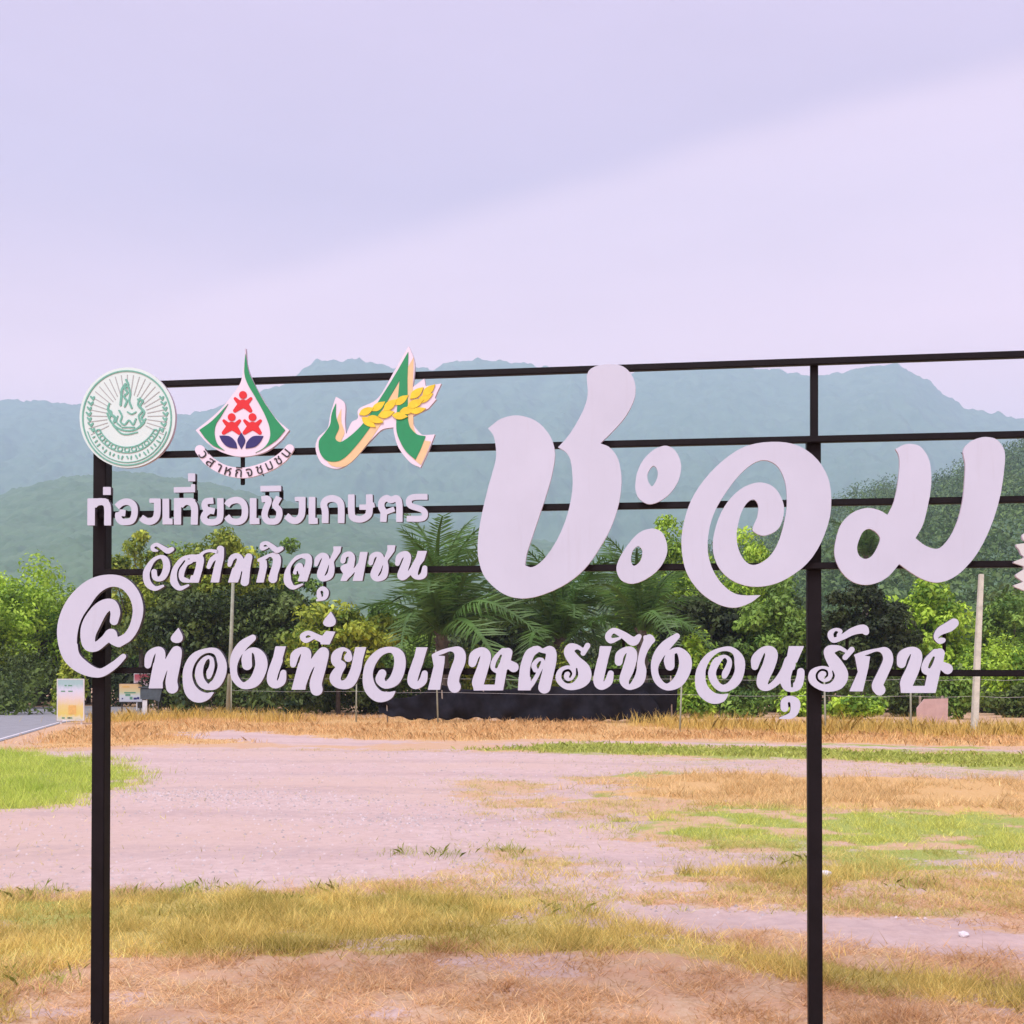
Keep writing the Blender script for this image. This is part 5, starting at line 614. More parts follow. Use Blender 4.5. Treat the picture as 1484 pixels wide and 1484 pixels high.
10|seal_rays|-6749 11631 13 1 3 -4 0 -333 -3 -2 -9 0 -4 3;-6862 11626 12 2 3 -2 51 -334 -3 -1 -10 -1 -2 2;-6636 11618 2 2 13 -2 1 -4 -51 -327 -4 -2 -10 2 -1 4;-6966 11606 4 1 4 -1 100 -321 1 -3 -3 -2 -9 -3 -3 2 -101 322 0 3;-6525 11590 2 1 13 -5 -100 -316 -2 -2 -3 1 -10 5;-7071 11568 4 2 3 -4 148 -303 -1 -3 -10 -4 -3 1 -149 305 2 3;-6419 11544 3 1 9 -4 1 -3 -149 -296 -11 6 -1 3;-7167 11515 1 1 3 -2 212 -307 -11 -8 -3 1 -210 306 -2 3;-6322 11484 1 1 3 -1 10 -7 -2 -3 -210 -291 -11 10;-7256 11446 4 1 255 -274 -9 -9 -258 273 1 3;-6235 11409 3 2 9 -8 0 -3 -252 -254 -4 1 -8 8;-7331 11364 2 1 291 -230 3 -3 -8 -9 -1 -1 -3 1 -290 230 -3 3;-6159 11323 2 1 9 -10 -3 -3 -287 -209 -3 1 -8 9 3 3;-7395 11270 2 3 3 -2 321 -183 1 -3 -5 -9 -3 0 -321 182 -3 4;-6101 11225 4 2 3 -2 6 -9 -3 -2 -318 -162 -2 2 -5 9 1 3;-7441 11170 3 0 344 -132 2 -3 -4 -10 -3 -1 -345 133 -1 4;-6053 11123 5 -1 4 -12 -3 -1 -337 -108 -3 -1 -2 3 -4 9 2 3;-7470 11062 359 -78 4 -3 -2 -9 -3 -2 -3 0 -355 77 -4 3;-6036 11012 15 2 3 -2 2 -10 -5 -3 -353 -54 -3 12 3 3;-7485 10949 5 1 365 -22 1 -12 -4 -2 -365 21 -2 5;-6064 10903 55 -1 3 -1 1 -12 -4 -1 -356 2 -5 2 0 8 2 4;-7125 10871 10 1 2 -2 1 -13 -361 -35 -4 0 -1 3 -2 9 3 3;-6372 10847 4 1 353 -57 4 -3 -1 -10 -3 -2 -356 58 -2 1;-7103 10816 5 -12 -4 -3 -349 -90 -3 2 -3 9 3 3;-6381 10793 346 -112 2 -3 -3 -9 -1 -2 -3 1 -344 111 -2 3;-7086 10762 4 -1 5 -12 -332 -145 -3 1 -6 11 2 1;-6402 10740 2 1 325 -163 4 -3 -4 -9 -3 -3 -328 165 -1 3
10|seal_print|-6802 11709 54 1 102 -10 76 -16 44 -13 45 -15 79 -35 69 -38 70 -48 60 -51 56 -56 54 -66 48 -72 40 -75 30 -73 25 -81 17 -84 8 -78 0 -77 -7 -83 -16 -83 -22 -74 -28 -70 -39 -74 -47 -70 -53 -64 -60 -58 -60 -47 -69 -45 -70 -35 -69 -27 -83 -23 -76 -13 -76 -6 -86 2 -76 9 -76 16 -45 14 -45 16 -80 35 -67 38 -70 50 -55 47 -55 55 -51 62 -44 64 -42 77 -32 73 -26 82 -18 85 -9 85 -1 78 4 54 5 39 15 75 22 74 29 71 36 68 43 65 57 70 50 49 66 54 70 46 67 35 80 31 73 21 83 14 38 4;-6802 11685 -38 -1 -44 -4 -74 -14 -63 -18 -71 -27 -73 -37 -67 -44 -59 -47 -53 -51 -47 -56 -40 -56 -39 -71 -20 -41 -16 -42 -20 -65 -18 -81 -8 -75 0 -90 7 -70 15 -81 26 -89 27 -64 34 -67 46 -70 53 -68 48 -50 63 -55 74 -52 74 -41 70 -31 80 -26 73 -16 67 -9 82 -3 83 6 73 12 50 13 35 11 70 28 73 38 66 43 63 52 46 47 52 62 45 69 34 64 18 42 15 41 19 65 15 80 7 83 -1 74 -11 90 -18 81 -24 72 -30 69 -36 67 -47 70 -43 53 -25 28 -38 37 -65 53 -71 47 -38 22 -41 20 -63 26 -79 24 -67 14 -98 10;-6772 11555 12 3 6 -2 6 -4 35 -62 6 -15 2 -15 -1 -11 -6 -12 9 -7 4 -6 27 -91 5 -27 -1 -30 -17 -65 -3 -30 2 -15 7 -24 37 -85 -1 -12 -6 -6 -7 -2 -12 2 -7 7 -36 82 -11 37 -2 21 2 20 15 57 5 30 -3 24 -5 24 -21 69 -4 8 -26 -16 -8 -8 37 -40 9 -13 4 -12 1 -9 -2 -9 -5 -9 -11 -11 -36 -29 -10 -12 6 -10 30 -30 13 -21 2 -12 -1 -15 -10 -30 -32 -61 -9 -5 -9 0 -9 5 -4 7 1 11 30 59 6 18 1 9 -1 6 -5 8 -37 38 -7 16 -1 12 2 9 10 14 42 35 10 11 -8 13 -30 30 -9 13 -4 10 -3 3 -10 -22 -8 -32 -4 -102 -15 -134 -8 -10 -12 -3 -13 5 -6 9 -1 6 13 126 5 101 5 33 7 21 18 32 46 58 5 5 10 2 9 -1 7 -5 5 -8 0 -12 -15 -20 3 -3 19 12 7 8 -1 9 -5 12 -32 58 0 9;-7419 11288 7 0 8 -4 21 -28 16 19 7 5 6 1 7 -1 8 -7 2 -9 -2 -9 -21 -45 -4 -3 -9 -3 -11 4 -4 6 0 9 -17 13 -23 30 -2 7 1 6 4 6;-6144 11243 7 0 6 -3 19 -26 3 -2 16 19 6 5 7 1 6 -2 8 -6 2 -9 -4 -12 -19 -41 -6 -5 -9 -1 -8 4 -4 6 0 9 -17 11 -23 32 -2 6 1 6 4 5;-6508 11232 11 -2 6 -8 1 -6 -3 -11 2 -3 19 -3 16 -6 14 -11 6 -12 0 -12 -6 -15 -37 -47 -6 -11 -3 -9 2 -6 8 -12 53 -53 12 -21 2 -21 -5 -18 -10 -20 -30 -44 -6 -15 6 -8 22 -15 5 1 14 18 7 4 9 0 10 -8 1 -6 -1 -6 -22 -26 0 -18 -4 -12 -9 -14 -13 -15 -70 -64 -9 -3 -12 1 -32 -20 -29 -12 -28 -8 -29 -6 -32 -4 -35 -1 -35 2 -47 7 -32 7 -35 11 -32 14 -35 18 -5 1 2 -6 6 -3 4 -6 22 -22 28 -24 35 -21 32 -10 42 -4 54 1 19 4 6 0 6 2 7 0 6 2 6 0 7 3 6 0 6 3 7 0 22 6 6 0 7 2 6 0 6 3 7 0 19 5 6 0 7 -3 3 -7 0 -6 -7 -7 -9 0 -7 -3 -6 0 -6 -2 -7 0 -35 -9 -6 0 -6 -3 -7 0 -19 -5 -54 -8 -44 -2 -38 3 -29 6 -29 11 -28 17 -22 18 -4 5 -6 3 -4 6 -17 15 -4 6 -7 6 -3 5 -6 5 -4 6 -6 4 -14 18 -8 6 -3 6 -6 3 -4 7 -17 15 -3 6 2 9 -1 5 -28 32 -24 33 -11 19 -13 27 -31 85 3 9 8 6 10 -1 6 -4 7 -14 13 -39 6 -8 10 22 -27 40 -28 52 -3 9 1 9 6 9 7 27 21 59 9 7 10 0 7 -5 4 -9 -5 -18 -16 -41 -5 -21 15 -24 29 -13 14 -13 6 -15 0 -15 -3 -15 2 -3 42 -29 18 -15 12 -16 4 -16 17 40 6 3 6 -1 8 -6 2 -6 -3 -9 -23 -59 -2 -12 2 -14 14 -19 53 -43 8 -7 2 -6 -1 -6 -5 -6 -7 -1 -7 2 -60 49 -16 19 -6 15 -4 -1 -6 -12 -10 -5 -12 0 -10 5 -6 8 -2 9 15 48 0 15 -16 15 -32 21 -12 -22 -8 -24 32 -49 28 -34 30 -29 35 -26 35 -20 51 -22 41 -13 54 -9 54 -2 41 5 45 9 41 17 35 23 25 23 14 16 0 3 -6 4 -5 6 -29 72 -8 28 -2 26 2 12 9 18 47 49 5 9 0 9 -12 18 -34 31 -16 17 -11 20 -4 18 4 30 16 41 -11 4 -6 4 -4 8 0 9 4 6 9 4 22 -3 8 18;-6507 11171 -5 -8 -8 -17 -9 -30 1 -18 6 -12 12 27 37 49 -5 4;-7466 11196 9 1 7 -3 32 -32 35 27 10 0 8 -5 4 -10 -2 -9 -35 -50 -10 -2 -10 3 -5 6 -1 11 -20 12 -29 30 -2 6 0 6 4 6;-6123 11150 8 1 6 -2 29 -29 6 -3 31 25 10 2 10 -6 3 -9 -2 -9 -33 -49 -10 -3 -10 3 -5 6 0 9 -20 13 -28 28 -4 8 1 6 3 6;-7482 11103 9 2 7 -2 22 -29 4 1 14 17 8 6 10 0 9 -7 3 -9 -2 -9 -21 -44 -5 -6 -10 -2 -10 5 -4 7 -1 9 -14 9 -24 31 -2 6 0 6;-6090 11057 6 1 10 -2 22 -28 3 1 16 18 6 4 10 0 9 -6 2 -9 -2 -9 -20 -44 -5 -6 -10 -2 -9 5 -4 7 -1 9 -15 9 -22 31 -3 6 0 6;-6896 11027 12 -1 7 -6 39 -64 12 -30 3 -19 -3 -17 -21 -51 -3 -12 2 -9 11 -14 10 -8 16 -9 13 -5 9 0 10 8 29 37 12 13 16 10 13 2 12 -4 15 -11 46 -58 4 3 7 11 30 73 6 5 10 1 9 -6 3 -6 0 -6 -32 -76 -14 -21 -8 -6 -12 -3 -10 1 -9 5 -14 14 -31 43 -12 12 -6 -3 -9 -9 -36 -45 -13 -9 -10 -4 -19 1 -16 4 -22 12 -16 12 -12 13 -8 12 -5 18 4 21 20 48 3 11 0 9 -3 13 -11 21 -37 61 -1 6 2 6;-6742 10995 10 0 48 -29 22 -9 13 1 9 3 54 29 7 0 6 -3 4 -10 -6 -9 -52 -28 -19 -6 -19 -1 -16 4 -13 6 -50 32 -4 5 -1 6 3 6;-6453 10985 -12 -21 -42 -43 -7 -12 -2 -8 1 -15 3 -15 34 -84 4 2 20 26 -26 19 -11 12 -5 12 -1 18 7 18 35 52 7 15 2 12;-7495 11013 10 -3 32 -32 28 24 7 3 10 0 9 -7 2 -9 -3 -9 -34 -48 -10 -3 -9 4 -5 7 -1 9 -10 5 -10 7 -29 30 -3 8 1 6 5 6;-6091 10964 7 3 10 -2 28 -29 7 -3 27 23 7 3 10 0 5 -4 4 -6 1 -9 -8 -15 -27 -38 -7 -3 -6 0 -6 2 -5 5 -2 6 1 6 -18 10 -30 30 -3 7 -1 6;-7479 10920 10 -1 5 -3 20 -27 4 1 15 19 7 4 10 0 9 -7 3 -10 -3 -9 -19 -42 -6 -7 -10 -2 -10 5 -3 5 -1 9 -17 13 -22 31 -3 6 1 6 4 5;-6087 10875 7 0 8 -4 20 -26 3 1 15 18 7 4 10 0 9 -7 2 -10 -2 -9 -19 -41 -6 -7 -10 -2 -9 5 -4 5 0 9 -17 13 -22 30 -2 6 0 6 4 5;-7467 10826 7 1 10 -3 32 -32 29 24 9 4 7 -1 6 -3 4 -5 1 -9 -5 -12 -29 -41 -6 -5 -10 0 -9 7 -3 12 -20 12 -29 30 -2 6 0 6;-6123 10784 8 1 6 -2 29 -29 6 -3 25 21 10 5 9 0 6 -4 4 -8 0 -6 -5 -11 -28 -41 -5 -4 -10 -1 -10 6 -2 6 0 6 -19 12 -30 31 -2 6 0 6 3 6;-6845 10731 8 1 7 -2 9 2 7 -3 6 2 10 -2 9 2 6 -2 10 2 10 -3 6 2 9 -3 10 2 6 -2 7 2 9 -2 10 2 6 -2 10 1 9 -2 6 2 10 -3 6 2 10 -3 6 2 10 -2 6 2 10 -2 9 2 10 -5 3 -9 -3 -7 -10 -4 -9 2 -7 -1 -9 2 -10 -1 -6 2 -7 -2 -9 3 -10 -3 -6 3 -9 -2 -10 2 -6 -2 -10 3 -6 -2 -10 3 -6 -3 -10 3 -9 -2 -6 2 -10 -2 -10 3 -6 -2 -9 2 -7 -2 -9 3 -7 -2 -9 3 -10 -2 -9 5 -3 6 1 6;-7423 10731 8 2 10 -3 22 -29 16 20 7 4 6 2 10 -3 6 -7 0 -18 10 -25 3 1 12 17 17 10 19 4 19 -3 7 4 6 -1 44 -75 24 -33 18 -19 7 -10 51 -50 60 -46 39 -23 35 -17 38 -16 32 -11 38 -10 45 -9 70 -6 73 3 47 7 32 7 41 13 38 15 60 31 60 42 51 46 6 9 22 24 20 26 19 29 8 18 16 25 7 -1 6 -3 13 1 12 -1 16 -5 10 -7 8 -9 7 -17 17 40 -1 6 2 6 7 7 10 1 6 -4 19 -25 3 -2 16 19 9 5 7 0 8 -3 4 -7 1 -6 -3 -11 -19 -41 -4 -5 -6 -3 -10 1 -5 4 -4 6 0 9 -13 8 -15 20 -25 -53 -25 -44 -26 -38 -35 -43 -34 -37 -38 -33 -41 -31 -38 -24 -41 -22 -38 -17 -45 -16 -41 -12 -44 -9 -48 -7 -41 -3 -48 0 -47 4 -51 7 -48 11 -45 13 -44 17 -35 16 -39 20 -44 28 -39 28 -36 31 -39 37 -35 40 -25 34 -26 39 -26 46 -17 40 -12 -24 -5 -5 -9 -2 -7 1 -5 4 -3 6 -1 9 -7 3 -9 9 -24 31 -1 10;-7283 10685 -13 -6 -8 -8 -4 -12 1 -12 7 -13 10 -7 13 -4 13 1 11 6 7 9 5 15 -3 12 -6 9 -11 8 -10 3;-6232 10653 -11 -6 -8 -9 -4 -11 1 -12 7 -12 9 -7 13 -4 12 0 12 6 7 8 5 16 -3 12 -5 9 -13 8 -9 3;-7478 10670 5 1 7 -5 21 -57 18 -43 33 -61 38 -58 35 -46 38 -44 42 -40 44 -37 51 -36 54 -33 51 -26 48 -19 55 -19 60 -15 67 -10 51 -4 51 -1 66 5 67 10 54 14 47 15 57 24 54 28 47 30 41 29 38 33 43 43 33 37 43 59 31 52 27 56 27 71 4 4 6 0 3 -3 2 -5 -27 -70 -19 -41 -28 -50 -35 -53 -34 -43 -48 -51 -41 -37 -50 -38 -57 -36 -50 -27 -64 -26 -54 -17 -66 -15 -51 -8 -57 -4 -57 0 -64 6 -57 9 -67 17 -51 17 -64 27 -51 26 -50 32 -52 38 -45 38 -42 42 -43 49 -38 52 -34 56 -30 58 -35 91 -1 6;-7223 10637 -10 -17 -17 -11 -17 -5 -23 2 -2 -2 34 -51 10 23 9 11 16 9 23 3 2 2;-6273 10608 -24 -34 2 -2 22 -4 15 -10 10 -12 7 -22 3 0 33 47 -1 3 -26 -1 -15 6 -16 13;-7350 10585 9 0 6 -5 3 -8 -3 -6 -35 -18 -6 0 -7 3 -4 8 3 9;-6157 10549 10 -1 20 -18 3 -9 -6 -8 -7 -2 -6 2 -20 18 -2 9 3 6;-7213 10578 -12 -6 -7 -9 -3 -12 2 -12 4 -9 13 -10 13 -3 12 1 10 5 8 8 4 15 -3 15 -7 10 -12 7 -12 2;-6304 10552 -13 -7 -7 -9 -3 -12 2 -12 5 -9 11 -9 11 -4 13 1 11 5 8 9 4 14 -3 15 -6 10 -11 6 -10 3;-7149 10540 -6 -20 -13 -13 -19 -8 -23 -1 -1 -1 49 -49 1 23 8 18 13 12 25 11 -31 28;-6348 10518 -31 -28 21 -10 16 -15 9 -27 -3 -16 52 47 -27 5 -15 8 -13 13;-7309 10514 6 3 10 -2 5 -7 -1 -9 -36 -30 -10 -3 -6 3 -5 7 2 9;-6205 10482 8 3 6 -2 51 -29 6 -7 -1 -9 -5 -5 -10 -1 -53 31 -4 4 -2 6;-7108 10491 -12 -2 -11 -7 -7 -9 -3 -12 2 -12 6 -10 13 -9 12 -2 13 2 13 8 4 7 3 15 -4 15 -5 6 -11 7;-6386 10469 -13 -1 -11 -7 -7 -9 -3 -11 2 -12 6 -11 13 -9 13 -2 12 2 13 9 3 6 4 15 -5 15 -5 6 -10 7;-7053 10464 -1 -8 -5 -18 -7 -13 -19 -13 -24 -5 62 -40 2 2 -4 12 -2 12 4 18 12 17 21 12;-6443 10445 -36 -21 17 -9 12 -15 7 -24 -7 -24 4 -1 60 35 -22 6 -18 13 -10 15 -5 24;-7255 10453 10 1 6 -5 3 -9 -3 -6 -51 -33 -6 -1 -8 3 -4 9 2 7;-6254 10424 7 1 6 -2 31 -34 4 -8 -4 -9 -9 -3 -6 2 -32 34 -3 10 3 6;-7005 10422 -13 -6 -8 -9 -4 -12 1 -12 7 -12 10 -7 13 -4 13 1 11 6 7 8 4 15 -3 12 -5 10 -11 7 -10 3;-6507 10407 -11 -5 -8 -9 -4 -12 1 -12 7 -11 9 -8 13 -4 12 1 13 6 6 7 5 16 -3 12 -5 9 -12 9 -10 2;-6945 10408 -1 -3 3 -15 -8 -27 -8 -9 -11 -8 -22 -6 34 -14 42 -14 2 2 -9 12 -4 12 -1 18 8 21 17 15;-6554 10394 -36 -11 11 -9 6 -8 8 -26 -6 -24 -8 -11 3 -2 44 12 30 11 -20 7 -18 15 -6 10 -4 12 0 12 2 11 -3 3;-7194 10397 7 0 6 -3 4 -10 -6 -26 -4 -5 -7 -2 -6 1 -4 3 -4 9 6 27;-6309 10372 5 0 6 -2 32 -26 1 -9 -4 -8 -7 -2 -6 1 -32 25 -3 6 -1 6 4 6;-6878 10379 -13 -4 -10 -7 -6 -12 0 -12 4 -12 9 -9 13 -6 13 0 9 2 11 8 3 6 3 15 -4 15 -7 8 -12 7;-6621 10372 -12 -3 -10 -7 -7 -10 -2 -12 4 -12 8 -11 13 -7 13 -1 12 4 9 7 4 6 3 15 -4 15 -5 6 -13 8;-6827 10375 -1 -3 8 -25 -7 -23 -11 -15 -22 -11 42 -8 46 -4 -18 16 -7 12 -3 12 0 12 3 12 12 17 -4 3;-6668 10370 -35 -3 -5 -2 9 -12 7 -24 -9 -27 -8 -9 -12 -8 37 0 51 6 -23 14 -12 17 -4 18 2 15 6 15;-6757 10361 -11 -6 -8 -9 -4 -12 2 -12 7 -12 11 -8 12 -3 13 2 10 5 8 9 4 14 -4 15 -8 10 -10 6 -9 2;-7130 10347 6 1 8 -4 3 -6 -2 -9 -43 -41 -7 -2 -6 2 -4 3 -3 6 3 9;-6374 10326 10 -1 6 -6 19 -42 -1 -6 -5 -6 -10 -1 -6 4 -3 4 -18 42 2 7;-7064 10303 8 3 6 -2 5 -4 2 -6 -10 -45 -4 -6 -9 -2 -7 2 -5 10 10 44;-6446 10286 9 2 10 -5 37 -43 1 -9 -4 -6 -9 -3 -10 6 -37 43 -1 9;-6987 10271 7 1 6 -3 5 -7 -1 -6 -25 -33 -7 -2 -7 1 -7 8 1 9 22 28;-6516 10258 10 0 4 -3 3 -6 -3 -33 -5 -6 -6 -2 -9 2 -5 10 3 29 3 6;-6912 10245 5 2 7 -1 5 -4 2 -6 4 -48 -4 -6 -7 -4 -10 3 -5 7 -3 48;-6595 10236 9 2 9 -5 28 -49 0 -9 -5 -5 -10 -1 -6 3 -3 4 -26 46 -1 8;-6828 10231 10 -4 4 -6 0 -6 -19 -47 -7 -6 -9 0 -8 7 0 9 19 47 5 4;-6668 10226 10 -3 4 -9 -8 -51 -6 -5 -7 -1 -8 4 -3 9 7 48 4 6;-6752 10223 4 1 8 -2 4 -3 4 -8 14 -28 -1 -6 -6 -6 -10 0 -8 7 -16 33 1 6
11|drop_backing|-4599 12002 8 -136 6 -86 6 -44 17 -74 24 -72 29 -72 51 -108 42 -80 69 -121 142 -231 49 -75 51 -69 29 -34 58 -59 64 -55 100 -80 29 -25 0 -3 -93 -114 -45 -49 -28 -24 -58 -47 -64 -48 -70 -42 -38 -19 -42 -17 -46 -15 -95 -24 -52 -10 -56 -8 -98 -8 -53 0 -46 2 -46 6 -46 8 -44 10 -83 25 -81 29 -38 16 -73 38 -31 19 -62 43 -60 46 -31 27 -58 58 -133 150 1 2 159 114 99 74 116 92 83 73 54 54 80 89 148 184 31 43 26 46 13 29 10 30 16 64 12 67 21 147 25 259
11|drop_leaf_right|-4596 11909 24 -172 14 -74 10 -39 20 -60 24 -56 80 -159 66 -120 70 -121 48 -77 68 -100 70 -98 47 -61 162 -190 -64 -77 -38 -43 -44 -40 -29 -22 -95 -61 -126 -71 -65 -31 -67 -25 89 41 49 29 37 31 31 35 24 37 11 21 16 43 8 44 1 23 -1 45 -13 76 -16 57 -35 89 -43 95 -34 66 -56 100 -79 134 -78 127 -33 57 -26 54 -25 60 -11 38 -8 42 -4 27 -2 44 7 144
11|drop_leaf_left|-4908 11060 -127 -203 -66 -90 -19 -31 -9 -21 -12 -38 -5 -23 -6 -42 -1 -44 8 -62 17 -66 19 -42 22 -34 16 -17 33 -29 65 -51 -3 -2 -149 62 -49 26 -41 30 -49 47 -64 69 -42 55 -55 76 142 88 62 44 34 27 35 30 67 63
11|person_head|-4657 11271 16 1 13 -2 15 -5 12 -7 10 -7 7 -10 6 -12 5 -14 2 -12 -2 -12 -5 -15 -7 -11 -16 -15 -12 -6 -15 -4 -13 -1 -12 2 -15 5 -13 6 -9 8 -8 9 -6 12 -6 15 -1 12 1 11 5 15 7 12 7 8 10 8
11|person_body|-4793 11172 12 3 13 -4 52 -40 14 -9 14 -5 24 10 22 2 25 -4 21 -12 13 4 13 6 57 40 16 1 12 -5 6 -7 4 -8 0 -9 -2 -9 -61 -80 24 -37 34 -63 3 -9 0 -8 -3 -9 -5 -8 -9 -7 -9 -3 -13 -1 -9 3 -74 52 -37 20 -6 1 -46 -20 -85 -45 -11 -2 -9 1 -16 8 -7 9 -4 9 -1 12 3 9 74 95 -63 87 -1 9 1 9 6 9
11|person_head|-4860 10898 17 2 12 -2 16 -5 12 -7 10 -8 7 -9 6 -12 5 -15 2 -12 -2 -11 -5 -15 -7 -12 -16 -14 -12 -6 -16 -5 -12 -1 -12 2 -16 5 -12 7 -9 7 -8 9 -7 12 -5 15 -1 12 1 12 5 14 6 12 8 9 10 7
11|person_body|-4996 10799 13 3 12 -4 53 -40 14 -9 13 -5 25 10 22 3 25 -5 21 -11 13 3 13 7 58 40 15 1 13 -6 5 -6 4 -9 1 -8 -3 -9 -61 -81 24 -36 35 -63 2 -9 0 -9 -3 -9 -5 -7 -9 -8 -9 -3 -13 0 -9 2 -74 52 -37 20 -6 1 -47 -20 -85 -45 -11 -2 -9 1 -15 7 -8 10 -4 9 0 11 2 9 75 96 -63 87 -2 9 2 9 5 9
11|person_head|-4488 10886 16 2 13 -2 15 -5 12 -7 10 -8 7 -9 6 -12 5 -15 2 -12 -2 -11 -5 -15 -7 -11 -16 -15 -12 -6 -15 -4 -13 -1 -12 1 -15 5 -12 7 -10 7 -7 9 -7 12 -5 15 -2 12 2 12 5 14 6 12 7 8 11 8
11|person_body|-4624 10787 13 3 12 -3 52 -41 15 -9 13 -5 25 10 21 3 25 -5 21 -11 13 4 13 6 57 40 16 1 12 -5 6 -7 4 -8 0 -9 -3 -9 -60 -80 24 -36 34 -63 3 -9 0 -9 -3 -9 -5 -8 -9 -7 -10 -3 -12 0 -9 2 -74 52 -37 20 -6 1 -46 -21 -84 -45 -11 -2 -10 1 -15 8 -8 9 -3 9 -1 12 3 9 74 95 -63 87 -2 9 2 9 5 9
11|petal|-5003 10521 51 -1 46 -7 19 -5 18 -9 36 -24 39 -40 19 -27 9 -15 9 -30 11 -68 -2 -1 -80 12 -44 8 -21 6 -34 15 -16 10 -23 18 -26 28 -29 36 -15 27 -29 66 4 2
11|petal|-4672 10561 1 1 53 -83 8 -18 6 -17 3 -18 -3 -21 -12 -32 -55 -93 -52 90 -15 39 -3 21 2 18 14 32
11|petal|-4400 10501 117 -7 4 -2 -37 -76 -17 -22 -18 -21 -37 -35 -27 -17 -19 -9 -18 -5 -40 -8 -102 -10 -2 3 8 53 6 29 13 26 32 40 29 27 34 21 19 7 18 4
11|text_band|-3839 10341 20 2 21 -4 19 -8 15 -13 11 -15 6 -18 2 -20 -4 -18 -7 -14 -51 -76 -36 -49 -23 -25 -26 -24 -58 -45 -76 -50 -68 -36 -73 -33 -77 -28 -98 -30 -110 -27 -80 -15 -80 -7 -62 0 -80 7 -80 14 -72 16 -68 19 -62 22 -62 28 -62 33 -65 39 -49 34 -47 36 -44 40 -47 55 -84 118 -11 21 -4 21 1 21 6 17 12 18 15 13 19 9 21 5 22 0 19 -5 19 -10 15 -13 94 -118 18 -21 29 -28 36 -30 53 -37 41 -26 54 -30 39 -19 46 -20 37 -13 56 -14 62 -12 49 -6 49 -4 65 0 46 4 65 9 117 27 67 20 53 18 49 19 61 27 86 46 39 25 49 35 45 37 86 89 16 10
12|leaf_backing|-1749 11916 1 3 3 -1 46 -99 25 -59 19 -58 9 -53 3 -75 -5 -112 -7 -63 -23 -164 1 -1 197 136 25 -128 260 35 4 -2 -71 -141 -32 -74 -4 -14 1 -11 5 -7 13 -5 3 -3 0 -3 -136 -149 -271 -120 13 -101 11 -43 9 -21 24 -39 31 -38 34 -36 28 -25 24 -13 21 -4 41 -2 144 7 3 -2 -66 -165 -46 -108 -48 -103 -83 -167 -1 -2 -106 45 -48 28 -23 19 -27 25 -50 55 -51 63 -25 35 -39 61 -16 30 -25 65 -18 61 -26 102 -6 32 -5 61 -2 3 -92 -8 -54 -7 -23 -6 -21 -8 -21 -11 -18 -12 -35 -30 -139 -138 -148 -151 -98 -103 -47 -45 -50 -42 -48 -34 -29 -20 -46 -25 -24 -11 -45 -13 -42 -4 -42 3 -45 10 -63 21 -46 20 -42 27 -21 17 -15 16 -20 27 -29 49 -23 57 -16 56 -5 30 -2 52 6 50 7 26 17 46 13 25 16 20 21 21 93 74 20 21 16 23 12 26 9 29 6 29 14 99 13 63 31 101 60 176 3 2 18 -11 63 -34 24 -16 18 -15 18 -21 13 -27 7 -29 3 -35 0 -38 -10 -166 0 -37 8 -88 15 -116 3 -2 53 125 23 45 14 22 13 13 16 11 58 22 12 9 11 13 4 14 0 17 -8 65 2 23 9 23 16 19 27 20 35 16 131 47 48 22 45 27 38 33 41 46 37 51 37 57 37 62 107 190
12|leaf_green|-1754 11823 1 1 2 -4 -3 -165 -10 -247 -1 -98 9 -618 18 -79 12 -35 9 -18 23 -32 42 -47 32 -27 17 -12 18 -9 35 -11 77 -13 15 -3 2 -3 -45 -120 -31 -77 -34 -71 -60 -115 -3 0 -79 64 -44 39 -24 24 -36 45 -18 27 -31 51 -40 82 -31 76 -16 62 -7 49 -3 64 3 112 17 234 38 406 -1 4 -98 -168 -87 -145 -54 -85 -58 -86 -148 -199 -105 -154 -42 -56 -68 -85 -75 -88 -114 -122 -63 -59 -42 -33 -54 -32 -18 -8 -33 -10 -21 -4 -39 -4 -43 1 -24 2 -24 5 -39 12 -21 10 -18 12 -31 28 -26 33 -15 23 -19 39 -13 44 -9 50 -2 49 6 44 7 20 11 20 15 20 57 63 13 17 63 83 22 37 14 40 5 23 9 96 10 49 23 64 47 101 2 -7 -4 -151 4 -58 5 -24 8 -26 35 -95 5 -23 1 -21 -3 -23 -9 -26 -44 -89 -8 -20 -2 -17 3 -15 7 -15 9 -12 12 -11 24 -14 15 -5 15 -2 18 3 30 10 57 33 63 44 48 37 52 44 50 45 43 42 39 42 37 44 59 75 98 139 287 430 120 192
12|leaf_cream|-1663 11731 1 1 1 -4 -2 -165 -10 -247 -2 -98 10 -618 17 -78 13 -35 9 -18 23 -32 42 -48 31 -27 18 -11 18 -9 35 -11 76 -13 15 -4 2 -2 -44 -120 -32 -77 -34 -71 -60 -115 -3 0 -78 64 -45 39 -23 24 -36 45 -18 26 -31 52 -40 82 -31 76 -16 61 -7 49 -3 64 3 113 17 233 38 406 -1 4 -98 -168 -87 -145 -53 -85 -58 -86 -148 -199 -105 -154 -42 -56 -69 -85 -74 -88 -114 -122 -63 -59 -42 -33 -54 -32 -18 -8 -33 -10 -21 -4 -39 -4 -42 1 -24 2 -24 5 -39 12 -21 10 -18 12 -31 27 -27 34 -15 23 -18 38 -14 45 -8 49 -2 50 6 44 7 20 11 20 15 20 56 62 13 17 63 83 22 37 15 41 4 23 10 96 9 49 24 63 46 101 2 -6 -3 -152 4 -58 4 -23 8 -27 35 -94 5 -23 1 -21 -3 -23 -9 -26 -44 -89 -7 -20 -2 -17 2 -15 7 -15 9 -12 12 -12 24 -14 15 -4 15 -2 18 3 30 10 57 33 63 44 48 37 52 44 49 45 43 42 40 42 37 44 59 75 98 139 286 430 120 192
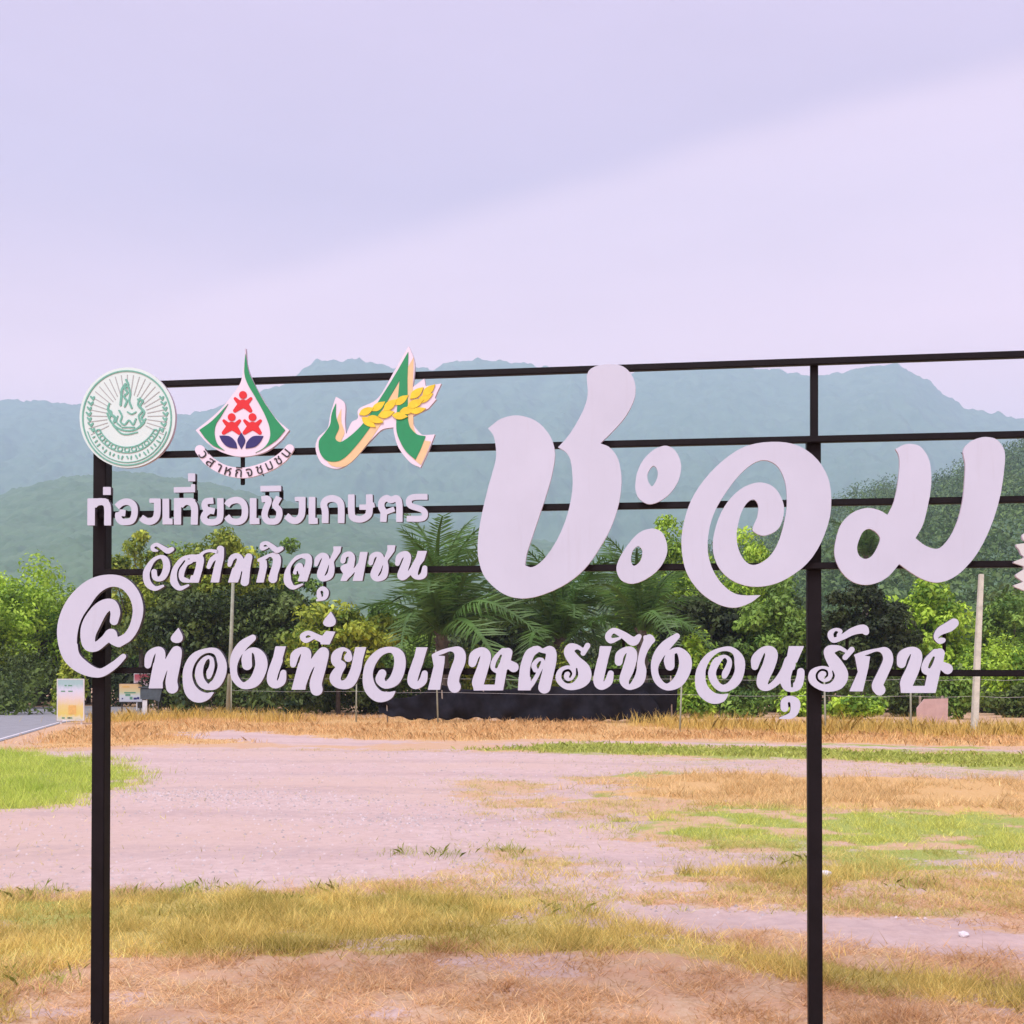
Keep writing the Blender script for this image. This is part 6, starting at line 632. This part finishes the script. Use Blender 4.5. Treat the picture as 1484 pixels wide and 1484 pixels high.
12|wheat_grain|-2505 10756 35 -1 27 -5 23 -12 22 -15 27 -27 18 -24 15 -26 29 -65 -3 -1 -54 5 -47 7 -24 8 -27 13 -21 12 -15 11 -15 16 -14 23 -23 76 1 2
12|wheat_grain|-2443 10919 36 -1 71 -9 -42 -55 -29 -31 -18 -13 -24 -14 -21 -9 -24 -6 -15 0 -24 3 -63 16 -1 2 30 54 14 20 11 10 18 11 24 10 27 7
12|wheat_grain|-2372 10781 27 1 15 -2 24 -8 33 -16 23 -16 18 -17 56 -64 -5 -3 -63 -8 -41 -1 -27 3 -27 7 -36 15 -18 13 -9 10 -43 65 4 3 42 12
12|wheat_grain|-2165 11005 16 2 4 -2 -28 -57 -23 -37 -18 -19 -21 -18 -30 -17 -23 -7 -27 -1 -63 5 -1 2 23 69 14 22 18 16 33 20 35 13 39 7
12|wheat_grain|-2147 10860 45 0 27 -4 85 -25 2 -3 -60 -58 -12 -9 -24 -14 -24 -11 -26 -8 -24 -3 -27 2 -27 9 -61 29 39 51 20 20 11 8 21 8
12|wheat_grain|-1956 11034 9 2 2 -2 -29 -80 -21 -34 -17 -20 -18 -17 -23 -15 -24 -9 -36 -3 -56 2 -2 1 12 61 8 25 15 22 18 18 35 21 36 15 29 6
12|wheat_grain|-1935 10817 19 1 24 -3 23 -6 24 -9 35 -20 57 -41 -60 -27 -41 -13 -24 -3 -26 0 -24 3 -21 6 -12 6 -20 15 -47 45 62 37 14 6
12|wheat_grain|-1763 11099 15 2 2 -2 -37 -71 -9 -14 -16 -20 -20 -19 -19 -14 -23 -13 -26 -8 -36 0 -50 3 -5 2 20 57 12 25 15 18 20 16 36 18 38 13 30 4
12|wheat_grain|-1791 10901 41 0 39 -6 29 -9 65 -28 -66 -47 -38 -18 -23 -7 -27 -5 -23 -1 -24 4 -26 12 -55 33 43 42 20 16 24 10
12|wheat_grain|-1602 11024 38 0 77 -8 2 -1 -45 -59 -19 -22 -13 -12 -22 -16 -24 -14 -24 -10 -26 -6 -15 -1 -26 3 -68 17 -2 2 31 57 17 22 11 12 22 14 24 10 29 8
12|wheat_grain|-1497 11219 6 2 4 -2 -25 -62 -14 -29 -24 -33 -29 -28 -31 -19 -25 -7 -83 -3 -1 2 14 60 9 26 15 22 19 18 34 21 37 16 29 7
12|wheat_grain|-1374 11115 45 0 3 -2 -38 -56 -19 -25 -23 -22 -30 -23 -37 -18 -27 -6 -38 1 -53 6 -4 3 35 70 16 20 21 16 38 18 38 12 30 4
12|wheat_grain|-1300 11260 6 1 2 -1 -23 -63 -11 -25 -23 -34 -26 -28 -21 -16 -24 -10 -23 -4 -66 -3 11 60 9 26 13 21 18 18 32 22 35 16 30 8
12|wheat_grain|-1583 10886 32 2 26 -3 78 -18 -47 -38 -23 -17 -23 -12 -32 -12 -24 -6 -23 -2 -15 1 -21 5 -57 21 37 41 21 18 17 8 15 5
11|arc_letter|-5432 10173 -10 16 -5 20 18 4 3 -13 8 -15 8 -8 9 -5 11 -2 12 1 13 4 14 8 12 9 9 10 5 10 1 11 -3 11 -7 12 -7 8 -8 8 -9 5 16 10 9 -6 9 -8 7 -9 8 -12 5 -11 2 -11 -1 -11 -3 -10 -5 -9 -7 -9 -8 -9 -11 -8 -18 -9 -18 -6 -16 -1 -16 3 -14 9;-5330 10304 8 6 17 -11 53 -71 -15 -9
11|arc_letter|-5252 10000 56 69 6 8 2 8 1 6 -3 7 -5 7 -8 7 -14 8 -8 4 -23 6 13 15 12 -3 16 -7 23 -16 10 -11 3 -5 2 -6 0 -6 2 -5 1 -6 -1 -6 -6 -11 -61 -76;-5289 10025 -10 9 -7 9 -4 10 0 10 3 9 6 10 9 9 11 5 12 1 14 -3 16 -6 42 -27 -11 -14 -35 22 -11 5 -9 2 -8 0 -6 -3 -5 -4 -4 -6 -1 -6 0 -5 3 -6 4 -5 8 -7 11 -6 -7 -14 -10 4;-5175 10086 -3 16 13 -3 5 0 4 2 3 3 18 -13 -7 -7 -9 -3 -9 0
11|arc_letter|-5094 9907 46 82 3 7 1 6 -1 5 -3 5 -4 5 -7 4 -17 6 -16 2 9 17 4 -1 11 -2 14 -5 14 -8 7 -4 9 -10 2 -6 1 -6 0 -7 -6 -15 -47 -86
11|arc_letter|-4984 9859 34 128 22 -6 -14 -55 71 39 26 -6 -104 -58 -13 -48;-4901 9837 13 44 1 9 -1 8 -3 7 -7 7 -9 5 -12 4 17 12 18 -8 7 -5 5 -5 4 -7 3 -7 1 -8 -2 -17 -13 -45
11|arc_letter|-4785 9814 4 46 2 9 2 7 5 5 5 4 14 5 -27 13 2 14 7 11 12 10 8 3 10 2 10 1 21 -2 18 -6 8 -5 7 -5 5 -7 4 -8 2 -9 0 -10 -7 -89 -22 3 7 86 -1 10 -3 8 -5 6 -7 5 -8 3 -9 1 -10 1 -8 -2 -7 -2 -6 -4 -3 -5 -2 -6 27 -16 -3 -11 -6 0 -11 -4 -4 -5 -3 -6 -5 -53;-4770 9967 1 9 19 6 88 -9 -1 -17
11|arc_letter|-4548 9812 -11 58 -18 -3 -3 17 40 6 10 -58 10 2 11 6 4 4 4 13 1 18 -5 22 -3 9 -8 14 -5 5 -7 3 -7 2 -8 1 -10 -1 -15 -4 -14 -6 -12 -9 -4 20 19 10 16 5 24 3 12 -1 11 -3 10 -5 7 -7 7 -8 5 -11 4 -11 5 -27 1 -12 -2 -11 -3 -10 -5 -8 -6 -7 -9 -6 -11 -4
11|arc_letter|-4328 9857 -14 -3 -13 1 -11 3 -10 6 -7 9 -6 13 -7 21 -1 7 1 10 7 23 -2 10 -3 4 -5 0 -6 -2 -8 -5 -10 14 10 7 16 5 10 0 7 -3 3 -3 5 -7 3 -10 0 -10 -5 -21 -1 -9 2 -10 7 -20 7 -9 8 -5 9 0 9 1 7 3 5 3 4 5 2 5 0 6 -1 7 -13 38 -7 7 -4 1 -5 0 -6 -1 -5 13 7 3 4 3 3 3 2 8 -4 16 21 6 3 -8 1 -14 -1 -6 -3 -5 -6 -5 1 -1 8 -1 3 -2 7 -7 4 -9 11 -34 3 -11 -1 -11 -4 -9 -7 -8 -10 -7;-4283 9806 -10 28 -2 1 -3 0 -5 -2 -6 13 9 5 10 3 8 -2 6 -5 12 -35
11|arc_letter|-4139 9924 -10 -3 -9 -2 -9 0 -8 2 -8 3 -6 5 -1 0 8 -20 -16 -7 -58 121 20 9 33 -70 4 -7 10 -11 5 -4 12 -4 14 1 7 2 8 4 5 5 4 6 1 7 -1 8 -42 88 21 9 38 -81 6 -19 1 -8 -1 -7 -3 -6 -4 -7 -6 -5
11|arc_letter|-3972 10016 -13 -7 -12 -4 -12 0 -11 3 -10 7 -9 11 -13 18 -3 6 -2 11 0 24 -5 9 -5 2 -4 0 -6 -4 -5 -7 -14 10 7 9 14 10 9 3 8 -1 4 -2 6 -6 6 -8 4 -9 1 -23 2 -8 5 -9 13 -18 9 -6 9 -3 8 2 8 4 6 5 4 5 3 5 0 6 -2 6 -4 6 -23 32 -8 5 -5 1 -4 -2 -6 -3 -9 12 6 4 3 4 2 4 -1 8 -8 15 18 11 4 -7 6 -12 1 -7 -2 -6 -3 -6 0 -1 9 1 3 0 9 -5 6 -8 21 -29 6 -10 3 -11 -1 -10 -4 -9 -8 -10
11|arc_letter|-3826 10140 -13 -12 -7 -4 -7 -2 -8 -1 -7 1 -8 2 -17 11 -72 56 14 17 71 -56 7 -5 8 -3 7 -1 7 2 7 4 6 6 6 9 2 9 0 9 -3 9 -6 9 -9 8 -62 49 14 16 107 -84 -11 -14 -17 12 -1 -1 3 -7 1 -7 0 -8 -3 -8 -4 -8"""
MM = .00025
def cut_sheet(name, loops, front, thick, mf, ms, parent, bev=.0012):
    """a sheet cut to an outline: front face at y=front (towards the viewer is -y), real thickness"""
    cu = bpy.data.curves.new(name, 'CURVE'); cu.dimensions = '2D'; cu.fill_mode = 'BOTH'
    for l in loops:
        sp = cu.splines.new('POLY'); sp.points.add(len(l) - 1); sp.use_cyclic_u = True
        sp.points.foreach_set('co', [v for x, z in l for v in (x, z, 0, 1)])
    cu.extrude = thick / 2
    tmp = bpy.data.objects.new('tmp', cu); COL.objects.link(tmp); dg = bpy.context.evaluated_depsgraph_get()
    me = bpy.data.meshes.new_from_object(tmp.evaluated_get(dg)); bpy.data.objects.remove(tmp); bpy.data.curves.remove(cu)
    me.transform(Matrix.Rotation(R(90), 4, 'X')); me.transform(Matrix.Translation((0, front + thick / 2, 0)))
    me.name = name; me.materials.clear(); me.materials.append(mf); me.materials.append(ms)
    for p in me.polygons: p.material_index = 0 if p.normal.y < -.7 else 1; p.use_smooth = False
    return link(name, me, parent)
E_white = mat('emblem_white', (.66, .60, .70), .5, .03, 6); E_mint = mat('seal_mint', (.55, .68, .66), .5, .03, 6)
E_green = mat('print_green', (.004, .235, .085), .5, .06, 30); E_dgreen = mat('print_seal_green', (.13, .37, .29), .5, .1, 60); E_grey = mat('print_ray_grey', (.34, .37, .37), .6)
E_red = mat('print_red', (.58, .008, .014), .5, .05, 30); E_navy = mat('print_navy', (.014, .012, .12), .5); E_black = mat('print_black', (.02, .02, .025), .6)
E_cream = mat('print_cream', (.64, .48, .26), .5, .05, 30); E_yel = mat('wheat_yellow', (.68, .52, .02), .5, .12, 40)
E_ivory = mat('ornament_ivory', (.52, .54, .53), .55, .05, 10)
NAMES = {'maiek': 'tone_mark', 'ii': 'vowel_mark', 'i': 'vowel_mark', 'u': 'vowel_mark', 'hanakat': 'vowel_mark', 'thanthakhat': 'tone_mark', 'at': 'at_symbol'}
emb = {}; letters = []; box_of = []
EM = {'seal_rays': ('emblem_ray', E_grey, .0012, .003, 10), 'seal_print': ('emblem_print', E_dgreen, .0028, .005, 10),
      'drop_leaf_right': ('green_leaf', E_green, .003, .005, 11), 'drop_leaf_left': ('green_leaf', E_green, .003, .005, 11),
      'person_head': ('figure_head', E_red, .003, .005, 11), 'person_body': ('figure_body', E_red, .002, .004, 11), 'petal': ('petal', E_navy, .003, .005, 11),
      'text_band': ('text_band', E_white, -.002, .012, 11), 'arc_letter': ('letter', E_black, .0015, .003, 11),
      'leaf_cream': ('cream_leaf', E_cream, .0014, .003, 12), 'leaf_green': ('green_leaf', E_green, .003, .005, 12), 'wheat_grain': ('wheat_grain', E_yel, .0045, .006, 12)}
gcount = 0
for line in GLYPHS.split('\n'):
    row, nm, data = line.split('|'); row = int(row); loops = []
    for part in data.split(';'):
        v = np.array(part.split(), int).reshape(-1, 2).cumsum(0) * MM; loops.append(v.tolist())
    allp = np.concatenate([np.array(l) for l in loops]); lo, hi = allp.min(0), allp.max(0)
    if nm in ('seal_disc', 'drop_backing', 'leaf_backing'):
        m = {'seal_disc': E_mint, 'drop_backing': E_white, 'leaf_backing': E_white}[nm]
        emb[row] = cut_sheet('emblem', loops, 0, .018, m, M_pale, sign)
        emb[row]['label'] = {'seal_disc': 'round pale mint seal with fine green line drawing and rays', 'drop_backing': 'drop shaped emblem with green leaves, red figures and navy petals', 'leaf_backing': 'green swash emblem crossed by a yellow wheat ear'}[nm]
    elif row >= 10:
        pn, m, off, th, par = EM[nm]
        if nm == 'wheat_grain': gcount += 1; off += .0009 * (gcount % 4)
        cut_sheet(pn, loops, -off, th, m, m, emb[par])
    elif row == 5:
        cut_sheet('ornament', loops, -.002 if 'dot' in nm else 0, .018, E_ivory, M_pale, sign)
    else:
        mark = NAMES.get(nm, 'letter'); big = row == 4
        o = cut_sheet(mark, loops, -.0035 if mark != 'letter' else 0, .016 if big else .022, M_face, M_pale if big else M_side, sign)
        letters.append((row, mark, lo, hi))
# frame: rails in front of the posts (coordinates along the sign, metres)
def frame_bar(name, a, b, w, y0, y1):
    bm = bmesh.new(); ax, az = a; bx_, bz = b; L = math.hypot(bx_ - ax, bz - az); ang = math.atan2(bz - az, bx_ - ax)
    bx(bm, (0, 0, 0), (L, y1 - y0, w)); bevel(bm, .003)
    me = bm_mesh(name, bm, M_steel); o = link(name, me, sign, ((ax + bx_) / 2, (y0 + y1) / 2, (az + bz) / 2)); o.rotation_euler = (0, -ang, 0); return o
for a, b in (((-1.60, 2.8709), (2.35, 2.8564)), ((-1.8099, 2.5654), (2.35, 2.5428)), ((-1.8421, 2.3079), (2.35, 2.2898)), ((-1.86, 2.0552), (2.35, 2.0374)), ((-1.86, 1.6264), (2.35, 1.6103))):
    frame_bar('rail', a, b, .0265, .024, .052)
frame_bar('post', (-1.8425, 2.78), (-1.8590, -.25), .060, .0545, .1145)
frame_bar('post', (1.2196, 2.557), (1.2290, -.25), .055, .0545, .1125)
frame_bar('upright', (1.2216, 2.56), (1.2216, 2.866), .030, .0545, .0845)
# short steel stubs that tie the loose marks to the letters beside them
for row, mark, lo, hi in letters:
    if mark in ('letter', 'at_symbol') or row == 4: continue
    u, zc, below = (lo[0] + hi[0]) / 2, (lo[1] + hi[1]) / 2, hi[1] - lo[1]
    ends = [u] if hi[0] - lo[0] < .085 or row != 1 else [lo[0] * .8 + hi[0] * .2, lo[0] * .12 + hi[0] * .88]
    z1 = lo[1] - .035 if not (row > 1 and hi[1] < 1.62 or row == 2 and hi[1] < 2.0) else hi[1] + .035
    for uu in ends: frame_bar('bracket', (uu, zc), (uu, z1), .016 if row == 1 else .012, .0235, .0385)
frame_bar('bracket', (-1.17, 2.42), (-1.17, 2.86), .02, .0185, .0235)
frame_bar('bracket', (-.48, 2.55), (-.48, 2.868), .02, .0185, .0235)

# ------------------------------------------------------------------ things along the back of the lot
M_conc = mat('weathered_concrete', (.50, .50, .43), .9, .18, 5, bump=.3, bscale=50)
M_pole = mat('pale_pole', (.27, .29, .22), .85, .2, 4)
M_wire = mat('galvanised_wire', (.45, .46, .46), .5, metal=.6)
M_wood = mat('grey_wood', (.26, .22, .18), .9, .3, 9)
bm = bmesh.new(); p0, p1 = AT(1411, 1068, 30), AT(1422, 832, 30); tube(bm, [p0 - Vector((0, 0, .3)), p0.lerp(p1, .5), p1], [.115, .10, .082], 4)
bevel(bm, .012); tag(link('concrete_pole', bm_mesh('concrete_pole', bm, M_conc)), 'tall square concrete pole at the right, leaning slightly', 'pole')
bm = bmesh.new(); p0, p1 = AT(329, 1040, 44), AT(338, 838, 44); tube(bm, [p0 - Vector((0, 0, .3)), p0.lerp(p1, .5) + Vector((.03, 0, 0)), p1], [.085, .075, .06], 8)
tag(link('utility_pole', bm_mesh('utility_pole', bm, M_pole, True)), 'thin grey pole left, in front of the dark trees', 'pole')
# wire fence
fence = empty('wire_fence', (*G(985, 1062), 0)); tag(fence, 'low wire fence of thin pale posts across the back of the lot', 'fence')
fl = [(335, 1042), (516, 1046), (635, 1050), (985, 1060), (1197, 1064), (1320, 1066), (1412, 1067), (1500, 1069)]
base = Vector((*G(985, 1062), 0)); tops = []; rg = random.Random(3)
for px_, py_ in fl:
    q = Vector((*G(px_, py_), 0)) - base; h = 1.62 + rg.uniform(-.1, .15) + (.8 if px_ in (635,) else 0); tl = Vector((rg.uniform(-.09, .09), 0, h))
    bm = bmesh.new(); tube(bm, [q - Vector((0, 0, .2)), q + tl], [.03, .024], 6); link('post', bm_mesh('post', bm, M_pole, True), fence); tops.append((q, tl))
for zf in (.94, .66):
    bm = bmesh.new()
    for (q0, t0), (q1, t1) in zip(tops, tops[1:]):
        a, b = q0 + t0 * (zf * 1.62 / t0.z), q1 + t1 * (zf * 1.62 / t1.z); tube(bm, [a, a.lerp(b, .5) - Vector((0, 0, .035)), b], [.005] * 3, 4)
    link('wire', bm_mesh('wire', bm, M_wire), fence)
# black shade net on poles
M_net = mat('black_shade_net', (.013, .013, .018), .9, .4, 2.5, spec=.05, bump=.3, bscale=40)
nd = 39.0; net = empty('shade_net', ((772 - 742) / FOCAL * nd, nd, 0)); tag(net, 'black shade net hung along poles at the back of the lot', 'shade net')
topx = [548, 570, 600, 640, 690, 740, 770, 820, 860, 910, 960, 982]; topy = [1002, 1009, 1004, 990, 996, 994, 988, 991, 984, 987, 984, 983]
botx = [548, 600, 700, 800, 900, 950, 982]; boty = [1034, 1043, 1041, 1047, 1043, 1050, 1056]
nc, nr = 150, 14; pxs = np.linspace(548, 982, nc); V = []
for j in range(nr):
    t = j / (nr - 1)
    for i, p in enumerate(pxs):
        a = AT(p, np.interp(p, topx, topy) + 5 * abs(math.sin((p - 560) / 72 * math.pi)) ** .7, nd); b = AT(p, np.interp(p, botx, boty), nd); q = a.lerp(b, t)
        q.y += .09 * math.sin(p * .09 + t * 3) * (.4 + t) + .05 * math.sin(p * .19 - 5 * t) + .25 * (float(vn(p * .05, t * 3)) - .5); q.z += .04 * math.sin(p * .23) * t
        V.append(q - net.location)
ii = np.arange((nr - 1) * (nc - 1)); a_ = (ii // (nc - 1)) * nc + ii % (nc - 1)
no = link('netting', mesh_np('netting', [tuple(v) for v in V], np.stack([a_, a_ + 1, a_ + nc + 1, a_ + nc], 1), M_net, smooth=True), net)
sd = no.modifiers.new('thickness', 'SOLIDIFY'); sd.thickness = .012
for p in (560, 640, 700, 770, 860, 925, 972):
    bm = bmesh.new(); q = AT(p, np.interp(p, topx, topy), nd + .14) - net.location; tube(bm, [(q.x + .05, .14, -.2), q + Vector((0, 0, .1))], [.03, .025], 6); link('pole', bm_mesh('pole', bm, M_wood, True), net)
bm = bmesh.new(); p0, p1, p2 = (AT(x, y, nd - .2) - net.location for x, y in ((930, 1003), (950, 1040), (966, 1066)))
V = []; F = []
for k in range(9):
    t = k / 8; c0 = p0.lerp(p1, min(1, t * 1.4)) if t < .7 else p1.lerp(p2, (t - .7) / .3); wv = .10 + .22 * math.sin(math.pi * min(1, t + .1))
    V.append([bm.verts.new(c0 + Vector((s * wv, .06 * math.cos(s * 3 + k), 0))) for s in (-1, -.4, .3, 1)])
for r0, r1 in zip(V, V[1:]):
    for k in range(3): bm.faces.new((r0[k], r0[k + 1], r1[k + 1], r1[k]))
lo_ = link('loose_netting', bm_mesh('loose_netting', bm, M_net, True), net); lo_.modifiers.new('thickness', 'SOLIDIFY').thickness = .015
# pink board half in the shrubs
M_pinkb = mat('pinkish_board', (.42, .29, .27), .85, .1, 4, col2=(.50, .36, .34))
bd = 36.0; brd = empty('blank_board', ((1352 - 742) / FOCAL * bd, bd, 0), R(12)); tag(brd, 'blank pinkish board on posts half hidden in the shrubs', 'board')
bm = bmesh.new(); pts = [AT(x, y, bd) - brd.location for x, y in ((1326, 1026), (1338, 1013), (1376, 1012), (1375, 1055), (1350, 1053), (1326, 1044))]
vb = [bm.verts.new((p.x, -.02, p.z)) for p in pts]; f = bm.faces.new(vb); ex = bmesh.ops.extrude_face_region(bm, geom=[f]); bmesh.ops.translate(bm, vec=(0, .04, 0), verts=[v for v in ex['geom'] if isinstance(v, bmesh.types.BMVert)])
link('panel', bm_mesh('panel', bm, M_pinkb), brd)
for s in (-.42, .36):
    bm = bmesh.new(); bx(bm, (s, .05, .38), (.06, .05, 1.2)); bevel(bm, .006); link('leg', bm_mesh('leg', bm, M_wood), brd)
# yellow poster board beside the road
def print_mat(name, bands, sc=9, rough=.5):
    """flat print: soft horizontal fields of colour with blotches, in object space z 0..1"""
    m = bpy.data.materials.new(name); m.use_nodes = True; nt = m.node_tree; L = nt.links.new; b = nt.nodes['Principled BSDF']; b.inputs['Roughness'].default_value = rough
    tcn = nt.nodes.new('ShaderNodeTexCoord'); n = nt.nodes.new('ShaderNodeTexNoise'); n.inputs['Scale'].default_value = sc; n.inputs['Detail'].default_value = 4; L(tcn.outputs['Generated'], n.inputs['Vector'])
    s = nt.nodes.new('ShaderNodeSeparateXYZ'); L(tcn.outputs['Generated'], s.inputs[0])
    ma = nt.nodes.new('ShaderNodeMath'); ma.operation = 'MULTIPLY_ADD'; ma.inputs[1].default_value = .22; L(n.outputs[0], ma.inputs[0]); L(s.outputs['Z'], ma.inputs[2])
    r = nt.nodes.new('ShaderNodeValToRGB'); el = r.color_ramp.elements
    while len(el) > 1: el.remove(el[-1])
    el[0].position = bands[0][0]; el[0].color = (*bands[0][1], 1)
    for p, c in bands[1:]: e = el.new(p); e.color = (*c, 1)
    L(ma.outputs[0], r.inputs[0]); L(r.outputs[0], b.inputs['Base Color']); return m
def board(name, px0, px1, py0, py1, d, m, lab, cat, leg_m, legs=2, rz=0):
    a, b = AT(px0, py1, d), AT(px1, py0, d); root = empty(name, ((a.x + b.x) / 2, d, 0), rz); tag(root, lab, cat)
    w, h = b.x - a.x, b.z - a.z; bm = bmesh.new(); bx(bm, (0, 0, a.z + h / 2), (w, .03, h)); bevel(bm, .004); link('panel', bm_mesh('panel', bm, m), root)
    bm = bmesh.new(); t = .03
    for c, s in (((0, .004, b.z + t / 2), (w + 2 * t, .05, t)), ((0, .004, a.z - t / 2), (w + 2 * t, .05, t)), ((-w / 2 - t / 2, .004, a.z + h / 2), (t, .046, h)), ((w / 2 + t / 2, .004, a.z + h / 2), (t, .046, h))): bx(bm, c, s)
    link('frame', bm_mesh('frame', bm, leg_m), root)
    for k in range(legs):
        u = (-.4 + .8 * k / max(1, legs - 1)) * w if legs > 1 else 0
        bm = bmesh.new(); bx(bm, (u, .045, (a.z + h * .4) / 2 - .1), (.05, .03, a.z + h * .4 + .2)); link('leg', bm_mesh('leg', bm, leg_m), root)
    return root, w, a.z, b.z
M_dark = mat('dark_leg', (.03, .028, .03), .6); M_whitep = mat('white_paint', (.6, .6, .6), .6, .1, 8)
P1 = print_mat('poster_print', [(0, (.16, .30, .18)), (.14, (.55, .55, .42)), (.24, (.62, .50, .12)), (.45, (.62, .50, .20)), (.62, (.62, .52, .48)), (.84, (.55, .55, .66)), (1, (.30, .45, .45))])
r1, w1, z0_, z1_ = board('poster_board', 84, 121, 985, 1043, 38, P1, 'upright yellow and white poster board beside the road', 'poster board', M_whitep)
M_or = mat('poster_orange', (.62, .38, .11), .5, .15, 20); bm = bmesh.new()
bx(bm, (.06, -.019, z0_ + .33), (.26, .004, .30)); link('orange_print', bm_mesh('orange_print', bm, M_or), r1)
M_tl = mat('poster_green_text', (.10, .26, .16), .5); rg = random.Random(8)
for k in range(7):
    bm = bmesh.new(); bx(bm, (rg.uniform(-.3, .3), -.0185, z0_ + rg.choice((.06, .95, 1.03, 1.14))), (rg.uniform(.06, .16), .004, rg.uniform(.03, .05))); link('print_mark', bm_mesh('print_mark', bm, M_tl), r1)
P2 = print_mat('small_board_print', [(0, (.42, .44, .52)), (.45, (.50, .55, .55)), (.62, (.52, .50, .28)), (.95, (.60, .42, .20))])
r2, w2, z2, z3 = board('small_board', 173, 206, 991, 1017, 50, P2, 'small orange and white notice board on dark legs', 'notice board', M_dark, 2)
for (x, z, sx, sz, m) in ((-.2, .66, .30, .07, M_or), (-.03, .40, .5, .06, M_tl), (-.12, .30, .22, .1, M_tl), (.02, .16, .12, .12, M_tl), (.2, .14, .14, .09, E_navy), (-.36, .14, .06, .06, E_navy), (.33, .16, .1, .1, E_navy)):
    bm = bmesh.new(); bx(bm, (x, -.0185, z2 + z), (sx, .004, sz)); link('print_mark', bm_mesh('print_mark', bm, m), r2)
M_rw = print_mat('red_banner', [(0, (.55, .50, .52)), (.40, (.58, .42, .44)), (.62, (.50, .16, .17)), (1, (.45, .07, .10))], 5)
r3, w3, z4, z5 = board('red_banner', 195, 224, 977, 993, 53, M_rw, 'small red and white banner above the notice board', 'banner', M_whitep, 2)
# dark cart-like box with white leg
M_slate = mat('slate_panel', (.055, .075, .085), .6, .25, 6)
cd = 49.0; cart = empty('food_cart', ((222 - 742) / FOCAL * cd, cd, 0)); tag(cart, 'dark slate box stand with a white leg right of the notice board', 'stand')
bm = bmesh.new(); zt, zb = AT(0, 997, cd).z, AT(0, 1013, cd).z
vs_ = [bm.verts.new(v) for v in ((-.46, -.3, zt), (.48, -.3, zt), (.36, -.3, zb - .12), (.10, -.3, zb - .02), (-.46, -.3, zb))]; f = bm.faces.new(vs_)
ex = bmesh.ops.extrude_face_region(bm, geom=[f]); bmesh.ops.translate(bm, vec=(0, .6, 0), verts=[v for v in ex['geom'] if isinstance(v, bmesh.types.BMVert)]); link('body', bm_mesh('body', bm, M_slate), cart)
bm = bmesh.new(); bx(bm, (.02, 0, zt + .03), (1.1, .72, .05)); bevel(bm, .01); link('top', bm_mesh('top', bm, M_slate), cart)
for (x, y, m) in ((-.28, -.24, M_whitep), (.30, -.22, M_dark), (-.28, .2, M_dark), (.30, .2, M_dark)):
    bm = bmesh.new(); bx(bm, (x, y, zb / 2 - .05), (.2 if m == M_whitep else .06, .05, zb + .02)); link('leg', bm_mesh('leg', bm, m), cart)
# litter on the dirt
M_lit = mat('crumpled_paper', (.66, .64, .66), .7)
for (px_, py_, s, lab) in ((1197, 1273, .055, 'crumpled white litter beside the right post'), (1396, 1357, .03, 'small white scrap on the pale sand at the right')):
    bm = bmesh.new(); bmesh.ops.create_icosphere(bm, subdivisions=2, radius=s); rg = random.Random(px_)
    for v in bm.verts: v.co *= rg.uniform(.7, 1.2); v.co.z *= .7
    x, y = G(px_, py_); tag(link('litter', bm_mesh('litter', bm, M_lit), None, (x, y, float(gz(np.array(x), np.array(y))) + s * .5)), lab, 'litter')

# ------------------------------------------------------------------ haze
bm = bmesh.new(); bx(bm, (0, 2750, 552), (11800, 6300, 1106)); hz = bpy.data.materials.new('haze'); hz.use_nodes = True; nt = hz.node_tree; nt.nodes.clear()
ov = nt.nodes.new('ShaderNodeOutputMaterial'); pv = nt.nodes.new('ShaderNodeVolumePrincipled'); pv.inputs['Density'].default_value = .00028; pv.inputs['Color'].default_value = (.62, .80, 1.0, 1); pv.inputs['Anisotropy'].default_value = .0
nt.links.new(pv.outputs[0], ov.inputs['Volume'])
hb = link('haze', bm_mesh('haze', bm, hz)); tag(hb, 'pale bluish haze in the air', None, None, 'stuff')
